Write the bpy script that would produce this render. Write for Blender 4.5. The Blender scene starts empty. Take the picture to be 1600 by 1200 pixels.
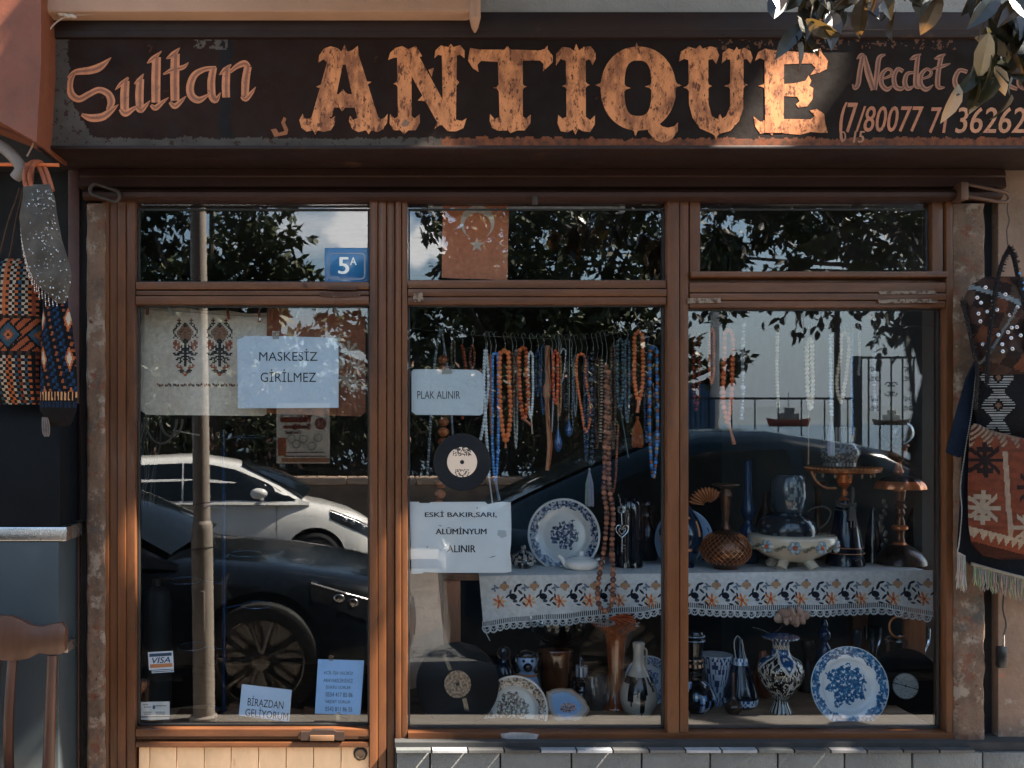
import bpy, bmesh, math, random
from mathutils import Vector, Matrix, noise, Euler
rnd = random.Random(7)
SC = bpy.context.scene
COL = SC.collection
PI = math.pi
# ------------------------------------------------------------------ camera, sky, sun, exposure
FPX, CX, HY, XC, HZ, DIST = 1584.0, 602.0, 660.0, -0.45, 1.6, 3.6   # photo pixels per metre at 1 m, vanishing point, eye
cam = bpy.data.cameras.new('camera')
cam.sensor_width = 36.0
cam.lens = 36.0 * FPX / 1600
cam.shift_x = (800 - CX) / 1600
cam.shift_y = (HY - 600) / 1600
cam.clip_start, cam.clip_end = 0.05, 9000
cam_o = bpy.data.objects.new('camera', cam)
COL.objects.link(cam_o)
cam_o.location = (XC, -DIST, HZ)
cam_o.rotation_euler = (PI / 2, 0, 0)
SC.camera = cam_o
SUN = Vector((0.62, -0.18, 0.757)).normalized()
w = bpy.data.worlds.new('World')
SC.world = w
w.use_nodes = True
wn, wl = w.node_tree.nodes, w.node_tree.links
wn.clear()
wo = wn.new('ShaderNodeOutputWorld')
bg = wn.new('ShaderNodeBackground')
bg.inputs['Strength'].default_value = 0.065
sky = wn.new('ShaderNodeTexSky')
sky.sky_type = 'NISHITA'
sky.sun_disc = False
sky.sun_elevation = math.asin(SUN.z)
sky.sun_rotation = math.atan2(SUN.x, SUN.y)
sky.dust_density = 0.3
sky.ozone_density = 2.5
tc = wn.new('ShaderNodeTexCoord')
cn = wn.new('ShaderNodeTexNoise')
cn.inputs['Scale'].default_value = 3.1
cn.inputs['Detail'].default_value = 9
cn.inputs['Roughness'].default_value = 0.55
cmap = wn.new('ShaderNodeMapping')
cmap.inputs['Location'].default_value = (0.15, 0.4, 0.1)
cmap.inputs['Scale'].default_value = (1, 1, 2.2)
cr = wn.new('ShaderNodeValToRGB')
cr.color_ramp.elements[0].position, cr.color_ramp.elements[1].position = 0.60, 0.74
cm = wn.new('ShaderNodeMix')
cm.data_type = 'RGBA'
cm.inputs['B'].default_value = (9.5, 9.2, 8.9, 1)
wl.new(tc.outputs['Generated'], cmap.inputs['Vector'])
wl.new(cmap.outputs['Vector'], cn.inputs['Vector'])
wl.new(cn.outputs['Fac'], cr.inputs['Fac'])
cdir = lambda px, py: Vector(((px - CX) / FPX, -1, (HY - py) / FPX)).normalized()
wn2 = wn.new('ShaderNodeTexNoise'); wn2.inputs['Scale'].default_value = 16; wn2.inputs['Detail'].default_value = 7
wl.new(tc.outputs['Generated'], wn2.inputs['Vector'])
def vmath(op, a, b):
    v = wn.new('ShaderNodeVectorMath'); v.operation = op
    for i_, q in enumerate((a, b)):
        if isinstance(q, tuple): v.inputs[i_].default_value = q
        else: wl.new(q, v.inputs[i_])
    return v
dist = vmath('ADD', tc.outputs['Generated'], vmath('MULTIPLY', vmath('SUBTRACT', wn2.outputs['Color'], (.5, .5, .5)).outputs[0], (.11, .11, .11)).outputs[0])
fac = cr.outputs['Color']
for (px_, py_, r_) in ((562, 352, .034), (548, 415, .030), (655, 395, .026)):   # cumulus low over the sea
    dn = vmath('DISTANCE', dist.outputs[0], tuple(cdir(px_, py_)))
    mr_ = wn.new('ShaderNodeMapRange'); mr_.interpolation_type = 'SMOOTHSTEP'
    mr_.inputs['From Min'].default_value, mr_.inputs['From Max'].default_value = r_, r_ * .55
    wl.new(dn.outputs['Value'], mr_.inputs['Value'])
    mx_ = wn.new('ShaderNodeMath'); mx_.operation = 'MAXIMUM'; wl.new(fac, mx_.inputs[0]); wl.new(mr_.outputs['Result'], mx_.inputs[1]); fac = mx_.outputs[0]
wl.new(fac, cm.inputs['Factor'])
st_ = wn.new('ShaderNodeMix'); st_.data_type = 'RGBA'; st_.blend_type = 'MULTIPLY'; st_.inputs['Factor'].default_value = 1; st_.inputs['B'].default_value = (1.07, .98, .85, 1)
wl.new(sky.outputs['Color'], st_.inputs['A']); sx_ = wn.new('ShaderNodeSeparateXYZ'); wl.new(tc.outputs['Generated'], sx_.inputs[0])
hz_ = wn.new('ShaderNodeMapRange'); hz_.interpolation_type = 'SMOOTHSTEP'
hz_.inputs['From Min'].default_value, hz_.inputs['From Max'].default_value = .20, .02
hz_.inputs['To Max'].default_value = .9
wl.new(sx_.outputs['Z'], hz_.inputs['Value'])
hb_ = wn.new('ShaderNodeMix'); hb_.data_type = 'RGBA'; hb_.inputs['B'].default_value = (2.7, 3.2, 3.7, 1)      # grey blue sea haze along the horizon
wl.new(hz_.outputs['Result'], hb_.inputs['Factor']); wl.new(st_.outputs['Result'], hb_.inputs['A']); wl.new(hb_.outputs['Result'], cm.inputs['A'])
wl.new(cm.outputs['Result'], bg.inputs['Color'])
wl.new(bg.outputs['Background'], wo.inputs['Surface'])
sl = bpy.data.lights.new('sun', 'SUN')
sl.energy = 5.0
sl.angle = math.radians(0.55)
sl.color = (1.0, 0.90, 0.76)
so = bpy.data.objects.new('sun', sl)
COL.objects.link(so)
so.location = (8, -5, 12)
so.rotation_euler = SUN.to_track_quat('Z', 'Y').to_euler()
vs = SC.view_settings
SC.display_settings.display_device = 'sRGB'
vs.view_transform, vs.look, vs.gamma, vs.use_curve_mapping = 'Standard', 'None', 1.0, False
vs.exposure = 3.1
SC.cycles.max_bounces = 8
SC.cycles.transparent_max_bounces = 24
SC.cycles.sample_clamp_indirect = 6.0

# ------------------------------------------------------------------ helpers
def S(Y): return FPX / (DIST + Y)                   # photo pixels per metre at depth Y
def P(px, py, Y=0.0):                               # a point of the place from its place in the photo and its depth
    s = (DIST + Y) / FPX
    return Vector((XC + (px - CX) * s, Y, HZ - (py - HY) * s))
def Rf(px, py, d):                                  # a point in the street, d metres before the glass, from its mirror image
    v = P(px, py, d)
    return Vector((v.x, -d, v.z))
def L(r, g, b):                                     # 8 bit sRGB to linear
    return tuple(((c / 255) / 12.92 if c / 255 <= .04045 else ((c / 255 + .055) / 1.055) ** 2.4) for c in (r, g, b))
def nz(x, y, z=0.0): return noise.noise(Vector((x, y, z)))
def lerp(a, b, t): return a + (b - a) * t
def mixc(a, b, t): return tuple(lerp(a[i], b[i], t) for i in range(3))
def interp(tab, x):
    if x <= tab[0][0]: return tab[0][1:]
    for a, b in zip(tab, tab[1:]):
        if x <= b[0]:
            t = (x - a[0]) / max(1e-9, b[0] - a[0])
            return tuple(lerp(p, q, t) for p, q in zip(a[1:], b[1:]))
    return tab[-1][1:]

MATS = {}
def M(name, col=(1, 1, 1), rough=.6, metal=0.0, var=.25, vs=6.0, bump=0.0, bs=60.0, attr=False, stain=None, st=(.55, .68), ss=9.0,
      coat=0.0, spec=.5, stretch=(1, 1, 1), world=False, detail=6, trans=0.0, ior=1.45, rvar=.15, gain=1.0):
    """principled surface with mottled colour, an optional second colour in patches, uneven gloss and fine relief"""
    if name in MATS: return MATS[name]
    m = bpy.data.materials.new(name)
    m.use_nodes = True
    n, l = m.node_tree.nodes, m.node_tree.links
    b = n['Principled BSDF']
    b.inputs['Roughness'].default_value = rough
    b.inputs['Metallic'].default_value = metal
    b.inputs['Specular IOR Level'].default_value = spec
    b.inputs['Coat Weight'].default_value = coat
    b.inputs['Coat Roughness'].default_value = .06
    b.inputs['IOR'].default_value = ior
    if trans: b.inputs['Transmission Weight'].default_value = trans
    if world:
        g = n.new('ShaderNodeNewGeometry'); src = g.outputs['Position']
    else:
        g = n.new('ShaderNodeTexCoord'); src = g.outputs['Object']
    mp = n.new('ShaderNodeMapping'); mp.inputs['Scale'].default_value = stretch
    l.new(src, mp.inputs['Vector'])
    def tex(scale, d=detail):
        t = n.new('ShaderNodeTexNoise'); t.inputs['Scale'].default_value = scale; t.inputs['Detail'].default_value = d
        t.inputs['Roughness'].default_value = .65
        l.new(mp.outputs['Vector'], t.inputs['Vector']); return t
    t1 = tex(vs)
    mr = n.new('ShaderNodeMapRange')
    mr.inputs['From Min'].default_value, mr.inputs['From Max'].default_value = .28, .72
    mr.inputs['To Min'].default_value, mr.inputs['To Max'].default_value = gain * (1 - var), gain * (1 + var)
    l.new(t1.outputs['Fac'], mr.inputs['Value'])
    mu = n.new('ShaderNodeMix'); mu.data_type = 'RGBA'; mu.blend_type = 'MULTIPLY'; mu.inputs['Factor'].default_value = 1
    if attr:
        a = n.new('ShaderNodeAttribute'); a.attribute_name = 'Col'; l.new(a.outputs['Color'], mu.inputs['A'])
    else:
        mu.inputs['A'].default_value = (*col, 1)
    l.new(mr.outputs['Result'], mu.inputs['B'])
    out = mu.outputs['Result']
    for sc_, th, rr in (stain if isinstance(stain, list) else [(stain, st, ss)] if stain else []):
        t2 = tex(rr, 8)
        r2 = n.new('ShaderNodeMapRange')
        r2.inputs['From Min'].default_value, r2.inputs['From Max'].default_value = th
        l.new(t2.outputs['Fac'], r2.inputs['Value'])
        m2 = n.new('ShaderNodeMix'); m2.data_type = 'RGBA'; m2.inputs['B'].default_value = (*sc_, 1)
        l.new(r2.outputs['Result'], m2.inputs['Factor']); l.new(out, m2.inputs['A'])
        out = m2.outputs['Result']
    l.new(out, b.inputs['Base Color'])
    if rvar:
        r3 = n.new('ShaderNodeMapRange')
        r3.inputs['From Min'].default_value, r3.inputs['From Max'].default_value = .3, .7
        r3.inputs['To Min'].default_value, r3.inputs['To Max'].default_value = max(.02, rough * (1 - rvar)), min(1, rough * (1 + rvar))
        t3 = tex(vs * 2.3, 4)
        l.new(t3.outputs['Fac'], r3.inputs['Value']); l.new(r3.outputs['Result'], b.inputs['Roughness'])
    if bump:
        tb = tex(bs, 5)
        bp = n.new('ShaderNodeBump'); bp.inputs['Strength'].default_value = bump; bp.inputs['Distance'].default_value = .01
        l.new(tb.outputs['Fac'], bp.inputs['Height']); l.new(bp.outputs['Normal'], b.inputs['Normal'])
    MATS[name] = m
    return m

def glass_mat(name, refl, tint, rough=0.0, fres=.5):
    """a pane: looks through to what is behind and mirrors what is before it"""
    if name in MATS: return MATS[name]
    m = bpy.data.materials.new(name); m.use_nodes = True
    n, l = m.node_tree.nodes, m.node_tree.links
    n.clear()
    o = n.new('ShaderNodeOutputMaterial'); mx = n.new('ShaderNodeMixShader'); t = n.new('ShaderNodeBsdfTransparent'); g = n.new('ShaderNodeBsdfGlossy')
    t.inputs['Color'].default_value = (*tint, 1); g.inputs['Roughness'].default_value = rough; g.inputs['Color'].default_value = (.95, .97, 1, 1)
    lw = n.new('ShaderNodeLayerWeight'); lw.inputs['Blend'].default_value = .25
    mr = n.new('ShaderNodeMapRange'); mr.inputs['To Min'].default_value = refl; mr.inputs['To Max'].default_value = 1.0
    mr.inputs['From Min'].default_value = .05
    l.new(lw.outputs['Fresnel'], mr.inputs['Value']); l.new(mr.outputs['Result'], mx.inputs['Fac'])
    l.new(t.outputs[0], mx.inputs[1]); l.new(g.outputs[0], mx.inputs[2]); l.new(mx.outputs[0], o.inputs['Surface'])
    MATS[name] = m
    return m

class MB:
    """collects shapes into one mesh; every face carries its colour and material slot"""
    def __init__(s): s.v, s.f, s.c, s.m = [], [], [], []
    def add(s, vs_, fs, col=(1, 1, 1), m=0):
        o = len(s.v); s.v += [tuple(p) for p in vs_]
        for i, f in enumerate(fs):
            s.f.append([o + k for k in f]); s.c.append(col[i] if isinstance(col, list) else col); s.m.append(m)
    def box(s, x0, x1, y0, y1, z0, z1, col=(1, 1, 1), m=0, bev=0.0, rot=None):
        bm = bmesh.new(); bmesh.ops.create_cube(bm, size=1)
        for v in bm.verts:
            v.co = Vector((lerp(x0, x1, v.co.x + .5), lerp(y0, y1, v.co.y + .5), lerp(z0, z1, v.co.z + .5)))
        if bev: bmesh.ops.bevel(bm, geom=bm.edges[:], offset=bev, segments=2, profile=.5, affect='EDGES')
        if rot: bmesh.ops.rotate(bm, verts=bm.verts[:], cent=((x0 + x1) / 2, (y0 + y1) / 2, (z0 + z1) / 2), matrix=Euler(rot).to_matrix())
        bm.verts.index_update()
        s.add([v.co for v in bm.verts], [[v.index for v in f.verts] for f in bm.faces], col, m); bm.free()
    def grid(s, nu, nv, fn, colfn=None, m=0, wu=False, wv=False):
        """fn(u, v) with u, v in 0..1 gives the point; colfn(u, v) at the face's middle"""
        cu, cv = (nu if wu else nu + 1), (nv if wv else nv + 1)
        vs_ = [fn(i / nu, j / nv) for j in range(cv) for i in range(cu)]
        fs, cs = [], []
        for j in range(nv):
            for i in range(nu):
                a, b_, c, d = j * cu + i, j * cu + (i + 1) % cu, ((j + 1) % cv) * cu + (i + 1) % cu, ((j + 1) % cv) * cu + i
                fs.append([a, b_, c, d]); cs.append(colfn((i + .5) / nu, (j + .5) / nv) if colfn else (1, 1, 1))
        s.add(vs_, fs, cs, m)
    def lathe(s, c, prof, n=28, col=(1, 1, 1), m=0, cap=True, axis=None, wob=None):
        """prof: (radius, height) from the bottom; col: colour or f(theta, t, r, h)"""
        o = len(s.v); k = len(prof); mt = axis or Matrix.Identity(3)
        for (r, h) in prof:
            for i in range(n):
                th = 2 * PI * i / n
                rr = r * (wob(th, h) if wob else 1)
                p = mt @ Vector((rr * math.cos(th), rr * math.sin(th), h))
                s.v.append((c[0] + p.x, c[1] + p.y, c[2] + p.z))
        for j in range(k - 1):
            for i in range(n):
                s.f.append([o + j * n + i, o + j * n + (i + 1) % n, o + (j + 1) * n + (i + 1) % n, o + (j + 1) * n + i])
                s.c.append(col(2 * PI * (i + .5) / n, (j + .5) / (k - 1), (prof[j][0] + prof[j + 1][0]) / 2, (prof[j][1] + prof[j + 1][1]) / 2) if callable(col) else col)
                s.m.append(m)
        if cap:
            for j in (0, k - 1):
                if prof[j][0] > 1e-4:
                    f = [o + j * n + i for i in range(n)]
                    s.f.append(f if j else f[::-1]); s.c.append(col(0, j / max(1, k - 1), 0, prof[j][1]) if callable(col) else col); s.m.append(m)
    def tube(s, pts, r, n=8, col=(1, 1, 1), m=0, cap=True):
        pts = [Vector(p) for p in pts]; o = len(s.v); k = len(pts)
        up = None
        for i, p in enumerate(pts):
            t = (pts[min(i + 1, k - 1)] - pts[max(i - 1, 0)])
            t = t.normalized() if t.length > 1e-9 else Vector((0, 0, 1))
            if up is None: up = t.orthogonal().normalized()
            a = (up - t * up.dot(t)); a = a.normalized() if a.length > 1e-6 else t.orthogonal().normalized()
            up = a; b_ = t.cross(a); rr = r[i] if isinstance(r, (list, tuple)) else r
            for j in range(n):
                th = 2 * PI * j / n
                s.v.append(tuple(p + a * (rr * math.cos(th)) + b_ * (rr * math.sin(th))))
        for i in range(k - 1):
            for j in range(n):
                s.f.append([o + i * n + j, o + i * n + (j + 1) % n, o + (i + 1) * n + (j + 1) % n, o + (i + 1) * n + j]); s.c.append(col); s.m.append(m)
        if cap:
            s.f.append([o + j for j in range(n)][::-1]); s.c.append(col); s.m.append(m)
            s.f.append([o + (k - 1) * n + j for j in range(n)]); s.c.append(col); s.m.append(m)
    def ball(s, c, r, sc=(1, 1, 1), n=8, k=6, col=(1, 1, 1), m=0, rot=None):
        mt = Euler(rot).to_matrix() if rot else Matrix.Identity(3)
        prof = [(r * math.sin(PI * j / k), -r * math.cos(PI * j / k)) for j in range(k + 1)]
        prof[0] = (r * .02, -r); prof[-1] = (r * .02, r)
        s.lathe(c, prof, n, col, m, True, mt @ Matrix.Diagonal(sc))
    def poly(s, pts, col=(1, 1, 1), m=0): s.add(pts, [list(range(len(pts)))], col, m)
    def prism(s, pp, Y, th, col=(1, 1, 1), m=0):
        """outline in photo pixels, front face at depth Y, going th deeper; pixels measured at the front face"""
        a = [P(x, y, Y) for x, y in pp]
        area = sum(p.x * q.z - q.x * p.z for p, q in zip(a, a[1:] + a[:1]))
        if area < 0: a.reverse()
        k = len(a); b_ = [p + Vector((0, th, 0)) for p in a]
        s.add(a + b_, [list(range(k)), list(range(2 * k - 1, k - 1, -1))] + [[i, i + k, (i + 1) % k + k, (i + 1) % k] for i in range(k)], col, m)
    def text(s, txt, box, Y, col=(.01, .01, .01), m=0, rot=0, cen=None, th=.0004, bold=0.0, shear=0.0, flip=False):
        """lettering stretched into the pixel box (x0, y0, x1, y1) on the plane Y"""
        cu = bpy.data.curves.new('t', 'FONT'); cu.body = txt; cu.extrude = .0; cu.shear = shear; cu.resolution_u = 3
        ob = bpy.data.objects.new('t', cu)
        me = bpy.data.meshes.new_from_object(ob)
        xs = [v.co.x for v in me.vertices]; ys = [v.co.y for v in me.vertices]
        if xs:
            x0, x1, y0, y1 = min(xs), max(xs), min(ys), max(ys)
            pts = []
            for v in me.vertices:
                px = lerp(box[0], box[2], (v.co.x - x0) / (x1 - x0)); py = lerp(box[3], box[1], (v.co.y - y0) / (y1 - y0))
                if rot:
                    cx, cy = cen or ((box[0] + box[2]) / 2, (box[1] + box[3]) / 2)
                    dx, dy = px - cx, py - cy
                    px, py = cx + dx * math.cos(rot) - dy * math.sin(rot), cy + dx * math.sin(rot) + dy * math.cos(rot)
                pts.append(P(px, py, Y))
            fs = [list(p.vertices) for p in me.polygons]
            s.add(pts, fs, col, m)
            if bold:
                k_ = bold * abs(box[3] - box[1]) / S(Y)
                for i_, (dx, dz_) in enumerate(((k_, 0), (-k_, 0), (0, k_ * .5))): s.add([p + Vector((dx, -.00004 * (i_ + 1), dz_)) for p in pts], fs, col, m)
        bpy.data.objects.remove(ob); bpy.data.curves.remove(cu); bpy.data.meshes.remove(me)
    def build(s, name, mats, parent=None, loc=None, local=False, smooth=38, kind=None):
        me = bpy.data.meshes.new(name)
        off = Vector((0, 0, 0))
        if not local:
            if parent is not None: off = ORG[parent.name]
            elif loc is not None: off = Vector(loc)
        me.from_pydata([(x - off.x, y - off.y, z - off.z) for x, y, z in s.v], [], s.f)
        for mm in (mats if isinstance(mats, (list, tuple)) else [mats]): me.materials.append(mm)
        at = me.color_attributes.new('Col', 'FLOAT_COLOR', 'CORNER')
        buf = []
        for f, c in zip(s.f, s.c): buf += [c[0], c[1], c[2], 1.0] * len(f)
        if len(buf) == len(at.data) * 4: at.data.foreach_set('color', buf)
        me.polygons.foreach_set('material_index', s.m)
        if smooth:
            me.polygons.foreach_set('use_smooth', [True] * len(s.f))
            me.update()
            try: me.set_sharp_from_angle(angle=math.radians(smooth))
            except Exception: pass
        me.update()
        o = bpy.data.objects.new(name, me); COL.objects.link(o)
        if parent is not None: o.parent = parent
        elif loc is not None: o.location = loc
        if kind: o['kind'] = kind
        ORG[o.name] = off + (ORG[parent.name] * 0 if parent is not None else Vector((0, 0, 0)))
        return o

ORG = {}
def thing(name, label, cat, loc, group=None, rz=0.0):
    o = bpy.data.objects.new(name, None); COL.objects.link(o)
    o.location = loc; o.rotation_euler = (0, 0, rz); o.empty_display_size = .1
    ORG[o.name] = Vector(loc)
    return tag(o, label, cat, group)
def tag(o, label, cat, group=None):
    o['label'] = label; o['category'] = cat
    if group: o['group'] = group
    return o
def one(mb, name, mats, label, cat, loc, group=None, smooth=38):
    return tag(mb.build(name, mats, None, loc, smooth=smooth), label, cat, group)

def lathe_px(mb, cx, Y, prof, n=28, col=(1, 1, 1), m=0, wob=None, cap=True, base=None):
    """prof: (photo row, half width in pixels), top first, at depth Y"""
    s = S(Y); c = P(cx, prof[-1][0], Y)
    mb.lathe((c.x, c.y, c.z), [(max(.0003, hw / s), (prof[-1][0] - py) / s) for py, hw in reversed(prof)], n, col, m, cap, None, wob)
    return c
def spl(pts, k=6):
    """smooth curve through 2-D or 3-D points"""
    out = []; n = len(pts)
    for i in range(n - 1):
        p0, p1, p2, p3 = pts[max(i - 1, 0)], pts[i], pts[i + 1], pts[min(i + 2, n - 1)]
        for j in range(k):
            t = j / k
            out.append(tuple(.5 * (2 * b + (c - a) * t + (2 * a - 5 * b + 4 * c - d) * t * t + (3 * b - a - 3 * c + d) * t ** 3) for a, b, c, d in zip(p0, p1, p2, p3)))
    out.append(tuple(pts[-1])); return out
def stroke(mb, pts, w, Y, th, col, m=0, k=5):
    """a brush stroke on plane Y: points and widths in pixels"""
    q = spl([(p[0], p[1], w[i] if isinstance(w, (list, tuple)) else w) for i, p in enumerate(pts)], k)
    l, r = [], []
    for i, p in enumerate(q):
        a, b = q[max(i - 1, 0)], q[min(i + 1, len(q) - 1)]
        dx, dy = b[0] - a[0], b[1] - a[1]; d = math.hypot(dx, dy) or 1
        h = max(.3, p[2]) / 2
        l.append(P(p[0] - dy / d * h, p[1] + dx / d * h, Y)); r.append(P(p[0] + dy / d * h, p[1] - dx / d * h, Y))
    k_ = len(l)
    mb.add(l + r, [[i, i + 1, k_ + i + 1, k_ + i] for i in range(k_ - 1)], col, m)
def puff(mb, rows, Y, th, colfn=None, nu=40, nv=40, m=0, wr=.004, base=None, back=True):
    """a soft bag from rows (photo row, left, right): bulging front and back"""
    ys0, ys1 = rows[0][0], rows[-1][0]
    def pt(u, v, sgn):
        py = lerp(ys0, ys1, v); l, r = interp(rows, py)
        e = math.sqrt(max(0, 1 - (2 * u - 1) ** 2)) * min(1, (math.sin(PI * min(1, v * 1.02)) * 1.6) ** .6 if 0 < v < 1 else 0)
        p = P(lerp(l, r, u), py, Y)
        return p + Vector((0, sgn * th * e + wr * e * nz(p.x * 14, p.z * 14, 3), 0))
    mb.grid(nu, nv, lambda u, v: pt(u, v, -1), (lambda u, v: colfn(lerp(*interp(rows, lerp(ys0, ys1, v)), u), lerp(ys0, ys1, v), u, v)) if colfn else None, m)
    if back: mb.grid(max(4, nu // 4), max(4, nv // 4), lambda u, v: pt(1 - u, v, 1), (lambda u, v: colfn(lerp(*interp(rows, lerp(ys0, ys1, v)), 1 - u), lerp(ys0, ys1, v), 1 - u, v)) if colfn else None, m)
def barv(mb, x0, x1, y0, y1, prof, Yb=.03, m=0, col=(1, 1, 1)):
    """an upright frame member: prof = (pixel across, depth) of its moulded face"""
    top = [P(x, y0, 0) for x, _ in prof]; bot = [P(x, y1, 0) for x, _ in prof]
    mould(mb, [Vector((a.x, d, a.z)) for a, (_, d) in zip(top, prof)], [Vector((a.x, d, a.z)) for a, (_, d) in zip(bot, prof)], Yb, m, col)
def barh(mb, x0, x1, prof, Yb=.03, m=0, col=(1, 1, 1)):
    a = [P(x0, y, 0) for y, _ in prof]; b = [P(x1, y, 0) for y, _ in prof]
    mould(mb, [Vector((p.x, d, p.z)) for p, (_, d) in zip(b, prof)], [Vector((p.x, d, p.z)) for p, (_, d) in zip(a, prof)], Yb, m, col)
def mould(mb, a, b, Yb, m, col):
    k = len(a)
    a2 = a + [Vector((a[-1].x, Yb, a[-1].z)), Vector((a[0].x, Yb, a[0].z))]
    b2 = b + [Vector((b[-1].x, Yb, b[-1].z)), Vector((b[0].x, Yb, b[0].z))]
    n = k + 2
    mb.add(a2 + b2, [[i, (i + 1) % n, (i + 1) % n + n, i + n] for i in range(n)] + [list(range(n))[::-1], list(range(n, 2 * n))], col, m)
# ------------------------------------------------------------------ materials
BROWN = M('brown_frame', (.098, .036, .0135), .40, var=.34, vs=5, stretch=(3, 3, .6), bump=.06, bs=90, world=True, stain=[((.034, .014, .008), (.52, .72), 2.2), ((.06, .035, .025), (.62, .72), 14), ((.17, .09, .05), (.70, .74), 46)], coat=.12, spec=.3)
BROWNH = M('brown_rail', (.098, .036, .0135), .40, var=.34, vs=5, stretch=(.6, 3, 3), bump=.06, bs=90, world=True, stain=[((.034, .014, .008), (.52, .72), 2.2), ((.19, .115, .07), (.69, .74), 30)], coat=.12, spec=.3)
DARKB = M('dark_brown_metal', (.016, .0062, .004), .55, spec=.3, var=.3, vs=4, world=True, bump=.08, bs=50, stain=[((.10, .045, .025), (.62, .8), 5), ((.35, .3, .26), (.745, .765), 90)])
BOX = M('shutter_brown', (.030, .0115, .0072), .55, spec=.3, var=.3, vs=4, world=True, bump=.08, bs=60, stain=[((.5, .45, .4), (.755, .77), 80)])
BOARD = M('sign_board_paint', attr=True, gain=.6, rough=.8, spec=.2, var=.3, vs=7, world=True, bump=.10, bs=45, stain=[((.16, .06, .03), (.66, .80), 16)])
PAINT = M('worn_letter_paint', attr=True, gain=.72, rough=.7, spec=.25, var=.22, vs=18, stretch=(1.15, 1, .55), world=True, bump=.05, bs=120, stain=[((.24, .085, .036), (.46, .62), 22), ((.11, .036, .017), (.55, .63), 55), ((.05, .02, .011), (.58, .64), 105)])
PAINT2 = M('thin_letter_paint', attr=True, gain=.74, rough=.6, var=.3, vs=30, world=True, stain=[((.10, .04, .024), (.56, .70), 60)])
STUCCO = M('grey_stucco', (.36, .33, .29), .9, var=.14, vs=3, world=True, bump=.7, bs=70, stain=[((.22, .18, .15), (.6, .8), 2.5)])
SLAB = M('painted_slab', (.33, .185, .115), .8, var=.15, vs=3, world=True, bump=.25, bs=50, stain=[((.25, .15, .1), (.62, .8), 4)])
PLASTER = M('flaked_plaster', (.105, .062, .038), .9, var=.5, vs=9, world=True, bump=1.0, bs=30, stain=[((.20, .15, .11), (.54, .62), 13), ((.11, .038, .018), (.55, .64), 16), ((.05, .045, .04), (.60, .70), 6), ((.30, .27, .23), (.67, .71), 34), ((.04, .015, .009), (.62, .68), 45)])
WALLR = M('old_wall_plaster', (.19, .115, .075), .9, var=.25, vs=6, world=True, bump=.6, bs=30, stain=[((.30, .24, .19), (.56, .66), 8), ((.30, .11, .06), (.63, .70), 14), ((.16, .13, .11), (.68, .76), 5)])
TILE = M('grey_tile', (.105, .106, .099), .35, var=.25, vs=4, world=True, bump=.45, bs=75, stain=[((.09, .085, .08), (.62, .72), 12)])
LEDGE = M('ledge_tile', attr=True, gain=.55, rough=.32, var=.25, vs=8, world=True, bump=.15, bs=70)
CREAM = M('cream_boards', (.74, .47, .26), .5, var=.12, vs=8, world=True, stretch=(2, 1, .7), bump=.08, bs=60, stain=[((.38, .2, .11), (.66, .78), 11), ((.12, .06, .03), (.745, .76), 70)])
BLACKW = M('near_black', (.010, .009, .009), .8, var=.3, world=True)
GROUT = M('grout', (.02, .02, .02), .9, world=True)
STEEL = M('bright_steel', (.55, .55, .55), .28, metal=1, var=.1, bump=.05)
IRON = M('dark_iron', (.05, .035, .028), .5, metal=.6, var=.3, bump=.1)
RUST = M('rusty_orange_metal', (.15, .040, .015), .6, var=.35, vs=5, world=True, bump=.12, bs=40, stain=[((.13, .034, .014), (.52, .72), 5), ((.10, .035, .02), (.66, .75), 16)])
MATTE = M('matte_colour', attr=True, rough=.75, var=.12, vs=40)
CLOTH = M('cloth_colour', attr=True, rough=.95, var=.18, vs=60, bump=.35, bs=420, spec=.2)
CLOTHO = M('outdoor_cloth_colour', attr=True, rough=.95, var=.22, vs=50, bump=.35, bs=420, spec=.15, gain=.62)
GLOSS = M('glazed_colour', attr=True, gain=1.25, rough=.16, var=.10, vs=14, coat=.5)
PAPER = M('paper', attr=True, rough=.7, var=.07, vs=7, world=True, bump=.22, bs=9)
METALC = M('metal_colour', attr=True, gain=1.5, rough=.30, metal=.6, var=.25, vs=16, bump=.05)
BEADM = M('bead_colour', attr=True, rough=.25, var=.3, vs=50, coat=.3)
VINYL = M('black_vinyl', attr=True, rough=.36, var=.1, spec=.2, gain=.6)
WOOD = M('worn_wood', attr=True, gain=.8, rough=.42, var=.32, vs=7, stretch=(5, 5, .8), bump=.1, bs=60, coat=.1)
PANE = glass_mat('window_glass', .057, (.965, .975, .975))
AMBER = glass_mat('amber_glass', .05, (.55, .16, .035), .03)
CLEARG = glass_mat('smoky_glass', .05, (.62, .66, .68), .05)
TAPE = glass_mat('tape', .10, (.85, .83, .78), .25)
WHITE, BLACK = (.75, .75, .73), (.006, .006, .007)

# ------------------------------------------------------------------ setting: street, sea, hills
def sheet(name, mat, x0, x1, yz, kind='structure'):
    mb = MB()
    for (ya, za), (yb, zb) in zip(yz, yz[1:]):
        mb.add([(x0, ya, za), (x1, ya, za), (x1, yb, zb), (x0, yb, zb)], [[3, 2, 1, 0]])
    return mb.build(name, mat, kind=kind, smooth=0)
PAVE = M('paving', (.17, .15, .13), .8, var=.25, vs=3, world=True, bump=.2, bs=20)
ASPH = M('asphalt', (.075, .072, .068), .85, var=.3, vs=2, world=True, bump=.3, bs=60)
SEAM = M('sea_water', (.03, .06, .085), .25, var=.2, vs=.05, world=True, bump=.4, bs=.4)
HILLM = M('far_hills', (.10, .13, .15), .95, var=.2, vs=.004, world=True)
EARTH = M('garden_earth', (.07, .055, .04), .95, var=.3, world=True)
sheet('sea', SEAM, -7000, 7000, [(6, -4.2), (-6000, -4.2)])
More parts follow.
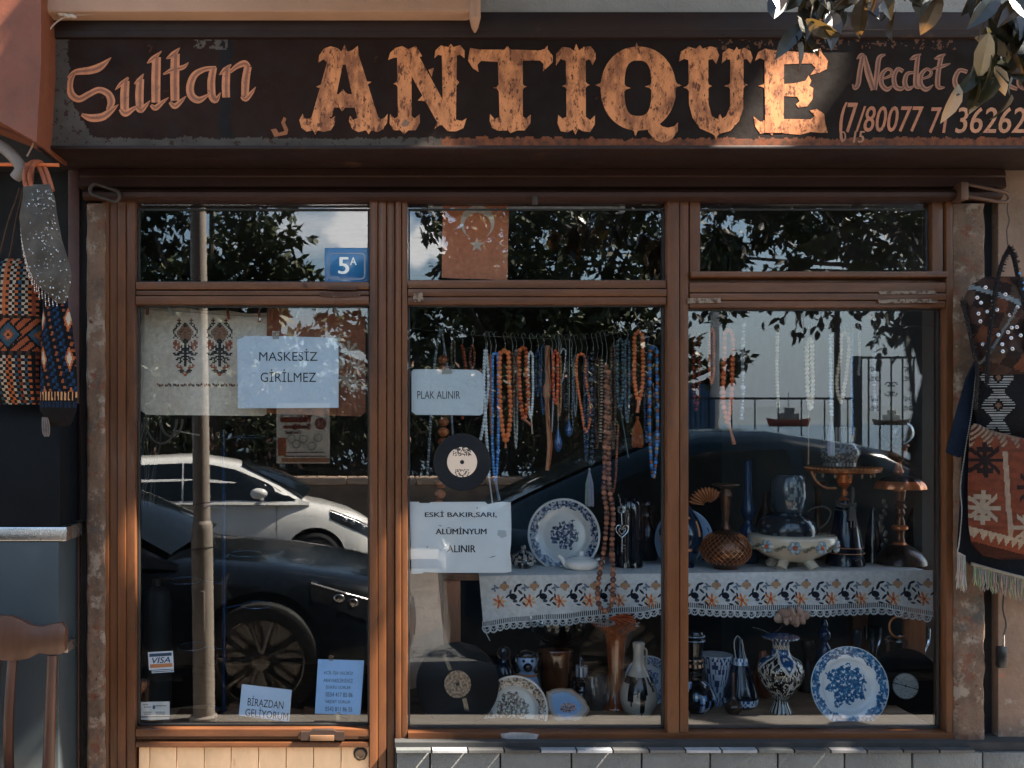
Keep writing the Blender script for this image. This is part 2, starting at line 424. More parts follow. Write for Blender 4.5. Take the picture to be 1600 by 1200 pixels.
sheet('pavement', PAVE, -14, 16, [(.30, .0), (-1.95, 0), (-1.96, -.10)])
sheet('road', ASPH, -30, 40, [(-1.95, -.085), (-9.6, -.30)])
sheet('far_pavement', PAVE, -30, 40, [(-9.6, -.31), (-9.601, -.18), (-11.4, -.18)])
sheet('garden_ground', EARTH, -30, 40, [(-11.4, -.2), (-32, -.6), (-33, -4.4)])
mb = MB()
for k in range(2):
    base = -2600 - 900 * k
    hs = [(-5200 + i * 130, (46 + 30 * k) * (.45 + .8 * abs(nz(i * .11 + 9 * k, 3.3)) + .25 * nz(i * .4, k))) for i in range(81)]
    vv = [(x, base, -5) for x, h in hs] + [(x, base - 250, h) for x, h in hs] + [(x, base - 700, -5) for x, h in hs]
    n_ = len(hs)
    mb.add(vv, [[i, i + 1, n_ + i + 1, n_ + i] for i in range(n_ - 1)] + [[n_ + i, n_ + i + 1, 2 * n_ + i + 1, 2 * n_ + i] for i in range(n_ - 1)])
mb.build('hills', HILLM, kind='structure')

# ------------------------------------------------------------------ the shop building: walls, jambs, tiled base, slab, room
bld = thing('shop_building', 'old plastered shop building with tiled base and stucco upper wall around the brown shopfront', 'building', (0, .2, 0))
def px_box(mb, x0, y0, x1, y1, Ya, Yb, col=(1, 1, 1), m=0, bev=0):
    """a block whose front face, at depth Ya, fills the pixel rectangle"""
    a, b = P(x0, y0, Ya), P(x1, y1, Ya)
    mb.box(a.x, b.x, Ya, Yb, b.z, a.z, col, m, bev)
def rough_jamb(x0, x1, y0, y1, Y, th, amp, mat, name, seed):
    """a plaster strip with an uneven edge and face"""
    mb = MB()
    def fn(u, v):
        py = lerp(y0, y1, v); e = amp * nz(py * .035, seed) + amp * .6 * nz(py * .13, seed + 5)
        a = x0 + e * .6; b = x1 + e * (1 if seed % 2 else -1)
        p = P(lerp(a, b, u), py, Y)
        edge = min(u, 1 - u) * 6
        return Vector((p.x, Y + (.012 * (1 - min(1, edge)) ** 2) + .004 * nz(p.x * 25, p.z * 25, seed), p.z))
    mb.grid(10, 90, fn)
    # returns to the wall behind
    for u in (0, 1):
        mb.grid(1, 90, lambda a, v, u=u: fn(u, v) + Vector((0, a * th, 0)) if u == 0 else fn(u, v) + Vector((0, (1 - a) * th, 0)))
    return mb.build(name, mat, bld)
rough_jamb(134, 163, 318, 1330, -.055, .12, 2.2, PLASTER, 'door_jamb', 2)
rough_jamb(1493, 1541, 318, 1166, -.055, .12, 3.0, PLASTER, 'window_jamb', 4)
mb = MB(); px_box(mb, 1560, 30, 3600, 1172, -.02, .2); mb.build('outer_wall', WALLR, bld)
mb = MB(); px_box(mb, 1538, 262, 1562, 1400, .02, .2); mb.build('wall_recess', BLACKW, bld)
mb = MB(); px_box(mb, 740, -1700, 3600, 50, -.12, .2); mb.build('stucco_wall', STUCCO, bld)
# balcony slab with a rounded, dripping end
mb = MB()
a, b = P(-330, -60, -.38), P(738, 19, -.38)
mb.box(a.x, b.x, -.38, .1, b.z, a.z + .3, bev=.012)
mb.build('balcony_slab', SLAB, bld)
mb = MB()
a = P(741, 0, -.37)
mb.tube([(a.x, -.366, a.z + .5), (a.x, -.366, a.z), P(742, 28, -.366), P(742, 42, -.35), P(742, 50, -.33)], [.021, .021, .019, .012, .004], 12)
mb.build('slab_end_pipe', SLAB, bld)
# tiled base under the display window
mb = MB()
xs = [619, 672, 782, 893, 1003, 1110, 1216, 1320, 1426, 1536, 1640]
for i in range(len(xs) - 1):
    a, b = P(xs[i] + 1.3, 1176, -.10), P(xs[i + 1] - 1.3, 1290, -.10)
    mb.box(a.x, b.x, -.10 + .002 * (i % 2), -.06, b.z, a.z, bev=.003)
    a, b = P(xs[i] + 1.3, 1293, -.10), P(xs[i + 1] - 1.3, 1440, -.10)
    mb.box(a.x, b.x, -.10, -.06, b.z, a.z, bev=.003)
tb = mb.build('base_tile', TILE, bld)
mb = MB(); px_box(mb, 617, 1160, 3600, 1470, -.085, .2); mb.build('base_wall', GROUT, bld)
mb = MB()
x = 618; i = 0
lc = [(.16, .17, .17), (.42, .43, .44), (.10, .10, .10), (.05, .05, .05), (.36, .38, .40), (.44, .46, .48), (.13, .13, .13), (.15, .15, .15), (.45, .46, .47), (.38, .4, .42), (.1, .11, .11), (.09, .09, .09), (.2, .2, .21), (.12, .12, .12), (.08, .08, .08), (.1, .1, .1), (.3, .3, .3), (.1, .1, .1), (.1, .1, .1)]
while x < 1500:
    a, b = P(x + .7, 1157, -.02), P(x + 54.3, 1172, -.112)
    w_ = 54.0 / S(-.11)
    mb.add([(a.x, -.115, b.z), (a.x + w_, -.115, b.z), (a.x + w_, -.02, a.z), (a.x, -.02, a.z), (a.x, -.115, b.z - .009), (a.x + w_, -.115, b.z - .009)], [[0, 1, 2, 3], [4, 5, 1, 0]], lc[i % len(lc)])
    x += 55.2; i += 1
mb.build('ledge_tile', LEDGE, bld, smooth=0)
# the room behind the glass
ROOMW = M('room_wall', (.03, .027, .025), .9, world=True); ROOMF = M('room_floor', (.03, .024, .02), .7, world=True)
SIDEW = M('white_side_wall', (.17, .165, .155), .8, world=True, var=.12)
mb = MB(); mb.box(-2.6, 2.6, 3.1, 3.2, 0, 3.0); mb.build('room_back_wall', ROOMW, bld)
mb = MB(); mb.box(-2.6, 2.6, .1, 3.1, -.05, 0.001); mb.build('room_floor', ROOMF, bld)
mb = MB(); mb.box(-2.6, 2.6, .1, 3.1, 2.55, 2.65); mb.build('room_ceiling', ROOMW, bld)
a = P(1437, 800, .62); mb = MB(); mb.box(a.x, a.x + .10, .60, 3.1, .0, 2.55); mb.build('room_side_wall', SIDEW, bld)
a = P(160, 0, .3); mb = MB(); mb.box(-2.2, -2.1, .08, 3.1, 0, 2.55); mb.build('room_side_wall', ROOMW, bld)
# wooden boards of the display floor
DISP = M('display_boards', (.25, .155, .095), .6, var=.3, vs=5, world=True, stretch=(.5, 4, 1), bump=.15, bs=40, stain=[((.12, .07, .045), (.6, .75), 8)])
mb = MB()
zf = P(0, 1138, 0).z
for i in range(5):
    mb.box(P(640, 0, 0).x, P(1466, 0, 0).x, .035 + i * .16, .19 + i * .16, zf - .03, zf - .001 * (i % 2), bev=.003)
dsp = thing('display_platform', 'low plank platform inside the window carrying the lower row of antiques', 'platform', (0.4, .4, zf - .03))
mb.build('plank_top', DISP, dsp)
mb = MB(); mb.box(P(640, 0, 0).x, P(1466, 0, 0).x, .05, .08, 0, zf - .031); mb.build('front_board', DISP, dsp)
# near black sheet standing in for the darkness of the neighbour's open doorway
mb = MB(); px_box(mb, -1500, -700, 118, 1400, .25, .3); mb.build('doorway_dark_sheet', BLACKW, bld)
mb = MB(); px_box(mb, 106, 262, 124, 1400, -.01, .05, bev=.004); mb.build('recess_post', M('rust_brown_post', (.06, .022, .014), .6, var=.4, vs=6, world=True, bump=.2, bs=30, stain=[((.16, .06, .03), (.6, .75), 9)]), bld)
mb = MB(); px_box(mb, 124, 262, 135, 1400, .01, .05); mb.build('recess_side', BLACKW, bld)

# ------------------------------------------------------------------ shopfront of brown profiles
sf = thing('shopfront', 'brown framed shop window with three bays and toplights beside the door', 'shopfront', (.5, 0, .48))
def Pf(a, b, n=3, d0=-.035, d1=-.018):
    """a moulded face between pixels a and b: n broad flats with narrow grooves between them"""
    out = []; w_ = (b - a) / n
    for i in range(n):
        s_ = a + i * w_; dd = d0 + (.005 if i % 2 else 0)
        out += [(s_ + .3, d1 if i == 0 else dd + .006), (s_ + 1.1, dd), (s_ + w_ * .5, dd - .0012), (s_ + w_ - 1.1, dd), (s_ + w_ - .3, dd + .006 if i < n - 1 else d1)]
    return out
mb = MB(); barv(mb, 0, 0, 318, 1420, Pf(577, 604, 2, -.045, -.03) + Pf(604, 617, 1, -.030, -.018) + Pf(617, 637, 2, -.042, -.028), .04); mb.build('door_post', BROWN, sf)
mb = MB(); barv(mb, 0, 0, 318, 1139, Pf(1037, 1057, 1, -.042, -.026) + Pf(1057, 1072, 1, -.036, -.02), .04); mb.build('mullion', BROWN, sf)
mb = MB(); barv(mb, 0, 0, 318, 1156, Pf(1468, 1494, 2, -.04, -.026), .04); mb.build('end_post', BROWN, sf)
mb = MB(); barh(mb, 637.5, 1036.5, Pf(439, 453, 1, -.034, -.02) + Pf(453, 478, 2, -.040, -.026), .035); mb.build('transom_bar', BROWNH, sf)
mb = MB(); barh(mb, 1072.5, 1467.5, Pf(427, 437, 1, -.06, -.03) + [(439, -.012), (442, -.012)] + Pf(443, 460, 1, -.040, -.026) + Pf(460, 483, 2, -.044, -.028), .035); mb.build('transom_bar', BROWNH, sf)
mb = MB(); barv(mb, 0, 0, 318, 428, Pf(1073, 1091, 1, -.03, -.018), .03); mb.build('toplight_stile', BROWN, sf)
mb = MB(); barv(mb, 0, 0, 318, 428, Pf(1449, 1467, 1, -.03, -.018), .03); mb.build('toplight_stile', BROWN, sf)
mb = MB(); barh(mb, 637.5, 1493, Pf(1138, 1157, 1, -.045, -.025), .04); mb.build('sill_rail', BROWNH, sf)
def pane(x0, y0, x1, y1, parent, name='glass_pane', tilt=(0, 0)):
    a, b = P(x0, y0), P(x1, y1); mb = MB(); c = (a + b) / 2
    mb.box(a.x, b.x, -.003, .003, b.z, a.z)
    if tilt != (0, 0):
        mt = Euler((math.radians(tilt[0]), 0, math.radians(tilt[1]))).to_matrix()
        mb.v = [tuple(c + mt @ (Vector(p) - c)) for p in mb.v]
    return mb.build(name, PANE, parent, smooth=0)
pane(634, 320, 1041, 445, sf); pane(634, 472, 1041, 1142, sf)
pane(1086, 320, 1454, 432, sf); pane(1068, 476, 1472, 1142, sf)
# black rubber edges of the panes
mb = MB()
for x0, y0, x1, y1 in ((638, 326, 1038, 440), (638, 477, 1037, 1137), (1091, 326, 1449, 428), (1073, 483, 1467, 1137)):
    for q in ((x0, y0, x1, y0 + 2.5), (x0, y1 - 2.5, x1, y1), (x0, y0, x0 + 2.5, y1), (x1 - 2.5, y0, x1, y1)): px_box(mb, *q, -.011, -.0035)
mb.build('glazing_seal', M('rubber', (.015, .014, .013), .6), sf, smooth=0)
# scraped labels and worn spots on the bars
RESID = M('label_residue', (.20, .145, .10), .8, var=.4, vs=30, world=True, stain=[((.06, .028, .014), (.46, .56), 60)])
for q in ([(1074, 466), (1126, 465.5), (1127, 473), (1075, 474)], [(1372, 455), (1460, 454), (1464, 459), (1376, 460)], [(1372, 468), (1464, 467), (1465, 473), (1374, 474)], [(645, 459), (660, 457), (662, 470), (646, 472)]):
    mb = MB(); mb.prism(q, -.0485, .003); mb.build('label_residue', RESID, sf, smooth=0)
mb = MB(); mb.prism([(782, 1147), (800, 1144.5), (824, 1145), (842, 1148), (838, 1156), (800, 1156), (784, 1153)], -.0485, .003, (1, 1, 1)); mb.build('worn_patch', M('bare_metal_patch', (.22, .21, .20), .6, var=.4, vs=30, world=True), sf, smooth=0)
# door
dr = thing('shop_door', 'brown framed glazed door with cream board bottom and notices taped inside its glass', 'door', (P(395, 0).x, 0, 0))
mb = MB(); barv(mb, 0, 0, 318, 1420, Pf(163, 188, 2, -.04, -.026) + Pf(188, 216, 2, -.046, -.03), .04); mb.build('door_stile', BROWN, dr)
mb = MB(); barh(mb, 216.5, 576.5, Pf(442, 455, 1, -.040, -.024) + Pf(455, 464, 1, -.030, -.02) + Pf(464, 478, 1, -.042, -.026), .035); mb.build('door_transom', BROWNH, dr)
mb = MB(); barh(mb, 216.5, 576.5, Pf(1133, 1146, 1, -.042, -.026) + Pf(1146, 1153, 1, -.026, -.018) + Pf(1153, 1163, 1, -.042, -.026), .035); mb.build('bottom_rail', BROWNH, dr)
pane(212, 320, 580, 446, dr); pane(212, 474, 580, 1137, dr)
mb = MB()
for x0, y0, x1, y1 in ((216, 326, 577, 442), (216, 478, 577, 1133)):
    for q in ((x0, y0, x1, y0 + 2.5), (x0, y1 - 2.5, x1, y1), (x0, y0, x0 + 2.5, y1), (x1 - 2.5, y0, x1, y1)): px_box(mb, *q, -.011, -.0035)
mb.build('glazing_seal', MATS['rubber'], dr, smooth=0)
mb = MB()
bx = [216.5, 234, 276, 319, 361, 404, 447, 490, 533, 577]
for i in range(9):
    a, b = P(bx[i] + .5, 1163, -.02), P(bx[i + 1] - .5, 1400, -.02); mb.box(a.x, b.x, -.02, .01, b.z, a.z, bev=.0022)
mb.build('board_panel', CREAM, dr)
mb = MB()   # recessed pull in the bottom rail
px_box(mb, 466, 1146, 560, 1155, -.036, -.02, (.10, .045, .025), 0, .002)
mb.prism([(470, 1144), (484, 1144), (488, 1141), (520, 1141), (526, 1144), (538, 1144), (538, 1157), (526, 1157), (518, 1152), (490, 1152), (484, 1157), (470, 1157)], -.058, .02, (.035, .02, .015))
px_box(mb, 484, 1149, 522, 1158, -.061, -.05, (.16, .085, .045), 0, .002)
mb.build('door_pull', M('pull_metal', attr=True, rough=.45, metal=.3, var=.3), dr)
mb = MB()   # cylinder lock with chewed hole
c = P(563, 1178, -.028)
ax = Euler((PI / 2, 0, 0)).to_matrix()
mb.lathe((c.x, -.0215, c.z), [(.025, 0), (.0245, .004), (.018, .006), (.0175, .012), (.012, .013), (.011, .010), (.003, .009)], 24, lambda t, a, r, h: (.012, .009, .008) if r > .02 else (.13, .085, .05), 0, True, ax, lambda t, h: 1 + .12 * nz(math.cos(t) * 2, math.sin(t) * 2) if h < .005 else 1)
mb.build('door_lock', MATS['pull_metal'], dr)

for q in ([(498, 457), (512, 456), (548, 458), (564, 457), (562, 463), (530, 465), (500, 463)], [(512, 449), (560, 449), (556, 453), (514, 452.5)], [(472, 443), (478, 444), (481, 450), (477, 450)]):
    mb = MB(); mb.prism(q, -.0485, .003); mb.build('scraped_spot', M('scraped_paint', (.045, .016, .007), .8, var=.4, vs=40, world=True, stain=[((.22, .12, .06), (.58, .64), 50)]), dr, smooth=0)

# ------------------------------------------------------------------ shutter housing and sign
sh = thing('shutter_housing', 'dark brown roller shutter housing running under the sign', 'shutter box', (0, 0, 2.45))
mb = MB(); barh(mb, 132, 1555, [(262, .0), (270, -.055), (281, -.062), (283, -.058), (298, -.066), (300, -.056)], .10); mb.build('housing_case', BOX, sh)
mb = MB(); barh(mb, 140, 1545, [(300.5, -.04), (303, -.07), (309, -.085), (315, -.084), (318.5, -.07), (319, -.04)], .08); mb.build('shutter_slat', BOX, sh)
mb = MB()
c1, c2 = P(150, 296, -.10), P(178, 306, -.10)
pts = []
for i in range(21):
    th = 2 * PI * i / 20; e = Vector((math.cos(th), 0, math.sin(th)))
    d = (c2 - c1).normalized(); n_ = Vector((-d.z, 0, d.x)); L_ = (c2 - c1).length / 2
    pts.append((c1 + c2) / 2 + d * (L_ if math.cos(th) > 0 else -L_) + d * (.020 * math.cos(th)) + n_ * (.020 * math.sin(th)))
mb.tube(pts, .007, 8)
mb.build('shutter_bracket', IRON, sh)
mb = MB()
c = [P(1505, 291, -.10), P(1508, 288, -.1), P(1560, 298, -.12), P(1574, 303, -.12), P(1576, 311, -.12), P(1568, 316, -.12), P(1542, 312, -.11), P(1506, 306, -.1)]
mb.tube(spl([tuple(p) for p in c], 5), .006, 8)
px_box(mb, 1502, 284, 1514, 312, -.11, -.05, bev=.003)
mb.build('shutter_hook', M('brown_hook', (.10, .05, .03), .5, metal=.4, var=.3), sh)
mb = MB(); px_box(mb, 832, 306, 840, 320, -.092, -.084, (.12, .05, .03), bev=.001); mb.build('shutter_pull', IRON, sh)

SY = -.30
sg = thing('shop_sign', 'long dark hand painted sign board with large peach ANTIQUE lettering', 'sign', (0, SY, P(0, 228, SY).z))
def board_col(u, v):
    px, py = lerp(62, 1790, u), lerp(60, 229, v)
    base = mixc((.027, .0105, .0055), (.0165, .0078, .0045), min(1, max(0, (px - 560) / 300)))
    n1 = nz(px * .018, py * .018) + .5 * nz(px * .06, py * .06, 2); n2 = nz(px * .11, py * .11, 5) + .6 * nz(px * .33, py * .33, 7)
    grey = (.105, .083, .064)
    edge = 108 + 6 * n1 + max(0, (py - 150) * .55) - (px - 0) + n2 * 4
    low = py - (216 - 4 * n1 + n2 * 3)
    if (edge > 0) or (low > 0 and px < 690):
        return (.055, .028, .02) if n2 > .42 else mixc(grey, (.09, .07, .055), min(1, max(0, .5 + n1)))
    if low > 0: return mixc((.28, .085, .035), (.12, .05, .03), min(1, max(0, .4 + n2)))
    if 300 < px < 355 and py < 78 + 6 * n1 and py > 62 and n2 > -.1 and 302 < px: return (.13, .10, .08)
    if 1120 < px < 1500 and py < 78 and n2 > .3: return (.17, .075, .04)
    if abs(px - 352 + 8 * n1) < 9: return mixc(base, (.012, .012, .013), .8)
    return base
mb = MB()
mb.grid(900, 96, lambda u, v: P(lerp(62, 1790, u), lerp(60, 229, v), SY), board_col)
a, b = P(62, 60, SY), P(1790, 229, SY)
mb.box(a.x, b.x, SY + .002, SY + .03, b.z, a.z, (.03, .016, .012))
mb.build('sign_board', BOARD, sg, smooth=20)
mb = MB()
a, b = P(60, 228.5, SY), P(1790, 250, SY)
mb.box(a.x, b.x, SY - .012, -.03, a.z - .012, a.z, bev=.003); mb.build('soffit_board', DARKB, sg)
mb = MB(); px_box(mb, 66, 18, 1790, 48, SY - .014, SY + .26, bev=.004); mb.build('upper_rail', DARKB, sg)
mb = MB(); barh(mb, -10, 1790, [(47, -.30), (48, -.312), (58, -.312), (60, -.31), (61.5, -.30)], -.27)
mb.v = [tuple(P(CX + (x - XC) * FPX / DIST, HY - (z - HZ) * FPX / DIST, SY) + Vector((0, y - SY, 0))) for x, y, z in mb.v]
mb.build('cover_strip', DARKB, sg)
# ------------------------------------------------------------------ sign lettering (outlines read off the photograph in 3.81 x enlargements)
Z_ = 420 / 1600
PEACH, DIM, ORA = (.78, .285, .108), L(150, 84, 52), (.64, .215, .078)
lay = [0]
def piece(mb, off, pts, col=PEACH, th=.0015):
    lay[0] += 1
    mb.prism([(off + x * Z_, y * Z_) for x, y in pts], SY - .0007 - .00002 * (lay[0] % 40), .0007, col)
def ell(cx, cy, rx, ry, n=36, p=2.0):
    o = []
    for i in range(n):
        t = 2 * PI * i / n; c, s_ = math.cos(t), math.sin(t)
        o.append((cx + rx * math.copysign(abs(c) ** (2 / p), c), cy + ry * math.copysign(abs(s_) ** (2 / p), s_)))
    return o
LET = {}
LET['A'] = (400, [[(430, 345), (525, 345), (452, 695), (332, 695)], [(402, 478), (388, 502), (358, 516), (384, 527), (394, 550)], [(522, 330), (612, 330), (728, 700), (602, 700)],
  [(372, 372), (376, 330), (405, 288), (445, 275), (485, 286), (510, 306), (526, 265), (545, 308), (575, 298), (606, 272), (612, 340), (612, 372), (520, 385), (432, 380), (402, 352)],
  [(405, 535), (445, 560), (492, 560), (505, 548), (518, 530), (531, 548), (548, 560), (600, 560), (645, 640), (530, 640), (513, 664), (497, 640), (410, 640)],
  [(277, 677), (290, 706), (318, 706), (340, 688), (430, 688), (445, 708), (472, 690), (468, 740), (445, 775), (400, 785), (368, 775), (353, 802), (340, 776), (300, 783), (270, 760), (258, 715)],
  [(560, 688), (577, 715), (602, 702), (720, 690), (742, 710), (766, 700), (784, 677), (780, 730), (755, 770), (720, 786), (685, 775), (670, 800), (655, 775), (610, 786), (573, 768), (553, 720)],
  [(638, 468), (658, 484), (688, 487), (665, 502), (655, 524)]])
LET['N'] = (400, [[(840, 335), (926, 335), (926, 695), (845, 695)], [(850, 315), (962, 318), (1192, 742), (1088, 745)],
  [(1090, 690), (1062, 768), (1102, 738), (1140, 780), (1190, 782), (1235, 762), (1254, 703), (1226, 720), (1190, 712)], [(1106, 325), (1196, 325), (1190, 722), (1112, 640)],
  [(786, 358), (798, 315), (830, 285), (870, 274), (905, 293), (952, 273), (990, 335), (905, 352), (842, 342), (815, 345)],
  [(1062, 346), (1068, 300), (1100, 270), (1145, 280), (1160, 260), (1175, 280), (1215, 268), (1241, 300), (1241, 346), (1215, 325), (1190, 332), (1110, 332), (1085, 325)],
  [(798, 678), (825, 705), (850, 690), (925, 690), (945, 705), (974, 678), (976, 730), (950, 775), (908, 775), (880, 800), (860, 775), (820, 775), (795, 735)],
  [(845, 472), (835, 490), (816, 498), (835, 506), (845, 520)], [(1026, 415), (1058, 404), (1046, 458)], [(992, 566), (963, 598), (1005, 602)], [(1192, 470), (1210, 490), (1192, 510)]])
LET['T'] = (400, [[(1275, 285), (1330, 295), (1480, 295), (1497, 272), (1515, 295), (1690, 300), (1720, 290), (1735, 270), (1737, 295), (1766, 330), (1766, 370), (1735, 400), (1708, 424), (1712, 380), (1690, 360), (1590, 360), (1440, 368), (1340, 362), (1318, 385), (1325, 428), (1290, 405), (1262, 360), (1268, 320)],
  [(1440, 350), (1588, 350), (1588, 702), (1450, 702)], [(1446, 500), (1435, 516), (1412, 522), (1435, 530), (1446, 545)], [(1584, 490), (1594, 508), (1614, 515), (1594, 524), (1584, 545)],
  [(1393, 678), (1420, 708), (1450, 695), (1580, 690), (1610, 705), (1636, 680), (1633, 735), (1600, 776), (1555, 776), (1515, 792), (1500, 776), (1440, 778), (1405, 760), (1391, 720)]])
LET['I'] = (800, [[(320, 345), (438, 345), (440, 702), (325, 702)],
  [(262, 390), (264, 320), (300, 280), (345, 284), (368, 303), (382, 260), (400, 300), (425, 279), (470, 276), (498, 315), (498, 350), (480, 387), (460, 352), (437, 362), (320, 362), (290, 350)],
  [(325, 488), (318, 504), (298, 512), (318, 520), (325, 535)], [(438, 483), (446, 497), (464, 505), (446, 514), (438, 528)],
  [(275, 683), (300, 705), (325, 695), (440, 695), (465, 715), (494, 686), (493, 740), (465, 786), (420, 780), (395, 765), (378, 800), (362, 770), (330, 788), (290, 780), (271, 735)]])
LET['U'] = (800, [[(1050, 345), (1054, 620), (1075, 700), (1120, 765), (1190, 795), (1205, 806), (1215, 834), (1225, 806), (1240, 795), (1300, 778), (1350, 722), (1376, 650), (1379, 345), (1300, 345), (1298, 630), (1275, 690), (1252, 705), (1238, 676), (1224, 710), (1190, 692), (1170, 620), (1168, 345)],
  [(995, 366), (1004, 310), (1050, 278), (1095, 290), (1120, 268), (1135, 290), (1180, 274), (1216, 285), (1233, 330), (1215, 381), (1195, 350), (1168, 357), (1050, 357), (1025, 350)],
  [(1249, 377), (1254, 315), (1290, 287), (1325, 300), (1338, 279), (1350, 296), (1385, 284), (1420, 305), (1433, 345), (1420, 380), (1400, 350), (1378, 354), (1300, 354), (1275, 355)],
  [(1053, 495), (1042, 512), (1020, 520), (1042, 528), (1053, 542)], [(1167, 492), (1174, 504), (1190, 512), (1174, 519), (1167, 532)], [(1302, 490), (1290, 502), (1262, 511), (1290, 520), (1302, 534)], [(1377, 482), (1386, 496), (1404, 505), (1386, 514), (1377, 528)]])
LET['E'] = (1180, [[(55, 325), (172, 298), (170, 790), (60, 790)], [(-2, 362), (18, 310), (60, 289), (110, 299), (150, 298), (172, 352), (100, 372), (60, 360), (28, 345)],
  [(150, 298), (260, 310), (340, 318), (372, 305), (388, 284), (400, 320), (433, 360), (426, 410), (382, 432), (328, 446), (360, 402), (335, 377), (170, 382)],
  [(165, 500), (230, 496), (300, 480), (318, 448), (334, 480), (322, 510), (346, 525), (341, 590), (310, 632), (258, 642), (243, 620), (265, 602), (250, 575), (165, 572)],
  [(165, 708), (330, 710), (356, 690), (325, 658), (370, 648), (411, 680), (416, 730), (431, 790), (390, 790), (330, 785), (268, 802), (190, 796), (165, 792)],
  [(-10, 693), (30, 725), (60, 714), (170, 714), (170, 792), (120, 780), (100, 806), (80, 785), (30, 796), (0, 752)], [(60, 484), (48, 502), (18, 511), (48, 520), (60, 536)]])
for ch in 'ANTIUE':
    off, polys = LET[ch]; mb = MB()
    for pl in polys: piece(mb, off, pl)
    if ch == 'N': piece(mb, 400, [(862, 742), (885, 708), (918, 728), (905, 750), (875, 756)], (.30, .16, .10))
    mb.build('painted_letter', PAINT, sg, smooth=0)
mb = MB()   # Q: ring with inner and outer barbs and a curled tail
oe, ie = ell(752, 527, 224, 250, 64, 2.1), ell(750, 525, 80, 165, 64, 3.0)
pts = [P(800 + x * Z_, y * Z_, SY - .0006) for x, y in oe] + [P(800 + x * Z_, y * Z_, SY - .0006) for x, y in ie]
mb.add(pts, [[i, (i + 1) % 64, 64 + (i + 1) % 64, 64 + i] for i in range(64)], PEACH)
for pl in ([(668, 498), (680, 515), (707, 524), (680, 532), (668, 548)], [(832, 490), (820, 505), (791, 515), (820, 524), (832, 540)], [(536, 476), (525, 495), (496, 506), (525, 518), (536, 536)], [(972, 476), (982, 497), (1010, 508), (982, 518), (972, 536)],
           [(716, 290), (735, 275), (742, 253), (750, 275), (770, 290)], [(712, 768), (728, 785), (735, 817), (745, 785), (760, 768)],
           [(798, 700), (880, 690), (868, 728), (895, 752), (930, 760), (968, 750), (988, 728), (986, 780), (952, 830), (900, 850), (850, 832), (812, 785)]): piece(mb, 800, pl)
mb.build('painted_letter', PAINT, sg, smooth=0)
def script(off, strokes, col, inner, name, dz=.0):
    mb = MB()
    for i, (pts, w_) in enumerate(strokes):
        wl_ = [x * Z_ for x in w_] if isinstance(w_, list) else w_ * Z_
        stroke(mb, [(off + x * Z_, y * Z_) for x, y in pts], wl_, SY - .0006 - .00003 * i, 0, col)
    for i, (pts, w_) in enumerate(strokes):
        wl_ = [x * Z_ * .34 for x in w_] if isinstance(w_, list) else w_ * Z_ * .34
        stroke(mb, [(off + x * Z_ + .6, y * Z_ - .3) for x, y in pts], wl_, SY - .0016 - .00002 * i, 0, inner)
    return mb.build(name, PAINT2, sg, smooth=0)
SUL = [([(402, 462), (450, 430), (540, 418), (600, 395), (662, 342)], [8, 34, 46, 44, 4]), ([(415, 500), (425, 560), (470, 590), (530, 560), (590, 535), (645, 560), (662, 610), (640, 655)], [30, 44, 40, 36, 36, 42, 46, 20]),
  ([(486, 682), (540, 702), (610, 695), (660, 660), (705, 622)], [18, 44, 46, 34, 4]), ([(440, 440), (420, 480), (418, 520)], [20, 34, 30]),
  ([(686, 535), (720, 500), (765, 462)], [4, 24, 14]), ([(748, 480), (742, 560), (742, 655)], [46, 52, 50]), ([(715, 650), (745, 675), (790, 650), (830, 625)], [20, 40, 26, 10]), ([(800, 500), (830, 475), (855, 440)], [8, 26, 6]), ([(836, 470), (830, 560), (832, 640)], [44, 50, 44]), ([(815, 640), (838, 655), (870, 625), (895, 598)], [26, 36, 22, 4]),
  ([(876, 376), (910, 350), (962, 305)], [6, 30, 6]), ([(932, 340), (928, 470), (928, 610)], [52, 54, 52]), ([(898, 625), (925, 642), (965, 610), (1004, 580)], [16, 34, 24, 4]),
  ([(990, 350), (1030, 325), (1070, 285)], [6, 34, 6]), ([(1044, 320), (1040, 460), (1042, 600)], [52, 54, 52]), ([(1010, 608), (1040, 632), (1080, 600), (1108, 572)], [16, 34, 24, 4]), ([(972, 442), (1030, 415), (1090, 400), (1122, 372)], [10, 30, 26, 6]),
  ([(1286, 405), (1220, 412), (1160, 445), (1132, 510), (1140, 570), (1185, 595), (1245, 560)], [24, 30, 40, 46, 46, 40, 10]), ([(1272, 400), (1258, 480), (1262, 570), (1285, 595), (1312, 552)], [40, 46, 46, 36, 6]),
  ([(1306, 446), (1340, 415), (1376, 384)], [6, 30, 8]), ([(1350, 405), (1344, 500), (1346, 580)], [44, 48, 46]), ([(1368, 430), (1410, 395), (1455, 378), (1480, 400)], [18, 30, 40, 30]), ([(1476, 395), (1462, 480), (1458, 570)], [44, 48, 44]), ([(1435, 575), (1462, 590), (1495, 555), (1522, 518)], [14, 30, 24, 4])]
script(0, SUL, ORA, (.30, .10, .042), 'script_lettering')
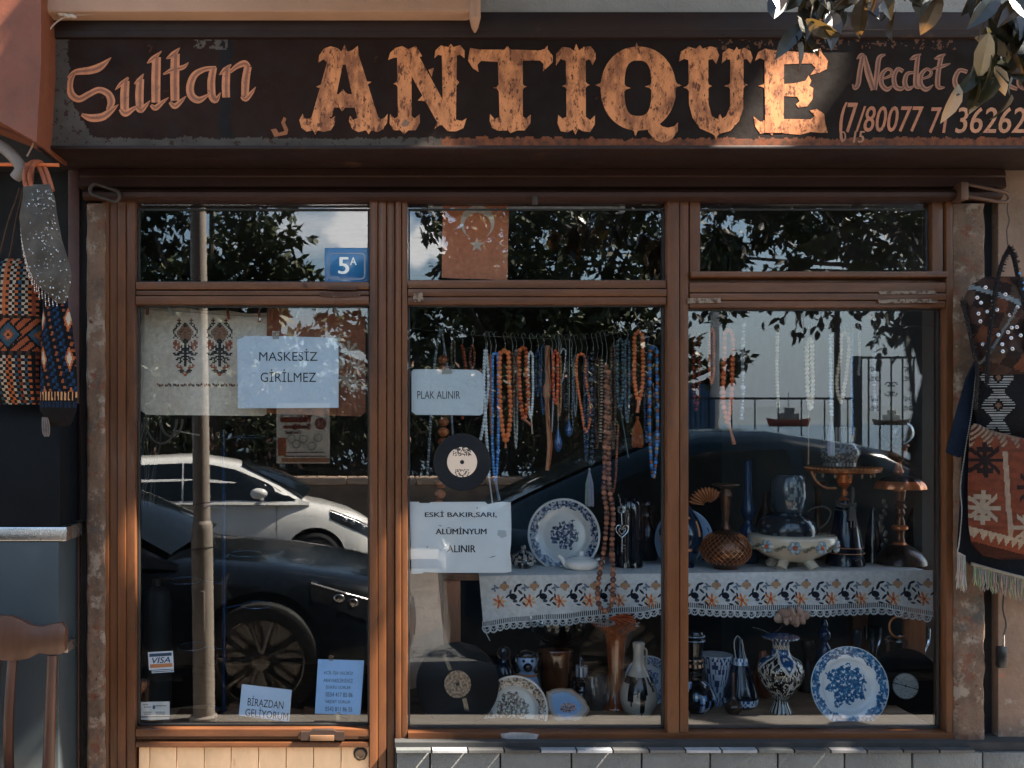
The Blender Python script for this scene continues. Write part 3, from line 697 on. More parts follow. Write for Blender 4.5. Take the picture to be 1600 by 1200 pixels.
NEC = [([(604, 352), (630, 330), (650, 325)], [6, 26, 10]), ([(640, 335), (622, 430), (612, 500), (592, 525), (580, 500)], [30, 30, 30, 22, 8]), ([(650, 330), (672, 430), (705, 535)], [20, 40, 34]), ([(775, 325), (738, 345), (725, 430), (712, 535)], [10, 28, 30, 26]),
  ([(762, 468), (805, 450), (812, 422), (784, 412), (754, 445), (752, 500), (785, 532), (822, 505)], [12, 18, 18, 20, 28, 30, 28, 6]), ([(880, 425), (848, 412), (826, 460), (836, 515), (870, 528), (892, 505)], [24, 24, 28, 30, 26, 6]),
  ([(945, 432), (905, 440), (890, 490), (908, 528), (945, 512)], [14, 24, 30, 28, 10]), ([(920, 355), (950, 340), (988, 322)], [8, 28, 8]), ([(968, 335), (958, 430), (958, 510), (990, 520)], [28, 30, 30, 8]),
  ([(992, 470), (1038, 452), (1046, 424), (1018, 413), (987, 447), (985, 502), (1018, 532), (1060, 505)], [12, 18, 18, 20, 28, 30, 28, 6]), ([(1066, 350), (1098, 340), (1132, 322)], [8, 28, 8]), ([(1108, 335), (1090, 430), (1088, 515), (1128, 520)], [28, 30, 30, 8]), ([(1052, 412), (1110, 395), (1162, 378)], [8, 22, 6]),
  ([(1262, 428), (1215, 420), (1188, 475), (1205, 525), (1250, 538), (1290, 510)], [24, 26, 30, 32, 26, 8]), ([(1340, 430), (1320, 500), (1350, 530)], [26, 28, 10]), ([(1420, 440), (1400, 500), (1440, 530)], [26, 28, 10]),
  ([(1500, 500), (1530, 520), (1560, 530)], [20, 26, 20]), ([(1575, 430), (1570, 500), (1600, 535)], [24, 28, 12]), ([(1640, 430), (1632, 500), (1670, 530)], [24, 28, 12])]
script(1180, NEC[:13], (.40, .155, .07), (.17, .06, .028), 'script_lettering')
for q in NEC[13:]: script(1180, [q], (.40, .155, .07), (.17, .06, .028), 'script_letter')
mb = MB()
mb.text('(7', (1312, 160, 1340, 222), SY - .0006, L(180, 108, 68), bold=.012, shear=.2)
mb.text('/80077', (1337, 166, 1443, 206), SY - .0006, L(180, 108, 68), bold=.012, shear=.25)
mb.text('71', (1452, 168, 1482, 208), SY - .0006, L(180, 108, 68), bold=.012, shear=.25)
mb.text('36262', (1493, 168, 1602, 208), SY - .0006, L(196, 130, 88), bold=.015, shear=.2)
mb.text('1', (1604, 172, 1612, 208), SY - .0006, L(196, 130, 88), bold=.015)
mb.text('0', (1312, 205, 1322, 221), SY - .0009, L(170, 110, 74), bold=.01)
mb.text('15', (1333, 205, 1351, 223), SY - .0006, L(170, 110, 74), bold=.03, shear=.2)
mb.build('phone_lettering', PAINT2, sg, smooth=0)
# faded flame-like flourish low on the board
mb = MB()
for pl in ([(88, 770), (120, 765), (135, 790), (170, 780), (150, 730), (165, 695), (180, 705), (172, 730), (192, 770), (185, 800), (110, 815)],): piece(mb, 400, pl, L(150, 84, 36))
mb.build('painted_flourish', PAINT2, sg, smooth=0)

# ------------------------------------------------------------------ fittings round the sign
mb = MB()
x0, x1 = P(-330, 0, -.42).x, P(63, 0, -.42).x
pl = [(-330, -60), (66, -60), (64, 0), (64, 100), (57, 222), (0, 190), (-330, 60)]
mb.prism(pl, -.44, .30); one(mb, 'rusty_panel', RUST, 'orange rusty metal panel at the end of the long sign', 'metal panel', (x0, -.3, 2.4))
def cable(name, pts, r, col, label, cat, mat=MATTE, k=6, n=8):
    q = spl([tuple(p) for p in pts], k); mb = MB(); mb.tube(q, r, n, col); return one(mb, name, mat, label, cat, q[0])
wr = thing('white_cable', 'thin white cable with a taped knot hanging down the end of the sign', 'cable', P(85, 25, -.34))
mb = MB(); mb.tube(spl([tuple(P(*q)) for q in ((146, 22, -.36), (118, 24, -.36), (95, 30, -.36), (78, 46, -.35), (68, 70, -.34), (65, 110, -.33), (62, 160, -.33), (60, 200, -.33), (52, 225, -.33), (42, 244, -.33))], 8), .0028, 8, (.36, .25, .18)); mb.build('cord', MATTE, wr)
mb = MB()
for q in ((80, 12), (88, 16), (95, 21), (103, 24), (112, 25)): mb.ball(P(q[0], q[1], -.362), .012, (1.5, .8, .55 + .3 * rnd.random()), 9, 6, (.42, .34, .27), rot=(0, rnd.uniform(.1, .6), 0))
mb.tube(spl([tuple(P(*q)) for q in ((78, 16, -.36), (75, 10, -.36), (84, 9, -.36), (96, 15, -.36), (104, 20, -.36))], 5), .004, 7, (.5, .42, .34))
mb.build('taped_knot', MATTE, wr)
cable('grey_conduit', [P(-60, 218, -.33), P(-10, 224, -.33), P(14, 238, -.34), P(32, 262, -.34), P(24, 278, -.33)], .019, (.16, .13, .11), 'thick grey pipe curving down above the hanging bags', 'pipe', n=12)
cable('hanging_rod', [P(-80, 257, -.34), P(30, 257, -.34), P(92, 258, -.34)], .006, L(190, 96, 48), 'thin orange rod from which the bags hang', 'rod')
cable('steel_conduit', [P(1500, -8, -.5), P(1535, 2, -.5), P(1562, 11, -.5), P(1600, 22, -.5)], .008, (.35, .38, .4), 'ribbed steel conduit crossing above the stucco wall top', 'conduit')
cable('hanging_wire', [P(1575, 312, -.12), P(1574, 330, -.12), P(1577, 345, -.12), P(1573, 362, -.12), P(1576, 392, -.12)], .0018, (.04, .03, .025), 'bent black wire carrying the flower patched bag', 'wire')
tl = thing('tube_light', 'unlit fluorescent tube under the window head above the flag', 'light tube', P(830, 324, .05))
mb = MB(); mb.tube([P(676, 323, .05), P(966, 324, .05)], .012, 12, (.62, .60, .56)); mb.build('tube', MATTE, tl)
mb = MB()
for x in (669, 969): mb = MB(); px_box(mb, x, 318, x + 8, 331, .03, .07, (.7, .7, .7), bev=.002); mb.build('end_holder', MATTE, tl)
# ------------------------------------------------------------------ things hung and standing outside, door side
NAVY = M('dark_gloss_cabinet', (.0045, .0055, .007), .4, var=.1, coat=.0, spec=.12, rvar=.2)
cb = thing('cabinet', 'dark navy metal cabinet with a bright strip behind the wooden chair', 'cabinet', (P(30, 0, -.2).x, -.1, 0))
mb = MB(); px_box(mb, -330, 628, 94, 823, -.22, .14, bev=.006); mb.build('upper_door', NAVY, cb)
mb = MB(); px_box(mb, -330, 846, 92, 1290, -.22, .14, bev=.006); mb.build('lower_door', M('blue_gloss_panel', (.034, .042, .046), .34, var=.1, spec=.4), cb)
mb = MB(); px_box(mb, -330, 823.5, 104, 845.5, -.226, .14, bev=.003); mb.build('metal_strip', STEEL, cb)
mb = MB(); px_box(mb, 88, 1004, 106, 1020, -.2, -.1, bev=.002); mb.build('door_catch', STEEL, cb)
# chair
ch = thing('wooden_chair', 'worn brown wooden chair with a wavy crest rail beside the dark cabinet', 'chair', (P(-12, 0, -.4).x, -.55, 0))
CY = -.40; CB = (.085, .033, .016)
def crest(u, v, d):
    hx = 109 * (2 * u - 1); px = -12 + hx
    a_ = abs(2 * u - 1)
    top = interp([(0, 962), (.25, 963), (.42, 970), (.55, 979), (.7, 981), (.85, 977), (.95, 976), (1, 985)], a_)[0]
    bot = interp([(0, 1031), (.3, 1033), (.5, 1030), (.65, 1022), (.8, 1025), (.95, 1025), (1, 1020)], a_)[0]
    p = P(px, lerp(top, bot, v), CY)
    return p + Vector((0, d + .03 * a_ * a_ - .008 * math.sin(PI * v) * (1 if d < .01 else -1), 0))
mb = MB()
mb.grid(40, 6, lambda u, v: crest(u, v, 0), lambda u, v: CB)
mb.grid(40, 6, lambda u, v: crest(1 - u, v, .024), lambda u, v: CB)
mb.grid(40, 1, lambda u, v: crest(1 - u, 0, .024 * (1 - v)), lambda u, v: CB); mb.grid(40, 1, lambda u, v: crest(u, 1, .024 * (1 - v)), lambda u, v: CB)
mb.grid(6, 1, lambda u, v: crest(1, 1 - u, .024 * (1 - v)), lambda u, v: CB); mb.grid(6, 1, lambda u, v: crest(0, u, .024 * (1 - v)), lambda u, v: CB)
mb.build('crest_rail', WOOD, ch)
zs = .46
def leg(pts, r, name):
    mb = MB(); mb.tube(pts, r, 10, CB); mb.build(name, WOOD, ch)
for sx in (-1, 1):
    t = P(-12 + sx * 94, 1024, CY + .035); s_ = P(-12 + sx * 88, 1190, CY)
    leg([t, s_, (s_.x, CY - .005, zs), (s_.x, CY + .07, .0)], [.017, .019, .021, .016], 'back_leg')
    leg([(s_.x * 1.0 + sx * .01, CY - .42, zs - .02), (s_.x + sx * .015, CY - .42, 0)], [.021, .015], 'front_leg')
for k, px in enumerate((-58, -31, -6, 19)):
    mb = MB(); a, b = P(px - 7, 1028, CY + .012), P(px + 7, 1028, CY + .012); h = a.z - zs
    mb.grid(4, 12, lambda u, v: Vector((lerp(a.x, b.x, u) + (.012 * (k - 1.5)) * -v * .6, CY + .012 - .02 * math.sin(PI * v) - .004 * math.sin(PI * u), a.z - h * v)), lambda u, v: CB)
    mb.grid(4, 12, lambda u, v: Vector((lerp(b.x, a.x, u) + (.012 * (k - 1.5)) * -v * .6, CY + .024 - .02 * math.sin(PI * v), a.z - h * v)), lambda u, v: CB)
    mb.build('slat', WOOD, ch)
mb = MB(); c = P(-12, 0, CY); mb.box(c.x - .21, c.x + .21, CY - .44, CY + .01, zs - .015, zs + .02, CB, 0, .012); mb.build('seat', WOOD, ch)
mb = MB()
for yy in (CY - .42, CY + .0): mb = MB(); mb.box(c.x - .17, c.x + .17, yy - .008, yy + .008, zs - .07, zs - .02, CB); mb.build('apron', WOOD, ch)

OR_, CR, DK, TE, RD = L(172, 92, 52), L(176, 152, 128), L(24, 20, 20), L(52, 74, 84), L(124, 58, 38)
# striped woven bag
def woven(px, py, u, v):
    band = 495 < py < 556
    if not band:
        w_ = 4.6; cx = int(math.floor(px / w_)); cy = int(math.floor(py / 4.6))
        colr = [CR, OR_, OR_, CR, CR, OR_, TE, CR, CR, OR_, RD, OR_, DK, TE][(cx + 40) % 14] if py < 495 else [CR, CR, OR_, OR_, CR, TE, RD, CR, TE, OR_, DK, RD, DK, TE][(cx + 40) % 14]
        return DK if (cx + cy) % 2 and (cx % 3 or colr is CR) else colr
    if py < 500 or py > 551: return DK if int(px / 6) % 2 else L(60, 44, 34)
    for c0 in (22, 67, -22):
        d = abs(px - c0) / 22 + abs(py - 525) / 25
        if d < .13: return DK
        if d < .33: return OR_
        if d < .5: return TE if int(px / 3 + py / 3) % 2 else L(120, 70, 44)
        if d < .78: return TE
        if d < .95: return DK
    return L(150, 76, 44) if int((px + py) / 5) % 3 else DK
wb = thing('woven_bag', 'checked orange and cream woven bag with a diamond band hanging outside the door', 'bag', P(30, 630, -.34))
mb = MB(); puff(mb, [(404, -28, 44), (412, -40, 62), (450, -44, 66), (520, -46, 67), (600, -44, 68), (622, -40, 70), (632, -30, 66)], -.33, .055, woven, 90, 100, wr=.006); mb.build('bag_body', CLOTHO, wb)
mb = MB()
for a_, b_ in (((-4, 404), (31, 292)), ((14, 404), (36, 294)), ((36, 404), (34, 300))):
    q = [P(lerp(a_[0], b_[0], t), lerp(a_[1], b_[1], t) + 3 * math.sin(t * 9), -.34) for t in [i / 14 for i in range(15)]]
    mb.tube(q, .004, 6, (.08, .045, .03))
mb.build('strap', CLOTHO, wb)
# navy drawstring bag
def kil(px, py, u, v):
    if py > 628: return L(24, 40, 60) if py < 637 and int(px / 2) % 3 else DK
    if py > 612: return L(210, 150, 100) if (int(px) % 5 < 2 and py < 626) else DK
    k = int((px + (py * .12)) // 3.6); r = int(py // 5.2)
    d = abs(((px - 90 + (py - 520) * -.05) % 40) - 20) / 6 + abs(((py - 530) % 62) - 31) / 20
    if d < .6: return L(196, 176, 150)
    if d < 1: return OR_
    h = (k * 7 + r * 3) % 13
    return L(30, 56, 84) if h in (0, 4) else (L(140, 74, 42) if h == 2 else (L(22, 36, 54) if h in (7, 9) else L(16, 16, 19)))
db = thing('drawstring_bag', 'dark navy kilim pouch with orange and blue stitches beside the woven bag', 'bag', P(92, 668, -.36))
mb = MB(); puff(mb, [(468, 70, 104), (500, 66, 112), (560, 64, 119), (610, 63, 121), (640, 62, 120), (662, 76, 112), (668, 84, 104)], -.37, .035, kil, 44, 90, wr=.006); mb.build('bag_body', CLOTHO, db)
mb = MB()
for k in range(7): mb.tube(spl([tuple(P(*q)) for q in ((66 + k * 1.4, 652, -.38), (66 + k * 1.8, 664, -.382), (67 + k * 1.7, 676, -.38), (70 + k * .9, 682, -.38))], 3), .0016, 5, (.10, .12, .15) if k % 2 else (.3, .2, .13))
mb.build('tassel', CLOTHO, db)
mb = MB()
for k in range(4): mb.tube(spl([tuple(P(*q)) for q in ((72 + k * 8, 470, -.37), (76 + k * 5, 440, -.36), (70 + k * 3, 400 - k * 12, -.35), (54, 330, -.34))], 5), .003, 6, (.03, .035, .045))
mb.build('cord', CLOTHO, db)
# grey beaded bag
gb = thing('beaded_bag', 'grey leaf shaped bag sewn with silver beads and orange cord handles', 'bag', P(70, 480, -.38))
def greyb(px, py, u, v):
    n = nz(px * .05, py * .02)
    fold = math.sin((px * .5 + py) * .11)  # fold shading put into the cloth colour
    return mixc((.075, .063, .052), (.14, .12, .098), min(1, max(0, .5 + .5 * n + .2 * fold)))
GR = [(288, 36, 78), (310, 36, 86), (340, 30, 90), (375, 34, 97), (410, 42, 108), (430, 50, 112), (446, 60, 110), (462, 76, 106), (474, 90, 103)]
mb = MB(); puff(mb, GR, -.385, .03, greyb, 40, 60, wr=.012); mb.build('bag_body', CLOTHO, gb)
mb = MB()
for i in range(520):
    py = 296 + 176 * rnd.random() ** 1.05; l, r = interp(GR, py); u = rnd.random(); px = lerp(l, r, u)
    dens = 1 - abs((px - l) / (r - l) - .62) * 2.4 if py < 400 else .25
    if rnd.random() > max(.10, dens): continue
    e = math.sqrt(max(0, 1 - (2 * u - 1) ** 2))
    mb.ball(P(px, py, -.388 - .03 * e), rnd.choice((.0016, .0022, .003)), n=6, k=4, col=rnd.choice(((.75, .72, .66), (.5, .45, .4), (.28, .24, .2), (.8, .78, .75))))
mb.build('sewn_bead', M('silver_bead', attr=True, rough=.2, metal=.75, var=.2), gb)['kind'] = 'stuff'
mb = MB()
for i in range(23):
    v = i / 22; py = lerp(352, 472, v); l, r = interp(GR, py)
    n = 7 if i % 2 else 5
    for k in range(n): mb.ball(P(l + 1 + rnd.uniform(-.4, .4) + k * .2, py + 2 + k * 3.4, -.386), .0019, (1, 1, 1.6), 6, 4, (.62, .55, .48) if k % 3 else (.34, .17, .11))
mb.build('bead_fringe', BEADM, gb)
mb = MB()
for dx in (0, 8):
    mb.tube(spl([tuple(P(*q)) for q in ((41 + dx, 292, -.385), (38 + dx, 275, -.385), (43 + dx, 260, -.375), (52 + dx * .6, 253, -.35), (58 + dx, 256, -.33), (66 + dx, 272, -.345), (74 + dx, 298, -.365))], 6), .0075, 8, L(140, 74, 44))
for dx in (0, 8):
    for k in range(13): 
        p = P(39.5 + dx + .2 * k, 288 - k * 2.4, -.385); mb.tube([p + Vector((-.009, 0, .001)), p + Vector((0, -.0085, 0)), p + Vector((.009, 0, -.001))], .0013, 5, L(120, 60, 36))
mb.build('cord_handle', MATTE, gb)

# ------------------------------------------------------------------ things hung outside on the plaster wall
BR, TAN, GY = L(92, 58, 44), L(150, 92, 64), L(112, 116, 118)
def patch(px, py, u, v):
    cx, cy = int((px + .35 * py) // 24), int((py - .3 * px) // 26)
    c_ = [L(70, 46, 36), L(118, 70, 48), L(46, 34, 30), L(96, 74, 60), L(60, 40, 36), L(84, 60, 52)][(cx * 5 + cy * 3) % 6]
    if abs((px - 1523) * .42 - (py - 452)) < 4 and px < 1590: return L(130, 136, 138)
    if abs((px - 1580) * -1.9 - (py - 470)) < 4: return L(110, 112, 112)
    return mixc(c_, (.02, .015, .014), .35 + .3 * nz(px * .07, py * .07))
pb = thing('patchwork_bag', 'brown patchwork bag with silver sequin flowers hung on a wire by the window', 'bag', P(1560, 600, -.2))
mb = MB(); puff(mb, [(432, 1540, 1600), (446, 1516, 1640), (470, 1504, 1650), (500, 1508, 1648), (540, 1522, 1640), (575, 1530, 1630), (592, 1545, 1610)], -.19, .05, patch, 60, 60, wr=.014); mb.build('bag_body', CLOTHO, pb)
mb = MB()
for px, py in ((1540, 449), (1533, 473), (1529, 490), (1532, 502), (1543, 487), (1558, 484), (1571, 460), (1578, 492), (1581, 512), (1589, 511), (1560, 523), (1536, 538), (1566, 538), (1582, 545), (1575, 519), (1567, 549), (1595, 524), (1580, 528), (1527, 465), (1590, 480), (1552, 470)):
    o = P(px, py, -.245)
    mb = MB()
    for k in range(6):
        t = 2 * PI * k / 6; mb.ball(o + Vector((math.cos(t) * .0042, 0, math.sin(t) * .0042)), .0027, (1, .4, 1), 6, 4, (.5, .5, .49))
    mb.ball(o + Vector((0, -.002, 0)), .0025, n=6, k=4, col=L(220, 130, 80) if (px + py) % 3 == 0 else (.75, .78, .8))
    mb.build('sequin_flower', MATS['silver_bead'], pb)
mb = MB()
def strap(pts, r, col, mat_noise=True):
    q = spl(pts, 8)
    mb.tube([P(*p) for p in q], r, 8, col)
    for i, p in enumerate(q):
        for k in range(4):
            t = rnd.random() * 2 * PI; c_ = P(*p); mb.tube([c_, c_ + Vector((math.cos(t) * .012, -.006 * rnd.random() - .004, math.sin(t) * .012))], .0014, 4, (.02, .018, .018) if k else (.10, .06, .04))
strap([(1577, 388, -.17), (1566, 410, -.2), (1556, 450, -.24), (1549, 500, -.25), (1544, 545, -.25), (1542, 600, -.24)], .007, (.02, .017, .017))
strap([(1577, 388, -.17), (1584, 402, -.2), (1592, 440, -.23), (1600, 480, -.24), (1606, 560, -.24)], .007, (.02, .017, .017))
strap([(1503, 470, -.2), (1512, 505, -.21), (1520, 545, -.21), (1527, 580, -.21), (1524, 640, -.2)], .006, (.03, .024, .022))
mb.build('plaited_strap', CLOTHO, pb)
for q in ((1593, 427), (1600, 442), (1599, 452)): mb = MB(); mb.ball(P(q[0], q[1], -.24), .0045, n=8, k=6, col=L(70, 130, 190)); mb.build('glass_bead', BEADM, pb)
def dkil(px, py, u, v):
    a_ = (px - 1553) ; b_ = py - 612
    d = abs(a_) + abs((b_ % 44) - 22) * .9
    st_ = int(py) % 4 < 2
    if 9 < d < 26 and st_ and abs(a_) < 24: return L(150, 146, 140)
    if d < 5: return L(112, 82, 62)
    return L(20, 18, 20)
mb = MB(); puff(mb, [(560, 1530, 1640), (590, 1524, 1640), (640, 1522, 1634), (668, 1528, 1620), (682, 1545, 1600)], -.175, .03, dkil, 60, 70, wr=.008)
kb = one(mb, 'black_kilim_bag', CLOTHO, 'black kilim bag with pale stepped stitching between the patchwork and orange bags', 'bag', P(1570, 682, -.175))
def okil(px, py, u, v):
    O1 = mixc(L(128, 64, 42), L(88, 46, 33), .5 + .5 * nz(px * .04, py * .15))
    # arched lower hem of pale triangles
    hem = 822 + 26 * ((px - 1512) / 100)
    if py > hem + 22: return L(60, 28, 20)
    if py > hem: return L(158, 138, 116) if (py - hem) < 4 + abs(((px) % 11) - 5.5) * 2.4 else L(120, 60, 40)
    for cx, cy, c_ in ((1527, 792, 1), (1597, 760, 0), (1592, 822, 1), (1530, 718, 0), (1652, 780, 1)):
        dx, dy = abs(px - cx), abs(py - cy)
        if (dx < 3 and dy < 27) or (dy < 3 and dx < 24) or (abs(dx - dy) < 4 and dx < 19) or (dx < 10 and abs(dy - 16) < 4): return L(150, 132, 112) if c_ else L(40, 28, 26)
    if abs(px - (1560 + (py - 760) * .07)) < 3.6 and py > 705: return L(150, 126, 106)
    if py < 690 + 10 * math.sin(px * .3): return L(80, 48, 36) if int(px / 4 + py / 4) % 2 else L(150, 120, 96)
    return O1
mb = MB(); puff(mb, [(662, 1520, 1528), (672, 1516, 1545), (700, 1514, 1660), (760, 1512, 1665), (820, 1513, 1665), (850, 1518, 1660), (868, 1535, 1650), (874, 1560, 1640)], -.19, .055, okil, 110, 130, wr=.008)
one(mb, 'orange_kilim_bag', CLOTHO, 'faded orange kilim bag with pale and dark star motifs above the cream fringe', 'bag', P(1580, 874, -.19))
fk = thing('fringed_kilim', 'long navy kilim bag with white piping and a cream fringe behind the orange bag', 'bag', P(1560, 930, -.14))
mb = MB()
mb.prism([(1527, 560), (1532, 575), (1508, 706), (1500, 715), (1480, 707), (1492, 660), (1512, 590)], -.15, .012, L(26, 36, 50))
mb.prism([(1527, 560), (1660, 560), (1665, 920), (1600, 905), (1520, 884), (1500, 862), (1505, 780), (1508, 706)], -.135, .02, L(20, 24, 32))
mb.build('cloth_body', CLOTHO, fk, smooth=0)
mb = MB()
q = spl([(1526, 575, -.156), (1519, 640, -.156), (1508, 706, -.156), (1501, 760, -.15), (1503, 800, -.15), (1499, 845, -.15), (1496, 862, -.15)], 12)
for i in range(len(q) - 1):
    for k in range(2): mb.ball(P(lerp(q[i][0], q[i + 1][0], k / 2), lerp(q[i][1], q[i + 1][1], k / 2), q[i][2]), .0026, (1, .7, .7), 6, 4, (.52, .48, .42))
mb.build('white_piping', CLOTHO, fk)
mb = MB()
def fringe(n, f0, f1, ln, Y, col, r=.0017):
    for i in range(n):
        t = i / (n - 1); x0, y0 = lerp(f0[0], f1[0], t), lerp(f0[1], f1[1], t); l_ = ln * rnd.uniform(.75, 1.1)
        q = spl([tuple(P(x0, y0, Y)), tuple(P(x0 + rnd.uniform(-2, 2), y0 + l_ * .5, Y - rnd.uniform(0, .014))), tuple(P(x0 + rnd.uniform(-4, 4), y0 + l_, Y - rnd.uniform(0, .012)))], 4)
        mb.tube(q, [r] * (len(q) - 1) + [r * .4], 4, tuple(c * rnd.uniform(.7, 1.15) for c in col), cap=False)
fringe(150, (1521, 882), (1664, 921), 36, -.15, (.36, .30, .22))
fringe(36, (1496, 862), (1508, 868), 54, -.155, (.46, .40, .32))
mb.build('fringe', CLOTHO, fk, smooth=60)
mb = MB(); q = [P(x, y, -.152) for x, y in ((1518, 881), (1560, 893), (1610, 906), (1664, 920))]; mb.tube(spl([tuple(p) for p in q], 6), .006, 8, (.33, .27, .2)); mb.build('braided_hem', CLOTHO, fk)
ky = thing('hanging_tool', 'small tool with a black plastic grip hanging on a cord beside the dark wall groove', 'tool', P(1568, 1045, -.06))
mb = MB(); px_box(mb, 1561, 1011, 1575, 1045, -.075, -.05, bev=.006); mb.build('grip', M('black_plastic', (.008, .008, .009), .3), ky)
mb = MB(); mb.tube([P(1568, 1012, -.062), P(1568, 992, -.062)], .004, 8); mb.build('steel_neck', STEEL, ky)
mb = MB(); mb.tube(spl([tuple(P(*p)) for p in ((1568, 994, -.06), (1572, 975, -.05), (1567, 950, -.05), (1570, 915, -.05))], 5), .003, 6, (.02, .018, .016)); mb.build('cord', MATTE, ky)

# ------------------------------------------------------------------ papers and plates on the glass
def quad(mb, pts, Y, col, th=.0006):
    mb.prism(pts, Y, th, col)
PB, PW = (.62, .66, .70), (.68, .685, .68)
INK = (.018, .018, .022)
def rpt(x, y, cen, a):
    dx, dy = x - cen[0], y - cen[1]; return (cen[0] + dx * math.cos(a) - dy * math.sin(a), cen[1] + dx * math.sin(a) + dy * math.cos(a))
YP = .006
def notice(name, outline, lines, label, col=PW, bold=0.0, rot=0.0, cen=None, extra=None, tape=()):
    mb = MB(); quad(mb, outline, YP, col)
    for t, box in lines: mb.text(t, box, YP - .0006, INK, bold=bold, rot=rot, cen=cen)
    if extra: extra(mb)
    c = P(sum(p[0] for p in outline) / len(outline), max(p[1] for p in outline), YP)
    t_ = thing(name, label, 'notice', c)
    mb.build('sheet', PAPER, t_, smooth=0)
    for q in tape:
        m2 = MB(); m2.prism(q, .0045, .0005, (.8, .8, .78)); m2.build('tape', TAPE, t_, smooth=0)
    return t_
G_ = 'notices taped inside the glass'
notice('paper_notice', [(371, 525), (450, 525.5), (529, 528), (529, 560), (529, 637), (372, 638), (371, 600)], [('MASKESİZ', (405, 545, 496, 564)), ('GİRİLMEZ', (407, 577, 494, 597))], 'large pale blue notice over the embroidered cloths on the door, two printed lines', PB, tape=([(425, 517), (437, 517), (436, 530), (426, 530)], [(366, 521), (378, 518), (381, 527), (369, 531)], [(522, 523), (533, 526), (531, 535), (519, 532)]))['group'] = G_
notice('paper_notice', [(643, 580), (646, 577), (700, 577), (745, 578), (753, 583), (756, 593), (755, 646), (750, 649), (650, 648), (643, 643)], [('PLAK ALINIR', (652, 611, 719, 623))], 'small white card with rounded corners and one printed line above the small record', (.60, .62, .62), tape=([(690, 573), (706, 572), (706, 584), (690, 585)],))['group'] = G_
notice('paper_notice', [(640, 784), (655, 784), (655, 786), (672, 786), (672, 784.5), (758, 784), (762, 788), (775, 785), (786, 784), (798, 785), (799, 820), (798.5, 850), (797, 865), (799, 880), (799, 893), (790, 895), (690, 895), (662, 894), (660, 896), (643, 897), (642, 860)],
  [('ESKİ BAKIR,SARI,', (664, 798, 776, 809)), ('ALÜMİNYUM', (681, 823, 760, 835)), ('ALINIR', (699, 852, 743, 863))], 'white notice with torn edges and three bold printed lines beside the sugar bowl', PW, .035, 0, None,
  lambda mb: [mb.prism([(778, 828), (790, 829), (792, 838), (784, 841), (777, 836)], YP - .0006, .0004, (.42, .44, .43)), mb.prism([(763, 871), (776, 868), (770, 871)], YP - .0006, .0004, (.12, .13, .14)), mb.prism([(685, 820), (692, 822), (687, 822)], YP - .0006, .0004, (.1, .1, .1)), mb.prism([(666, 855), (669, 853), (668, 856)], YP - .0006, .0004, (.1, .1, .1)), mb.prism([(744, 793), (747, 793), (746, 795)], YP - .0006, .0004, (.02, .02, .02))])['group'] = G_
cn_ = (414, 1099); ra = math.radians(6)
notice('paper_notice', [(378, 1069), (456, 1078), (452, 1128), (373, 1118)], [('BİRAZDAN', (387, 1089, 443, 1105)), ('GELİYORUM', (385, 1106, 452, 1122))], 'tilted blue sheet low on the door glass with two printed lines', (.44, .60, .80), 0, ra, cn_)['group'] = G_
ln = ['ACİL İŞE GELİRİZ', 'ARAYABİLİRSİNİZ', 'ŞÜKRÜ GÜRLER', '0554 417 85 86', 'NEJDET GÜRLER', '0542 811 86 55']
notice('paper_notice', [(497, 1030), (569, 1032), (563, 1117), (492, 1115)], [(t, (505 + (4 if len(t) < 15 else 0), 1048 + 11.3 * i, 551 - (3 if len(t) < 14 else 0), 1055 + 11.3 * i)) for i, t in enumerate(ln)], 'blue phone number sheet low on the door glass, beside the door post', (.30, .52, .84), 0, math.radians(1.5), (530, 1080), tape=([(514, 1024), (521, 1024), (520, 1033), (514, 1033)], [(526, 1113), (532, 1113), (531, 1125), (525, 1125)]))['group'] = G_
mb = MB(); r_ = math.radians(-3.5); cc = (252, 1034)
for pts, c_, d in (([(232, 1018), (271, 1018), (271, 1046), (232, 1046)], (.72, .76, .82), 0), ([(234, 1020.5), (269, 1020.5), (269, 1025.5), (234, 1025.5)], (.03, .07, .12), 1), ([(234, 1037), (269, 1037), (269, 1043), (234, 1043)], (.62, .24, .09), 1), ([(236, 1047), (271, 1047), (271, 1051), (236, 1051)], (.72, .76, .82), 1), ([(236, 1048.5), (271, 1048.5), (271, 1049.7), (236, 1049.7)], (.05, .08, .12), 2)):
    mb.prism([rpt(x, y, cc, r_) for x, y in pts], YP - .0004 * d, .0004, c_)
mb.text('VISA', (238, 1026.8, 266, 1036), YP - .0008, (.02, .05, .12), bold=.02, shear=.25, rot=r_, cen=cc)
one(mb, 'payment_sticker', PAPER, 'small white card payment sticker with dark and orange bands on the door glass', 'sticker', P(252, 1052, YP), smooth=0)
mb = MB(); mb.prism([(220, 1097), (265, 1096), (265, 1124), (220, 1125)], YP, .0005, (.58, .60, .60))
for i, (x0, x1, y) in enumerate(((223, 233, 1100), (225, 237, 1104), (243, 261, 1102), (224, 238, 1112), (225, 236, 1115), (243, 259, 1112), (244, 258, 1115))):
    for k in range(int((x1 - x0) / 2.2)): mb.prism([(x0 + k * 2.2, y), (x0 + k * 2.2 + 1.5, y), (x0 + k * 2.2 + 1.5, y + 1.6), (x0 + k * 2.2, y + 1.6)], YP - .0005, .0004, (.12, .13, .15))
mb.prism([(240, 1101), (243, 1104), (242, 1108), (239, 1108), (238, 1105)], YP - .0005, .0004, (.06, .12, .22))
mb.prism([(220, 1119.5), (265, 1119), (265, 1120.5), (220, 1121)], YP - .0005, .0004, (.02, .02, .02))
one(mb, 'business_card', PAPER, 'white business card tucked into the bottom corner of the door glass', 'card', P(242, 1125, YP), smooth=0)
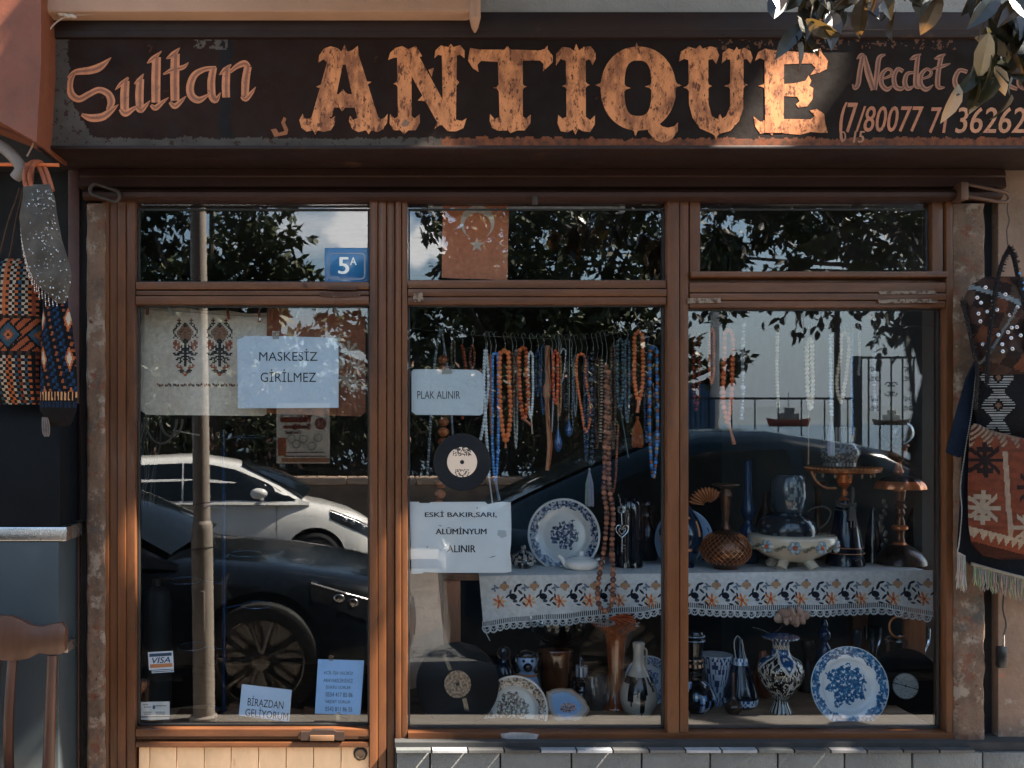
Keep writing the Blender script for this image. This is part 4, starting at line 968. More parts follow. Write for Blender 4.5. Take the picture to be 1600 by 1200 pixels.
# number plate
npl = thing('number_plate', 'blue enamel house number plate in the corner of the door toplight', 'number plate', P(542, 442, -.012))
BLU, PALE = L(30, 84, 122), L(190, 186, 176)
mb = MB()
a, b = P(507, 387, -.014), P(576.5, 442, -.014)
mb.box(a.x, b.x, -.014, -.0065, b.z, a.z, BLU, 0, .002)
def rr(x0, y0, x1, y1, r, n=5):
    o = []
    for cx, cy, a0 in ((x1 - r, y0 + r, -PI / 2), (x1 - r, y1 - r, 0), (x0 + r, y1 - r, PI / 2), (x0 + r, y0 + r, PI)):
        for k in range(n + 1): t = a0 + PI / 2 * k / n; o.append((cx + r * math.cos(t), cy + r * math.sin(t)))
    return o
def ring(mb, o, i, Y, col):
    n = len(o); mb.add([P(*p, Y) for p in o] + [P(*p, Y) for p in i], [[k, (k + 1) % n, n + (k + 1) % n, n + k] for k in range(n)], col)
ring(mb, rr(513, 395, 571, 437, 7), rr(515, 397, 569, 435, 6), -.0146, L(20, 52, 84))
for q in ((512, 392), (572, 392), (512, 438), (572, 438)): mb.lathe(tuple(P(*q, -.0145)), [(.003, 0), (.0025, .0012)], 8, (.02, .02, .02), 0, True, Euler((PI / 2, 0, 0)).to_matrix())
mb.build('enamel_plate', GLOSS, npl)
mb = MB(); mb.text('5', (529, 402, 545, 428), -.0149, PALE, bold=.03); mb.text('A', (547, 402, 557, 414), -.0149, PALE, bold=.01); mb.build('painted_number', GLOSS, npl, smooth=0)
# flag
fl = thing('flag', 'faded red flag with white crescent and star in the middle toplight', 'flag', P(742, 438, .03))
def fpt(px, py, d=0): 
    return P(px, py, .03) + Vector((0, .006 * math.sin(px * .09) * ((py - 318) / 120) - d, 0))
mb = MB(); FR = L(200, 116, 78)
mb.grid(30, 20, lambda u, v: fpt(lerp(lerp(692, 690, v), lerp(795, 793, v), u), lerp(319, lerp(434, 438, u), v)), lambda u, v: mixc(FR, L(196, 126, 94), v))
mb.build('cloth', CLOTH, fl)
mb = MB()
n = 30; o, i_ = [], []
for k in range(n + 1):
    t = math.radians(125 + 290 * k / n); o.append((746 + 26.5 * math.cos(t), 347.5 + 26.5 * math.sin(t)))
    t2 = math.radians(128 + 284 * k / n); i_.append((746 + 21.0 * math.cos(t2), 353.5 + 20.5 * math.sin(t2)))
pts = [fpt(*p, .0012) for p in o] + [fpt(*p, .0012) for p in i_]
mb.add(pts, [[k, k + 1, n + 2 + k, n + 1 + k] for k in range(n)], L(206, 186, 166))
st_ = [(745 + (12 if k % 2 == 0 else 4.8) * math.sin(PI * k / 5), 383 - (12 if k % 2 == 0 else 4.8) * math.cos(PI * k / 5)) for k in range(10)]
mb.poly([fpt(*p, .0012) for p in st_], L(206, 186, 166))
mb.build('crescent_and_star', CLOTH, fl, smooth=0)
# embroidered cloths behind the door glass
def vase_motif():
    rows = """
....r........r....
...rDr......rDr...
....D........D....
...DDD..DD..DDD...
..D.D..DDDD..D.D..
..DD..bbDDbb..DD..
.DD..bbbbbbbb..DD.
DD..bbbBbbBbbb..DD
D..bbBBbbbbBBbb..D
D..bbbbbBBbbbbb..D
.D.bbBbbbbbbBbb.D.
.DD.bbbbBBbbbb.DD.
D..D.bbbbbbbb.D..D
.....bbbDDbbb.....
.rr...bDDDDb...rr.
rrr.r..DDDD..r.rrr
rBrrr...DD...rrrBr
.rrrr.D.DD.D.rrrr.
rr.rDDD.DD.DDDr.rr
.r.rD.DDDDDD.Dr.r.
..rr..DDDDDD..rr..
....DDD.DD.DDD....
DD.DDDDDDDDDDDD.DD
.DDDD...DD...DDDD.
......DDDDDD......
...DDDD.DD.DDDD...
..DD.D.DDDD.D.DD..
.....DD.DD.DD.....
....DD..DD..DD....
...r....DD....r...
..rr.r..DD..r.rr..
...rrrr....rrrr...
.....rr....rr.....
....DDDD..DDDD....
.....DDDDDDDD.....
.......rrrr.......
........rr........
""".strip('\n').split('\n')
    return rows
VM = vase_motif(); VC = {'r': L(160, 86, 62), 'D': L(42, 44, 48), 'b': L(150, 112, 92), 'B': L(120, 82, 66)}
hc = thing('embroidered_cloth', 'beige cloth with two embroidered flower vases pegged behind the door glass', 'cloth', P(310, 650, .10))
def cpt(px, py, d=0):
    v = (py - 480) / 170
    return P(px, py, .10) + Vector((0, .012 * math.sin(px * .055) * (.3 + .7 * v) + .004 * nz(px * .05, py * .05) - d, 0))
mb = MB(); CC = L(222, 205, 184)
mb.grid(44, 34, lambda u, v: cpt(lerp(219 + 2 * math.sin(v * 12), 421, u), lerp(lerp(477, 489, u) + 3 * math.sin(u * PI * 3) ** 2, lerp(648, 650, u) - (8 * max(0, .06 - u) / .06 if u < .06 else 0) - (6 * max(0, u - .96) / .04), v)), lambda u, v: mixc(CC, L(180, 156, 130), max(0, .4 * nz(u * 5, v * 5) + (.5 if u < .03 or v < .02 else 0))))
mb.build('cloth', CLOTH, hc)
for cx in (290, 343.5):
    mb = MB()
    for j, row in enumerate(VM):
        for i, ch_ in enumerate(row):
            if ch_ == '.': continue
            x, y = cx - 20 + i * 2.2, 497 + j * 2.45
            mb.add([cpt(x, y, .0016), cpt(x + 2.1, y, .0016), cpt(x + 2.1, y + 2.3, .0016), cpt(x, y + 2.3, .0016)], [[0, 3, 2, 1]], VC[ch_])
    mb.build('vase_embroidery', CLOTH, hc, smooth=0)
mb = MB()
for i in range(56):
    x = 245 + i * 2.5; y = 598 + 2.2 * abs(math.sin(i * .9))
    if i % 5 != 4: mb.add([cpt(x, y, .0016), cpt(x + 2, y + 1, .0016), cpt(x + 2, y + 4, .0016), cpt(x, y + 4, .0016)], [[0, 3, 2, 1]], VC['D'] if i % 3 else VC['r'])
mb.build('stitched_border', CLOTH, hc, smooth=0)
rc = thing('embroidered_cloth', 'rust red cloth with white leaf embroidery pegged beside the beige one', 'cloth', P(495, 650, .085))
def rpt2(px, py, d=0): return P(px, py, .085) + Vector((0, .010 * math.sin(px * .07) * (.2 + (py - 480) / 200) - d, 0))
RC = L(158, 98, 74)
mb = MB(); mb.grid(40, 34, lambda u, v: rpt2(lerp(417, 571, u), lerp(478 + 6 * math.sin(u * PI), lerp(646, 651, u) - (8 * max(0, u - .95) / .05), v)), lambda u, v: mixc(RC, L(132, 78, 58), .5 + .5 * nz(u * 6, v * 6)))
mb.build('cloth', CLOTH, rc)
mb = MB()
def leafm(cx, cy, r, n, a0):
    for k in range(n):
        t = a0 + (k - (n - 1) / 2) * .72
        pts = [(cx, cy)]
        for a_, q in ((-.26, .55), (-.12, .6), (-.2, .82), (0, 1), (.2, .82), (.12, .6), (.26, .55)): pts.append((cx + r * q * math.cos(t + a_), cy + r * q * math.sin(t + a_)))
        mb.poly([rpt2(*p, .0016) for p in pts], L(190, 172, 150))
for q in ((545, 550, 19, 7, -PI / 2), (556, 575, 16, 6, 0), (540, 590, 17, 6, PI / 2), (553, 600, 13, 6, .5), (536, 566, 11, 5, PI)): leafm(*q)
for pts in ([(545, 550), (549, 570), (546, 590), (552, 602)], [(549, 570), (556, 575)]):
    q = spl(pts, 5); 
    for a_, b_ in zip(q, q[1:]): mb.add([rpt2(a_[0] - .8, a_[1], .0017), rpt2(a_[0] + .8, a_[1], .0017), rpt2(b_[0] + .8, b_[1], .0017), rpt2(b_[0] - .8, b_[1], .0017)], [[0, 1, 2, 3]], L(190, 172, 150))
mb.build('leaf_embroidery', CLOTH, rc, smooth=0)
# cord and pegs
cable('cloth_line', [P(216, 481, .088), P(300, 488, .088), P(400, 494, .088), P(500, 490, .084), P(577, 482, .084)], .0012, (.3, .28, .25), 'thin line carrying the pegged cloths behind the door glass', 'line')
def peg(px, py, a, col, lab):
    t_ = thing('clothes_peg', lab, 'peg', P(px, py + 8, .078), 'pegs holding the embroidered cloths')
    for s_ in (-1, 1):
        mb = MB(); c = P(px, py, .078)
        mb.box(c.x - .004, c.x + .004, .075 + (.0 if s_ < 0 else .008), .081 + (.0 if s_ < 0 else .008), c.z - .021, c.z + .021, col, 0, .001, (.12 * s_, a, 0)); mb.build('peg_half', MATTE, t_)
PG = L(140, 66, 40)
for px, py, a, col, lab in ((230, 483, .05, PG, 'brown peg at the beige cloth corner by the door stile'), (265, 484, -.35, (.6, .58, .54), 'white peg tilted over the first embroidered vase'), (356, 490, -.15, PG, 'brown peg above the second embroidered vase'), (405, 494, -.08, PG, 'brown peg beside the gap between both cloths'), (425, 492, .1, L(170, 96, 60), 'orange peg at the near corner of the red cloth'), (467, 488, .4, (.62, .62, .6), 'first white peg on the rust red cloth'), (495, 487, .3, (.60, .52, .42), 'cream peg halfway along the rust red cloth'), (524, 486, -.2, (.55, .55, .54), 'grey peg at the far side of the red cloth')):
    peg(px, py, a, col, lab)
# ------------------------------------------------------------------ shelf, tablecloth and what stands on it
TY = .36; TOPZ = P(0, 894, TY).z
tbl = thing('display_table', 'rough wooden table carrying the embroidered runner and the upper row of antiques', 'table', (.6, .6, 0))
WC = (.22, .10, .05)
mb = MB(); a, b = P(692, 0, TY).x, P(1452, 0, TY).x
mb.box(a, b, TY + .015, .95, TOPZ - .035, TOPZ - .006, WC, 0, .004); mb.build('table_top', WOOD, tbl)
for px in (706, 1432):
    mb = MB(); c = P(px, 0, TY + .03).x; mb.box(c - .034, c + .034, TY + .025, TY + .075, .0, TOPZ - .036, (.46, .185, .085), 0, .003); mb.build('leg', WOOD, tbl)
    mb = MB(); mb.box(c - .034, c + .034, .86, .92, .0, TOPZ - .036, WC, 0, .003); mb.build('leg', WOOD, tbl)
tcl = thing('table_runner', 'white table runner with a flower border and lace hem hanging over the shelf edge', 'tablecloth', P(1100, 975, TY))
def hemy(px): return interp([(748, 968), (760, 966), (800, 963), (900, 955), (1000, 945), (1040, 938), (1110, 942), (1200, 945), (1300, 943), (1380, 940), (1440, 950), (1456, 952)], px)[0]
def rpos(px, py, d=0):
    t = max(0, (py - 894) / 70)
    return P(px, py, TY) + Vector((0, -.012 - t * .016 + (.014 * math.sin(px * .016) + .010 * math.sin(px * .047 + 1) + .006 * math.sin(px * .11 + 2)) * t - d, 0))
TW = (.62, .625, .62)
mb = MB()
mb.grid(150, 14, lambda u, v: rpos(lerp(748 + 5 * v, 1455 - 6 * v, u), lerp(lerp(899, 890, u), hemy(lerp(748, 1455, u)), v)), lambda u, v: TW)
fr = [P(lerp(748, 1455, i / 40), lerp(899, 890, i / 40), TY) for i in range(41)]
vv = [Vector((p.x, TY - .012, p.z)) for p in fr] + [Vector((p.x, TY + .01, TOPZ + .001)) for p in fr] + [Vector((p.x, .80, TOPZ + .002)) for p in fr]
mb.add(vv, [[i, i + 1, 42 + i, 41 + i] for i in range(40)] + [[41 + i, 42 + i, 83 + i, 82 + i] for i in range(40)], TW)
mb.build('cloth', CLOTH, tcl)
mb = MB()
ORF, NVY, TNF, GRY = L(206, 122, 70), L(30, 34, 46), L(176, 140, 110), L(112, 124, 138)
def rp(pts, col, d=.0018): mb.poly([rpos(x, y, d) for x, y in pts], col)
def blob(cx, cy, rx, ry, a, col, d=.0018, n=8):
    rp([(cx + rx * math.cos(t) * math.cos(a) - ry * math.sin(t) * math.sin(a), cy + rx * math.cos(t) * math.sin(a) + ry * math.sin(t) * math.cos(a)) for t in [2 * PI * k / n for k in range(n)]], col, d)
k = 0; x = 762
while x < 1448:
    sk = (900 - 894) * (1 - (x - 748) / 700)
    y0 = 897 + sk * .9; q = min(1, (1452 - x) / 30)
    cx = x + 17
    for t in range(7):
        a_ = t * 2 * PI / 7 + .3 * (k % 2); blob(cx + 7 * math.cos(a_), y0 + 36 + 6.5 * math.sin(a_), 4.6, 1.9, a_, ORF if t % 3 else L(214, 172, 128))
    blob(cx, y0 + 36, 3, 3, 0, L(190, 88, 44), .0022)
    for t in range(4): blob(cx + 8 + 4 * math.cos(t * 1.6), y0 + 13 + 3.4 * math.sin(t * 1.6), 4.2, 3.4, t, TNF)
    blob(cx + 9, y0 + 7, 2.6, 2.2, 0, GRY, .0022)
    for t in range(4): blob(cx - 6 + 3.5 * math.cos(t * 1.4 + .5), y0 + 15 + 3 * math.sin(t * 1.4), 3.6, 1.6, t * 1.3, GRY)
    blob(cx + 22, y0 + 29, 6.5, 5.2, .3, NVY); blob(cx + 25, y0 + 36, 4, 2.6, 0, L(70, 76, 88), .0022)
    for (dx, dy, rx, ry, a_) in ((26, 17, 6, 2.4, -1.2), (31, 11, 5.5, 2, -.3), (33, 22, 5, 1.8, .8), (18, 22, 4.5, 1.7, 1.9), (35, 33, 5.5, 1.8, -.9), (39, 40, 4.4, 1.6, .7), (14, 28, 5, 1.5, -.7), (30, 42, 4, 1.4, .2), (40, 28, 4, 1.5, 1.4)):
        blob(cx + dx, y0 + dy, rx, ry, a_, NVY if (dx + k) % 3 else L(52, 60, 74))
    x += 47.0; k += 1
mb.build('flower_border', CLOTH, tcl, smooth=0)
mb = MB()
x = 752
while x < 1450:   # drawn-thread hem and scalloped lace
    h = hemy(x)
    mb.add([rpos(x, h - .5), rpos(x + 1.5, h - .5), rpos(x + 1.5, h + 8), rpos(x, h + 8)], [[0, 3, 2, 1]], TW)
    x += 3.1
q = [rpos(x_, hemy(x_) + 8.5) for x_ in range(752, 1450, 6)]; mb.tube(q, .0028, 6, TW)
x = 753; i = 0
while x < 1444:
    h = hemy(x + 5) + 9
    pts = [rpos(x + 5.4 + 6.4 * math.cos(t), h + 9.0 * math.sin(t) + .6 * math.sin(i * 1.7)) for t in [PI * j / 8 for j in range(9)]]
    mb.tube(pts, .0030, 5, TW)
    pts = [rpos(x + 5.4 + 3.4 * math.cos(t), h + 4.6 * math.sin(t)) for t in [PI * j / 6 for j in range(7)]]
    mb.tube(pts, .0016, 4, TW)
    for t in (.25, .5, .75): mb.tube([rpos(x + 5.4 + 3.4 * math.cos(PI * t), h + 4.6 * math.sin(PI * t)), rpos(x + 5.4 + 6.4 * math.cos(PI * t), h + 9 * math.sin(PI * t))], .0013, 4, TW)
    x += 10.8; i += 1
q = spl([tuple(rpos(*p)) for p in ((755, 974), (757, 984), (760, 990), (763, 996))], 4); mb.tube(q, .0016, 5, TW)
mb.build('lace_hem', CLOTH, tcl, smooth=50)
brd = MB(); brd.prism([(630, 892), (684, 892), (688, 940), (694, 1010), (697, 1062), (630, 1080)], .20, .012, (.50, .34, .235))
one(brd, 'beige_board', M('fibre_board', attr=True, rough=.9, var=.25, vs=7, bump=.2, bs=80, stain=[((.2, .13, .09), (.62, .75), 10)]), 'worn beige fibre board leaning behind the torn edged notice', 'board', P(660, 1080, .2))

def item(name, label, cat, cx, Y, prof, mat, col, n=28, wob=None, group=None):
    mb = MB(); c = lathe_px(mb, cx, Y, prof, n, col, 0, wob); return one(mb, name, mat, label, cat, c, group)
def itemt(name, label, cat, cx, Y, py, group=None): return thing(name, label, cat, P(cx, py, Y), group)
def lp(name, parent, cx, Y, prof, mat, col, n=28, wob=None, cap=True):
    mb = MB(); lathe_px(mb, cx, Y, prof, n, col, 0, wob, cap); return mb.build(name, mat, parent)
def sm(prof, k=4): return [(a, max(.1, b)) for a, b in spl(prof, k)]
def table_py(Y): return HY - (TOPZ + .003 - HZ) * S(Y)
def atT(prof, Y, k0, floor=None): # as at(), but stretching from row k0 so that the top keeps its place
    b = HY - ((floor if floor is not None else TOPZ + .003) - HZ) * S(Y); e = prof[-1][0]; t0 = prof[0][0]
    return [(t0 + (y - t0) * (b - t0) / (e - t0), h) for y, h in prof]

SPK = lambda a, b, f, th=0: (lambda t, s_, r, h: a if nz(math.cos(t) * f, math.sin(t) * f, h * f * 14) > th else b)
at = lambda prof, Y, floor=None: atT(prof, Y, 0, floor)
item('sugar_bowl', 'small dark lidded bowl with pale leaf pattern next to the torn edged notice', 'bowl', 818, .46, atT(sm([(851, 2), (854, 4), (858, 4), (861, 2.5), (864, 9), (869, 16), (873, 19), (874.5, 20), (876, 19), (877, 18), (883, 20), (888, 18), (893, 12), (894, 12)], 3), .46, 0), GLOSS,
     SPK(L(152, 148, 140), L(30, 28, 27), 5.5), 40)
def plate(name, label, cx, cy, r_px, Y, colfn, tilt=.16, yaw=0.0, mat=GLOSS, deep=.02, cat='plate', n=110, sides=None, group=None):
    """a plate standing on edge; colfn(theta, r in 0..1)"""
    R = r_px / S(Y); c = P(cx, cy, Y)
    pr = [(.001, .0), (.15, .0), (.3, .0), (.42, .0), (.52, .0), (.58, .001), (.62, .10), (.66, .3), (.70, .5), (.76, .62), (.82, .74), (.88, .84), (.94, .93), (.98, 1.0), (1.0, .98), (1.0, .90)]
    fine = [(.001, 0)]
    for a, b in zip(pr, pr[1:]):
        m_ = max(1, int((b[0] - a[0]) / .022)); fine += [(lerp(a[0], b[0], (j + 1) / m_), lerp(a[1], b[1], (j + 1) / m_)) for j in range(m_)]
    back = [(.98, .82), (.6, -.22), (.45, -.25), (.001, -.2)]
    mt = Euler((PI / 2 - tilt, 0, yaw)).to_matrix()
    mb = MB()
    mb.lathe((0, 0, 0), [(rr_ * R, h * deep) for rr_, h in fine], n, lambda t, s_, r, h: colfn(t, r / R), 0, False, mt)
    mb.lathe((0, 0, 0), [(rr_ * R, h * deep) for rr_, h in back], 40, lambda t, s_, r, h: colfn(0, .99), 0, False, mt)
    mb.v = [(x + c.x, y + c.y, z + c.z) for x, y, z in mb.v]
    return one(mb, name, mat, label, cat, (c.x, c.y, c.z - R), group)
def transfer(dark, mid, ground, cen=(0, 0), seed=0, cr_=.55, band=(.70, .96), dens=.0, scene=True):
    def f(t, r):
        x, y = r * math.cos(t), r * math.sin(t)
        n1 = nz(x * 13 + seed, y * 13, seed) + .6 * nz(x * 28, y * 28, seed + 3)
        if r > .975: return mixc(ground, dark, .25)
        if band[0] < r < band[1]:
            wv = band[0] + .05 * (.5 + .5 * math.sin(t * 11 + seed)) * 1.2
            if r < wv: return ground
            return dark if n1 > .14 + dens else (mid if n1 > -.12 + dens else mixc(ground, mid, .45))
        if scene:
            d = math.hypot(x - cen[0], y - cen[1]); edge = cr_ * (.82 + .32 * nz(math.cos(math.atan2(y - cen[1], x - cen[0])) * 3, math.sin(math.atan2(y - cen[1], x - cen[0])) * 3, seed + 8))
            if d < edge: return dark if n1 > .12 + dens else (mid if n1 > -.22 + dens else ground)
        return ground
    return f
PG1 = L(186, 186, 184)
plate('transfer_plate', 'white soup plate with a navy flower border standing behind the white teapot', 882, 836, 57, .52, transfer(L(30, 38, 58), L(84, 98, 122), PG1, (0, .0), 3, .46, (.72, .94), .02), .12, math.radians(-22))
# butterfly-like cut-outs and silver chains hung in front of it
tp = itemt('teapot', 'small white porcelain teapot with a knobbed lid on the runner', 'teapot', 910, .42, 897)
WT = L(222, 220, 216)
pr = [(y - 8.5, h) for y, h in sm([(869, 2), (871, 4), (875, 3.6), (877, 6), (878.5, 15), (880, 17), (880.5, 20), (885, 26), (891, 26), (896, 21), (898, 17)], 3)]
lp('body', tp, 908, .42, pr, GLOSS, WT, 32)
mb = MB(); y_ = pr[-1][0]
mb.tube([P(*q) for q in spl([(890, y_ - 5, .42), (882, y_ - 10, .42), (878, y_ - 17, .42), (872, y_ - 22, .42)], 5)], [.016, .0155, .014, .013, .012, .011, .010, .0095, .009, .0085, .008, .0075, .007, .0065, .006, .006], 12, WT); mb.build('spout', GLOSS, tp)
mb = MB(); mb.tube([P(*q) for q in spl([(930, y_ - 14, .42), (940, y_ - 16, .42), (943, y_ - 9, .42), (932, y_ - 5, .42)], 5)], .004, 8, WT); mb.build('handle', GLOSS, tp)
clo = itemt('glass_cloche', 'tall dark glossy domed glass jar with orange gleams in its colour behind the hanging key pendant', 'jar', 982, .50, 893)
lp('dome', clo, 982, .50, atT(sm([(774, 1), (775, 9), (779, 16), (787, 20.5), (800, 22), (840, 22), (880, 21.5), (888, 22), (893, 22.5)], 3), .5, 0), M('dark_glass', (.010, .011, .014), .06, var=.1, coat=.8, stain=[((.22, .08, .03), (.62, .68), 8)], spec=.8), (1, 1, 1), 32)  # orange patches in the colour imitate highlights on black glass
kp = itemt('key_pendant', 'silver key shaped pendant with a heart hanging before the dark glass jar', 'pendant', 972, .36, 860)
mb = MB()
c = P(972, 797, .36); o_ = lambda x, y: P(x, y, .36)
SLV = (.72, .74, .76)
def ringp(cx, cy, r, th=.0014, n=16): mb.tube([o_(cx + r * math.cos(t), cy + r * math.sin(t)) for t in [2 * PI * k / n for k in range(n + 1)]], th, 6, SLV)
mb.tube([o_(966, 772), o_(969, 782), o_(970, 790)], .0008, 5, SLV); ringp(971, 796, 5.5, .002); ringp(971, 796, 3, .001); mb.tube([o_(971, 802), o_(972, 820)], .002, 6, SLV)
mb.tube([o_(x, y) for x, y in spl([(972, 840), (963, 830), (964, 822), (969, 821), (972, 826), (976, 821), (981, 822), (981, 830), (972, 840)], 4)], .002, 6, SLV)
mb.tube([o_(x, y) for x, y in spl([(972, 835), (967, 829), (969, 825), (972, 828), (976, 825), (977, 829), (972, 835)], 4)], .0012, 6, SLV)
mb.tube([o_(972, 840), o_(972, 862)], .0018, 6, SLV)
for y in (852, 857): mb.tube([o_(972, y), o_(977, y)], .0016, 6, SLV)
mb.build('key', MATS['silver_bead'], kp)
plate('oval_plate', 'plain pale blue plate standing partly behind the mullion', 1066, 845, 50, .62, lambda t, r: L(36, 40, 70) if (abs(r - .8) < .1 and nz(math.cos(t) * 5, math.sin(t) * 5, r * 9) > .42) else L(132, 156, 184), .1, math.radians(12))
jb = itemt('blue_jug', 'dark blue glazed jug with gold flowers next to the round netted vase', 'jug', 1062, .50, 905)
BL = L(20, 36, 56)
lp('body', jb, 1064, .50, atT(sm([(772, 8), (784, 10), (800, 18), (815, 27), (835, 33), (855, 31), (872, 24), (884, 19), (892, 20)], 4), .5, 0), GLOSS, lambda t, s_, r, h: L(190, 126, 84) if nz(math.cos(t) * 3, math.sin(t) * 3, h * 22) > .30 and .3 < s_ < .68 else BL, 40)
fn_ = itemt('shell_fan', 'orange scalloped shell behind the dark blue jug', 'shell', 1100, .66, 800)
mb = MB()
def fanp(u, v):
    a_ = math.radians(-175 + 130 * u); r = lerp(6, 27 + 2 * (int(u * 22) % 2), v)
    return P(1106 + r * math.cos(a_), 790 + r * math.sin(a_), .66) + Vector((0, -.012 * math.sin(u * 44 * PI / 2) * v - .02 * math.sin(v * PI), 0))
mb.grid(66, 5, fanp, lambda u, v: mixc(L(180, 88, 44), L(214, 150, 100), abs(math.sin(u * 35))))
mb.grid(66, 5, lambda u, v: fanp(1 - u, v) + Vector((0, .01, 0)), lambda u, v: L(170, 84, 44)); mb.build('shell', CLOTH, fn_)
nvz = itemt('netted_vase', 'round bronze vase with a slim neck wrapped in gold netting', 'vase', 1134, .44, 897)
BRZ = L(110, 76, 54)
pv = atT(sm([(756, 20), (759, 20), (762, 9), (768, 7.5), (775, 10), (785, 7.5), (800, 6.5), (812, 5), (820, 4.5), (826, 7), (832, 9), (836, 18), (843, 29), (855, 36), (868, 38), (880, 33), (890, 22), (896, 18)], 3), .44, 0)
lp('body', nvz, 1134, .44, pv, METALC, lambda t, s_, r, h: L(196, 130, 84) if (.08 < h < .0 ) else mixc(L(54, 40, 34), L(96, 64, 46), .5 + .5 * nz(t, h * 30)), 36)
mb = MB(); yb = pv[-1][0]; c = P(1134, yb, .44); s_ = S(.44)
def belly(py):
    return interp(sorted((a, b) for a, b in pv), py)[0] / s_ + .0012
for k in range(26):
    for sg_ in (1, -1):
        pts = []
        for j in range(15):
            py = lerp(yb - 55, yb - 8, j / 14); th = 2 * PI * k / 26 + sg_ * j * .045 * 2; r = belly(py)
            pts.append((c.x + r * math.cos(th), .44 + r * math.sin(th), P(0, py, .44).z))
        mb.tube(pts, .0009, 4, L(190, 124, 80))
mb.build('gold_netting', METALC, nvz)
item('blue_bottle', 'slim cobalt blue bottle between the netted vase and the lamp', 'bottle', 1169, .60, atT(sm([(719, 5.5), (720, 7), (723, 6), (760, 6.5), (790, 8), (802, 11), (812, 9), (820, 5), (835, 12), (860, 16), (885, 15), (890, 12)], 3), .6, 0), GLOSS, L(24, 48, 76))
fb = itemt('footed_bowl', 'cream footed bowl with raised blue flowers holding a grey glass lamp', 'bowl', 1237, .48, 893)
CRM = L(196, 180, 158)
pb_ = atT(sm([(834, 62), (836, 65), (840, 66), (850, 65), (860, 58), (868, 48), (876, 34), (880, 26), (882, 20)], 3), .48, 0, TOPZ + .028)
lp('bowl', fb, 1237, .48, pb_, GLOSS, CRM, 44, lambda t, h: 1 + .018 * math.sin(22 * t) if h > .10 else 1)
mb = MB(); b0 = HY - (TOPZ + .003 - HZ) * S(.48); c = P(1237, b0, .48)
for k in range(4):
    t = -PI / 2 + .75 + k * PI / 2; R_ = .078
    mb.tube([(c.x + .7 * R_ * math.cos(t), .48 + .7 * R_ * math.sin(t), c.z + .045), (c.x + R_ * math.cos(t), .48 + R_ * math.sin(t), c.z + .02), (c.x + 1.18 * R_ * math.cos(t), .48 + 1.18 * R_ * math.sin(t), c.z + .001)], [.026, .019, .022], 12, CRM)
mb.build('foot', GLOSS, fb)
mb = MB(); R_ = 65 / S(.48); yc = pb_[0][0] + 15
for k in range(11):
    t = -PI + k * PI / 10 * 1.0; cx_, cy_ = c.x + (R_ + .001) * math.cos(t), .48 + (R_ + .001) * math.sin(t); z_ = P(0, yc + (2 if k % 2 else 0), .48).z
    tx, ty = -math.sin(t), math.cos(t)
    if k % 2 == 0:
        for j in range(6):
            a_ = j * PI / 3; mb.ball((cx_ + tx * .0165 * math.cos(a_), cy_ + ty * .0165 * math.cos(a_), z_ + .0165 * math.sin(a_)), .0112, (1, 1, 1), 8, 5, L(126, 140, 146) if j % 2 else L(158, 164, 162))
        mb.ball((cx_ + math.cos(t) * .004, cy_ + math.sin(t) * .004, z_), .0085, n=8, k=5, col=L(186, 84, 44))
    else:
        for j in range(3): mb.ball((cx_ + tx * .014 * (j - 1), cy_ + ty * .014 * (j - 1), z_ + .008 * (j - 1)), .010, (1, 1, .6), 8, 5, L(120, 112, 92))
mb.build('relief_flower', GLOSS, fb)
lg = itemt('glass_lamp', 'blue grey glass lamp with an etched flower standing in the cream bowl', 'lamp', 1231, .48, 850)
GG = L(46, 56, 64)
lp('shade', lg, 1232, .48, sm([(741, 20), (742, 22), (748, 25), (760, 27), (775, 27.5), (788, 25), (797, 22), (800, 20)], 3), GLOSS, lambda t, s_, r, h: L(112, 120, 120) if abs(((t - 1.5 * PI) + PI) % (2 * PI) - PI) < .55 and nz(t * 9, h * 90, 2) > .02 and .12 < s_ < .92 and abs(((t - 1.5 * PI))) / .55 + abs(s_ - .5) / .45 < 1 else GG, 60)
lp('font', lg, 1230, .48, sm([(799, 18), (802, 27), (808, 36), (818, 42), (830, 44), (842, 40), (860, 26), (868, 20)], 3), GLOSS, lambda t, s_, r, h: L(74, 86, 92) if nz(t * 5, h * 50, 5) > .32 else L(26, 34, 42), 44)
tlm = itemt('table_lamp', 'table lamp with dark blue cone base, gold rimmed tray and frosted globe', 'lamp', 1322, .55, 890)
GLD, FRO = L(206, 140, 92), L(112, 116, 116)
pl_ = atT([(775, 5), (790, 10), (794, 16), (800, 15), (803, 16), (830, 20), (858, 24), (862, 27), (868, 27), (876, 26), (884, 28), (890, 29)], .55, 0)
lp('base', tlm, 1321, .55, pl_, GLOSS, lambda t, s_, r, h: GLD if 862 < pl_[0][0] and False else L(15, 23, 38), 36)
mb = MB()
for yy in (.68, .76): 
    py = lerp(pl_[0][0], pl_[-1][0], yy + .06); c = P(1321, py, .55); R_ = (27.6 if yy > .7 else 26.4) / S(.55)
    mb.tube([(c.x + R_ * math.cos(t), .55 + R_ * math.sin(t), c.z) for t in [2 * PI * k / 32 for k in range(33)]], .0016, 6, GLD)
mb.build('gold_band', METALC, tlm)
lp('stem', tlm, 1319, .55, sm([(757, 10), (760, 7), (764, 3), (770, 5), (775, 3.5), (780, 8), (784, 5), (790, 4)], 3), METALC, L(166, 100, 62), 20)
lp('cup', tlm, 1319, .55, [(733, 14), (737, 13), (754, 11), (758, 6)], METALC, L(196, 118, 74), 24)
tr_ = lp('tray', tlm, 1317, .55, sm([(730, 53), (732, 55), (735, 54), (738, 50), (741, 20), (742, 12)], 3), METALC, L(150, 96, 64), 60, lambda t, h: 1 + .012 * math.sin(46 * t))
mb = MB(); c = P(1317, 731, .55); R_ = 54.5 / S(.55)
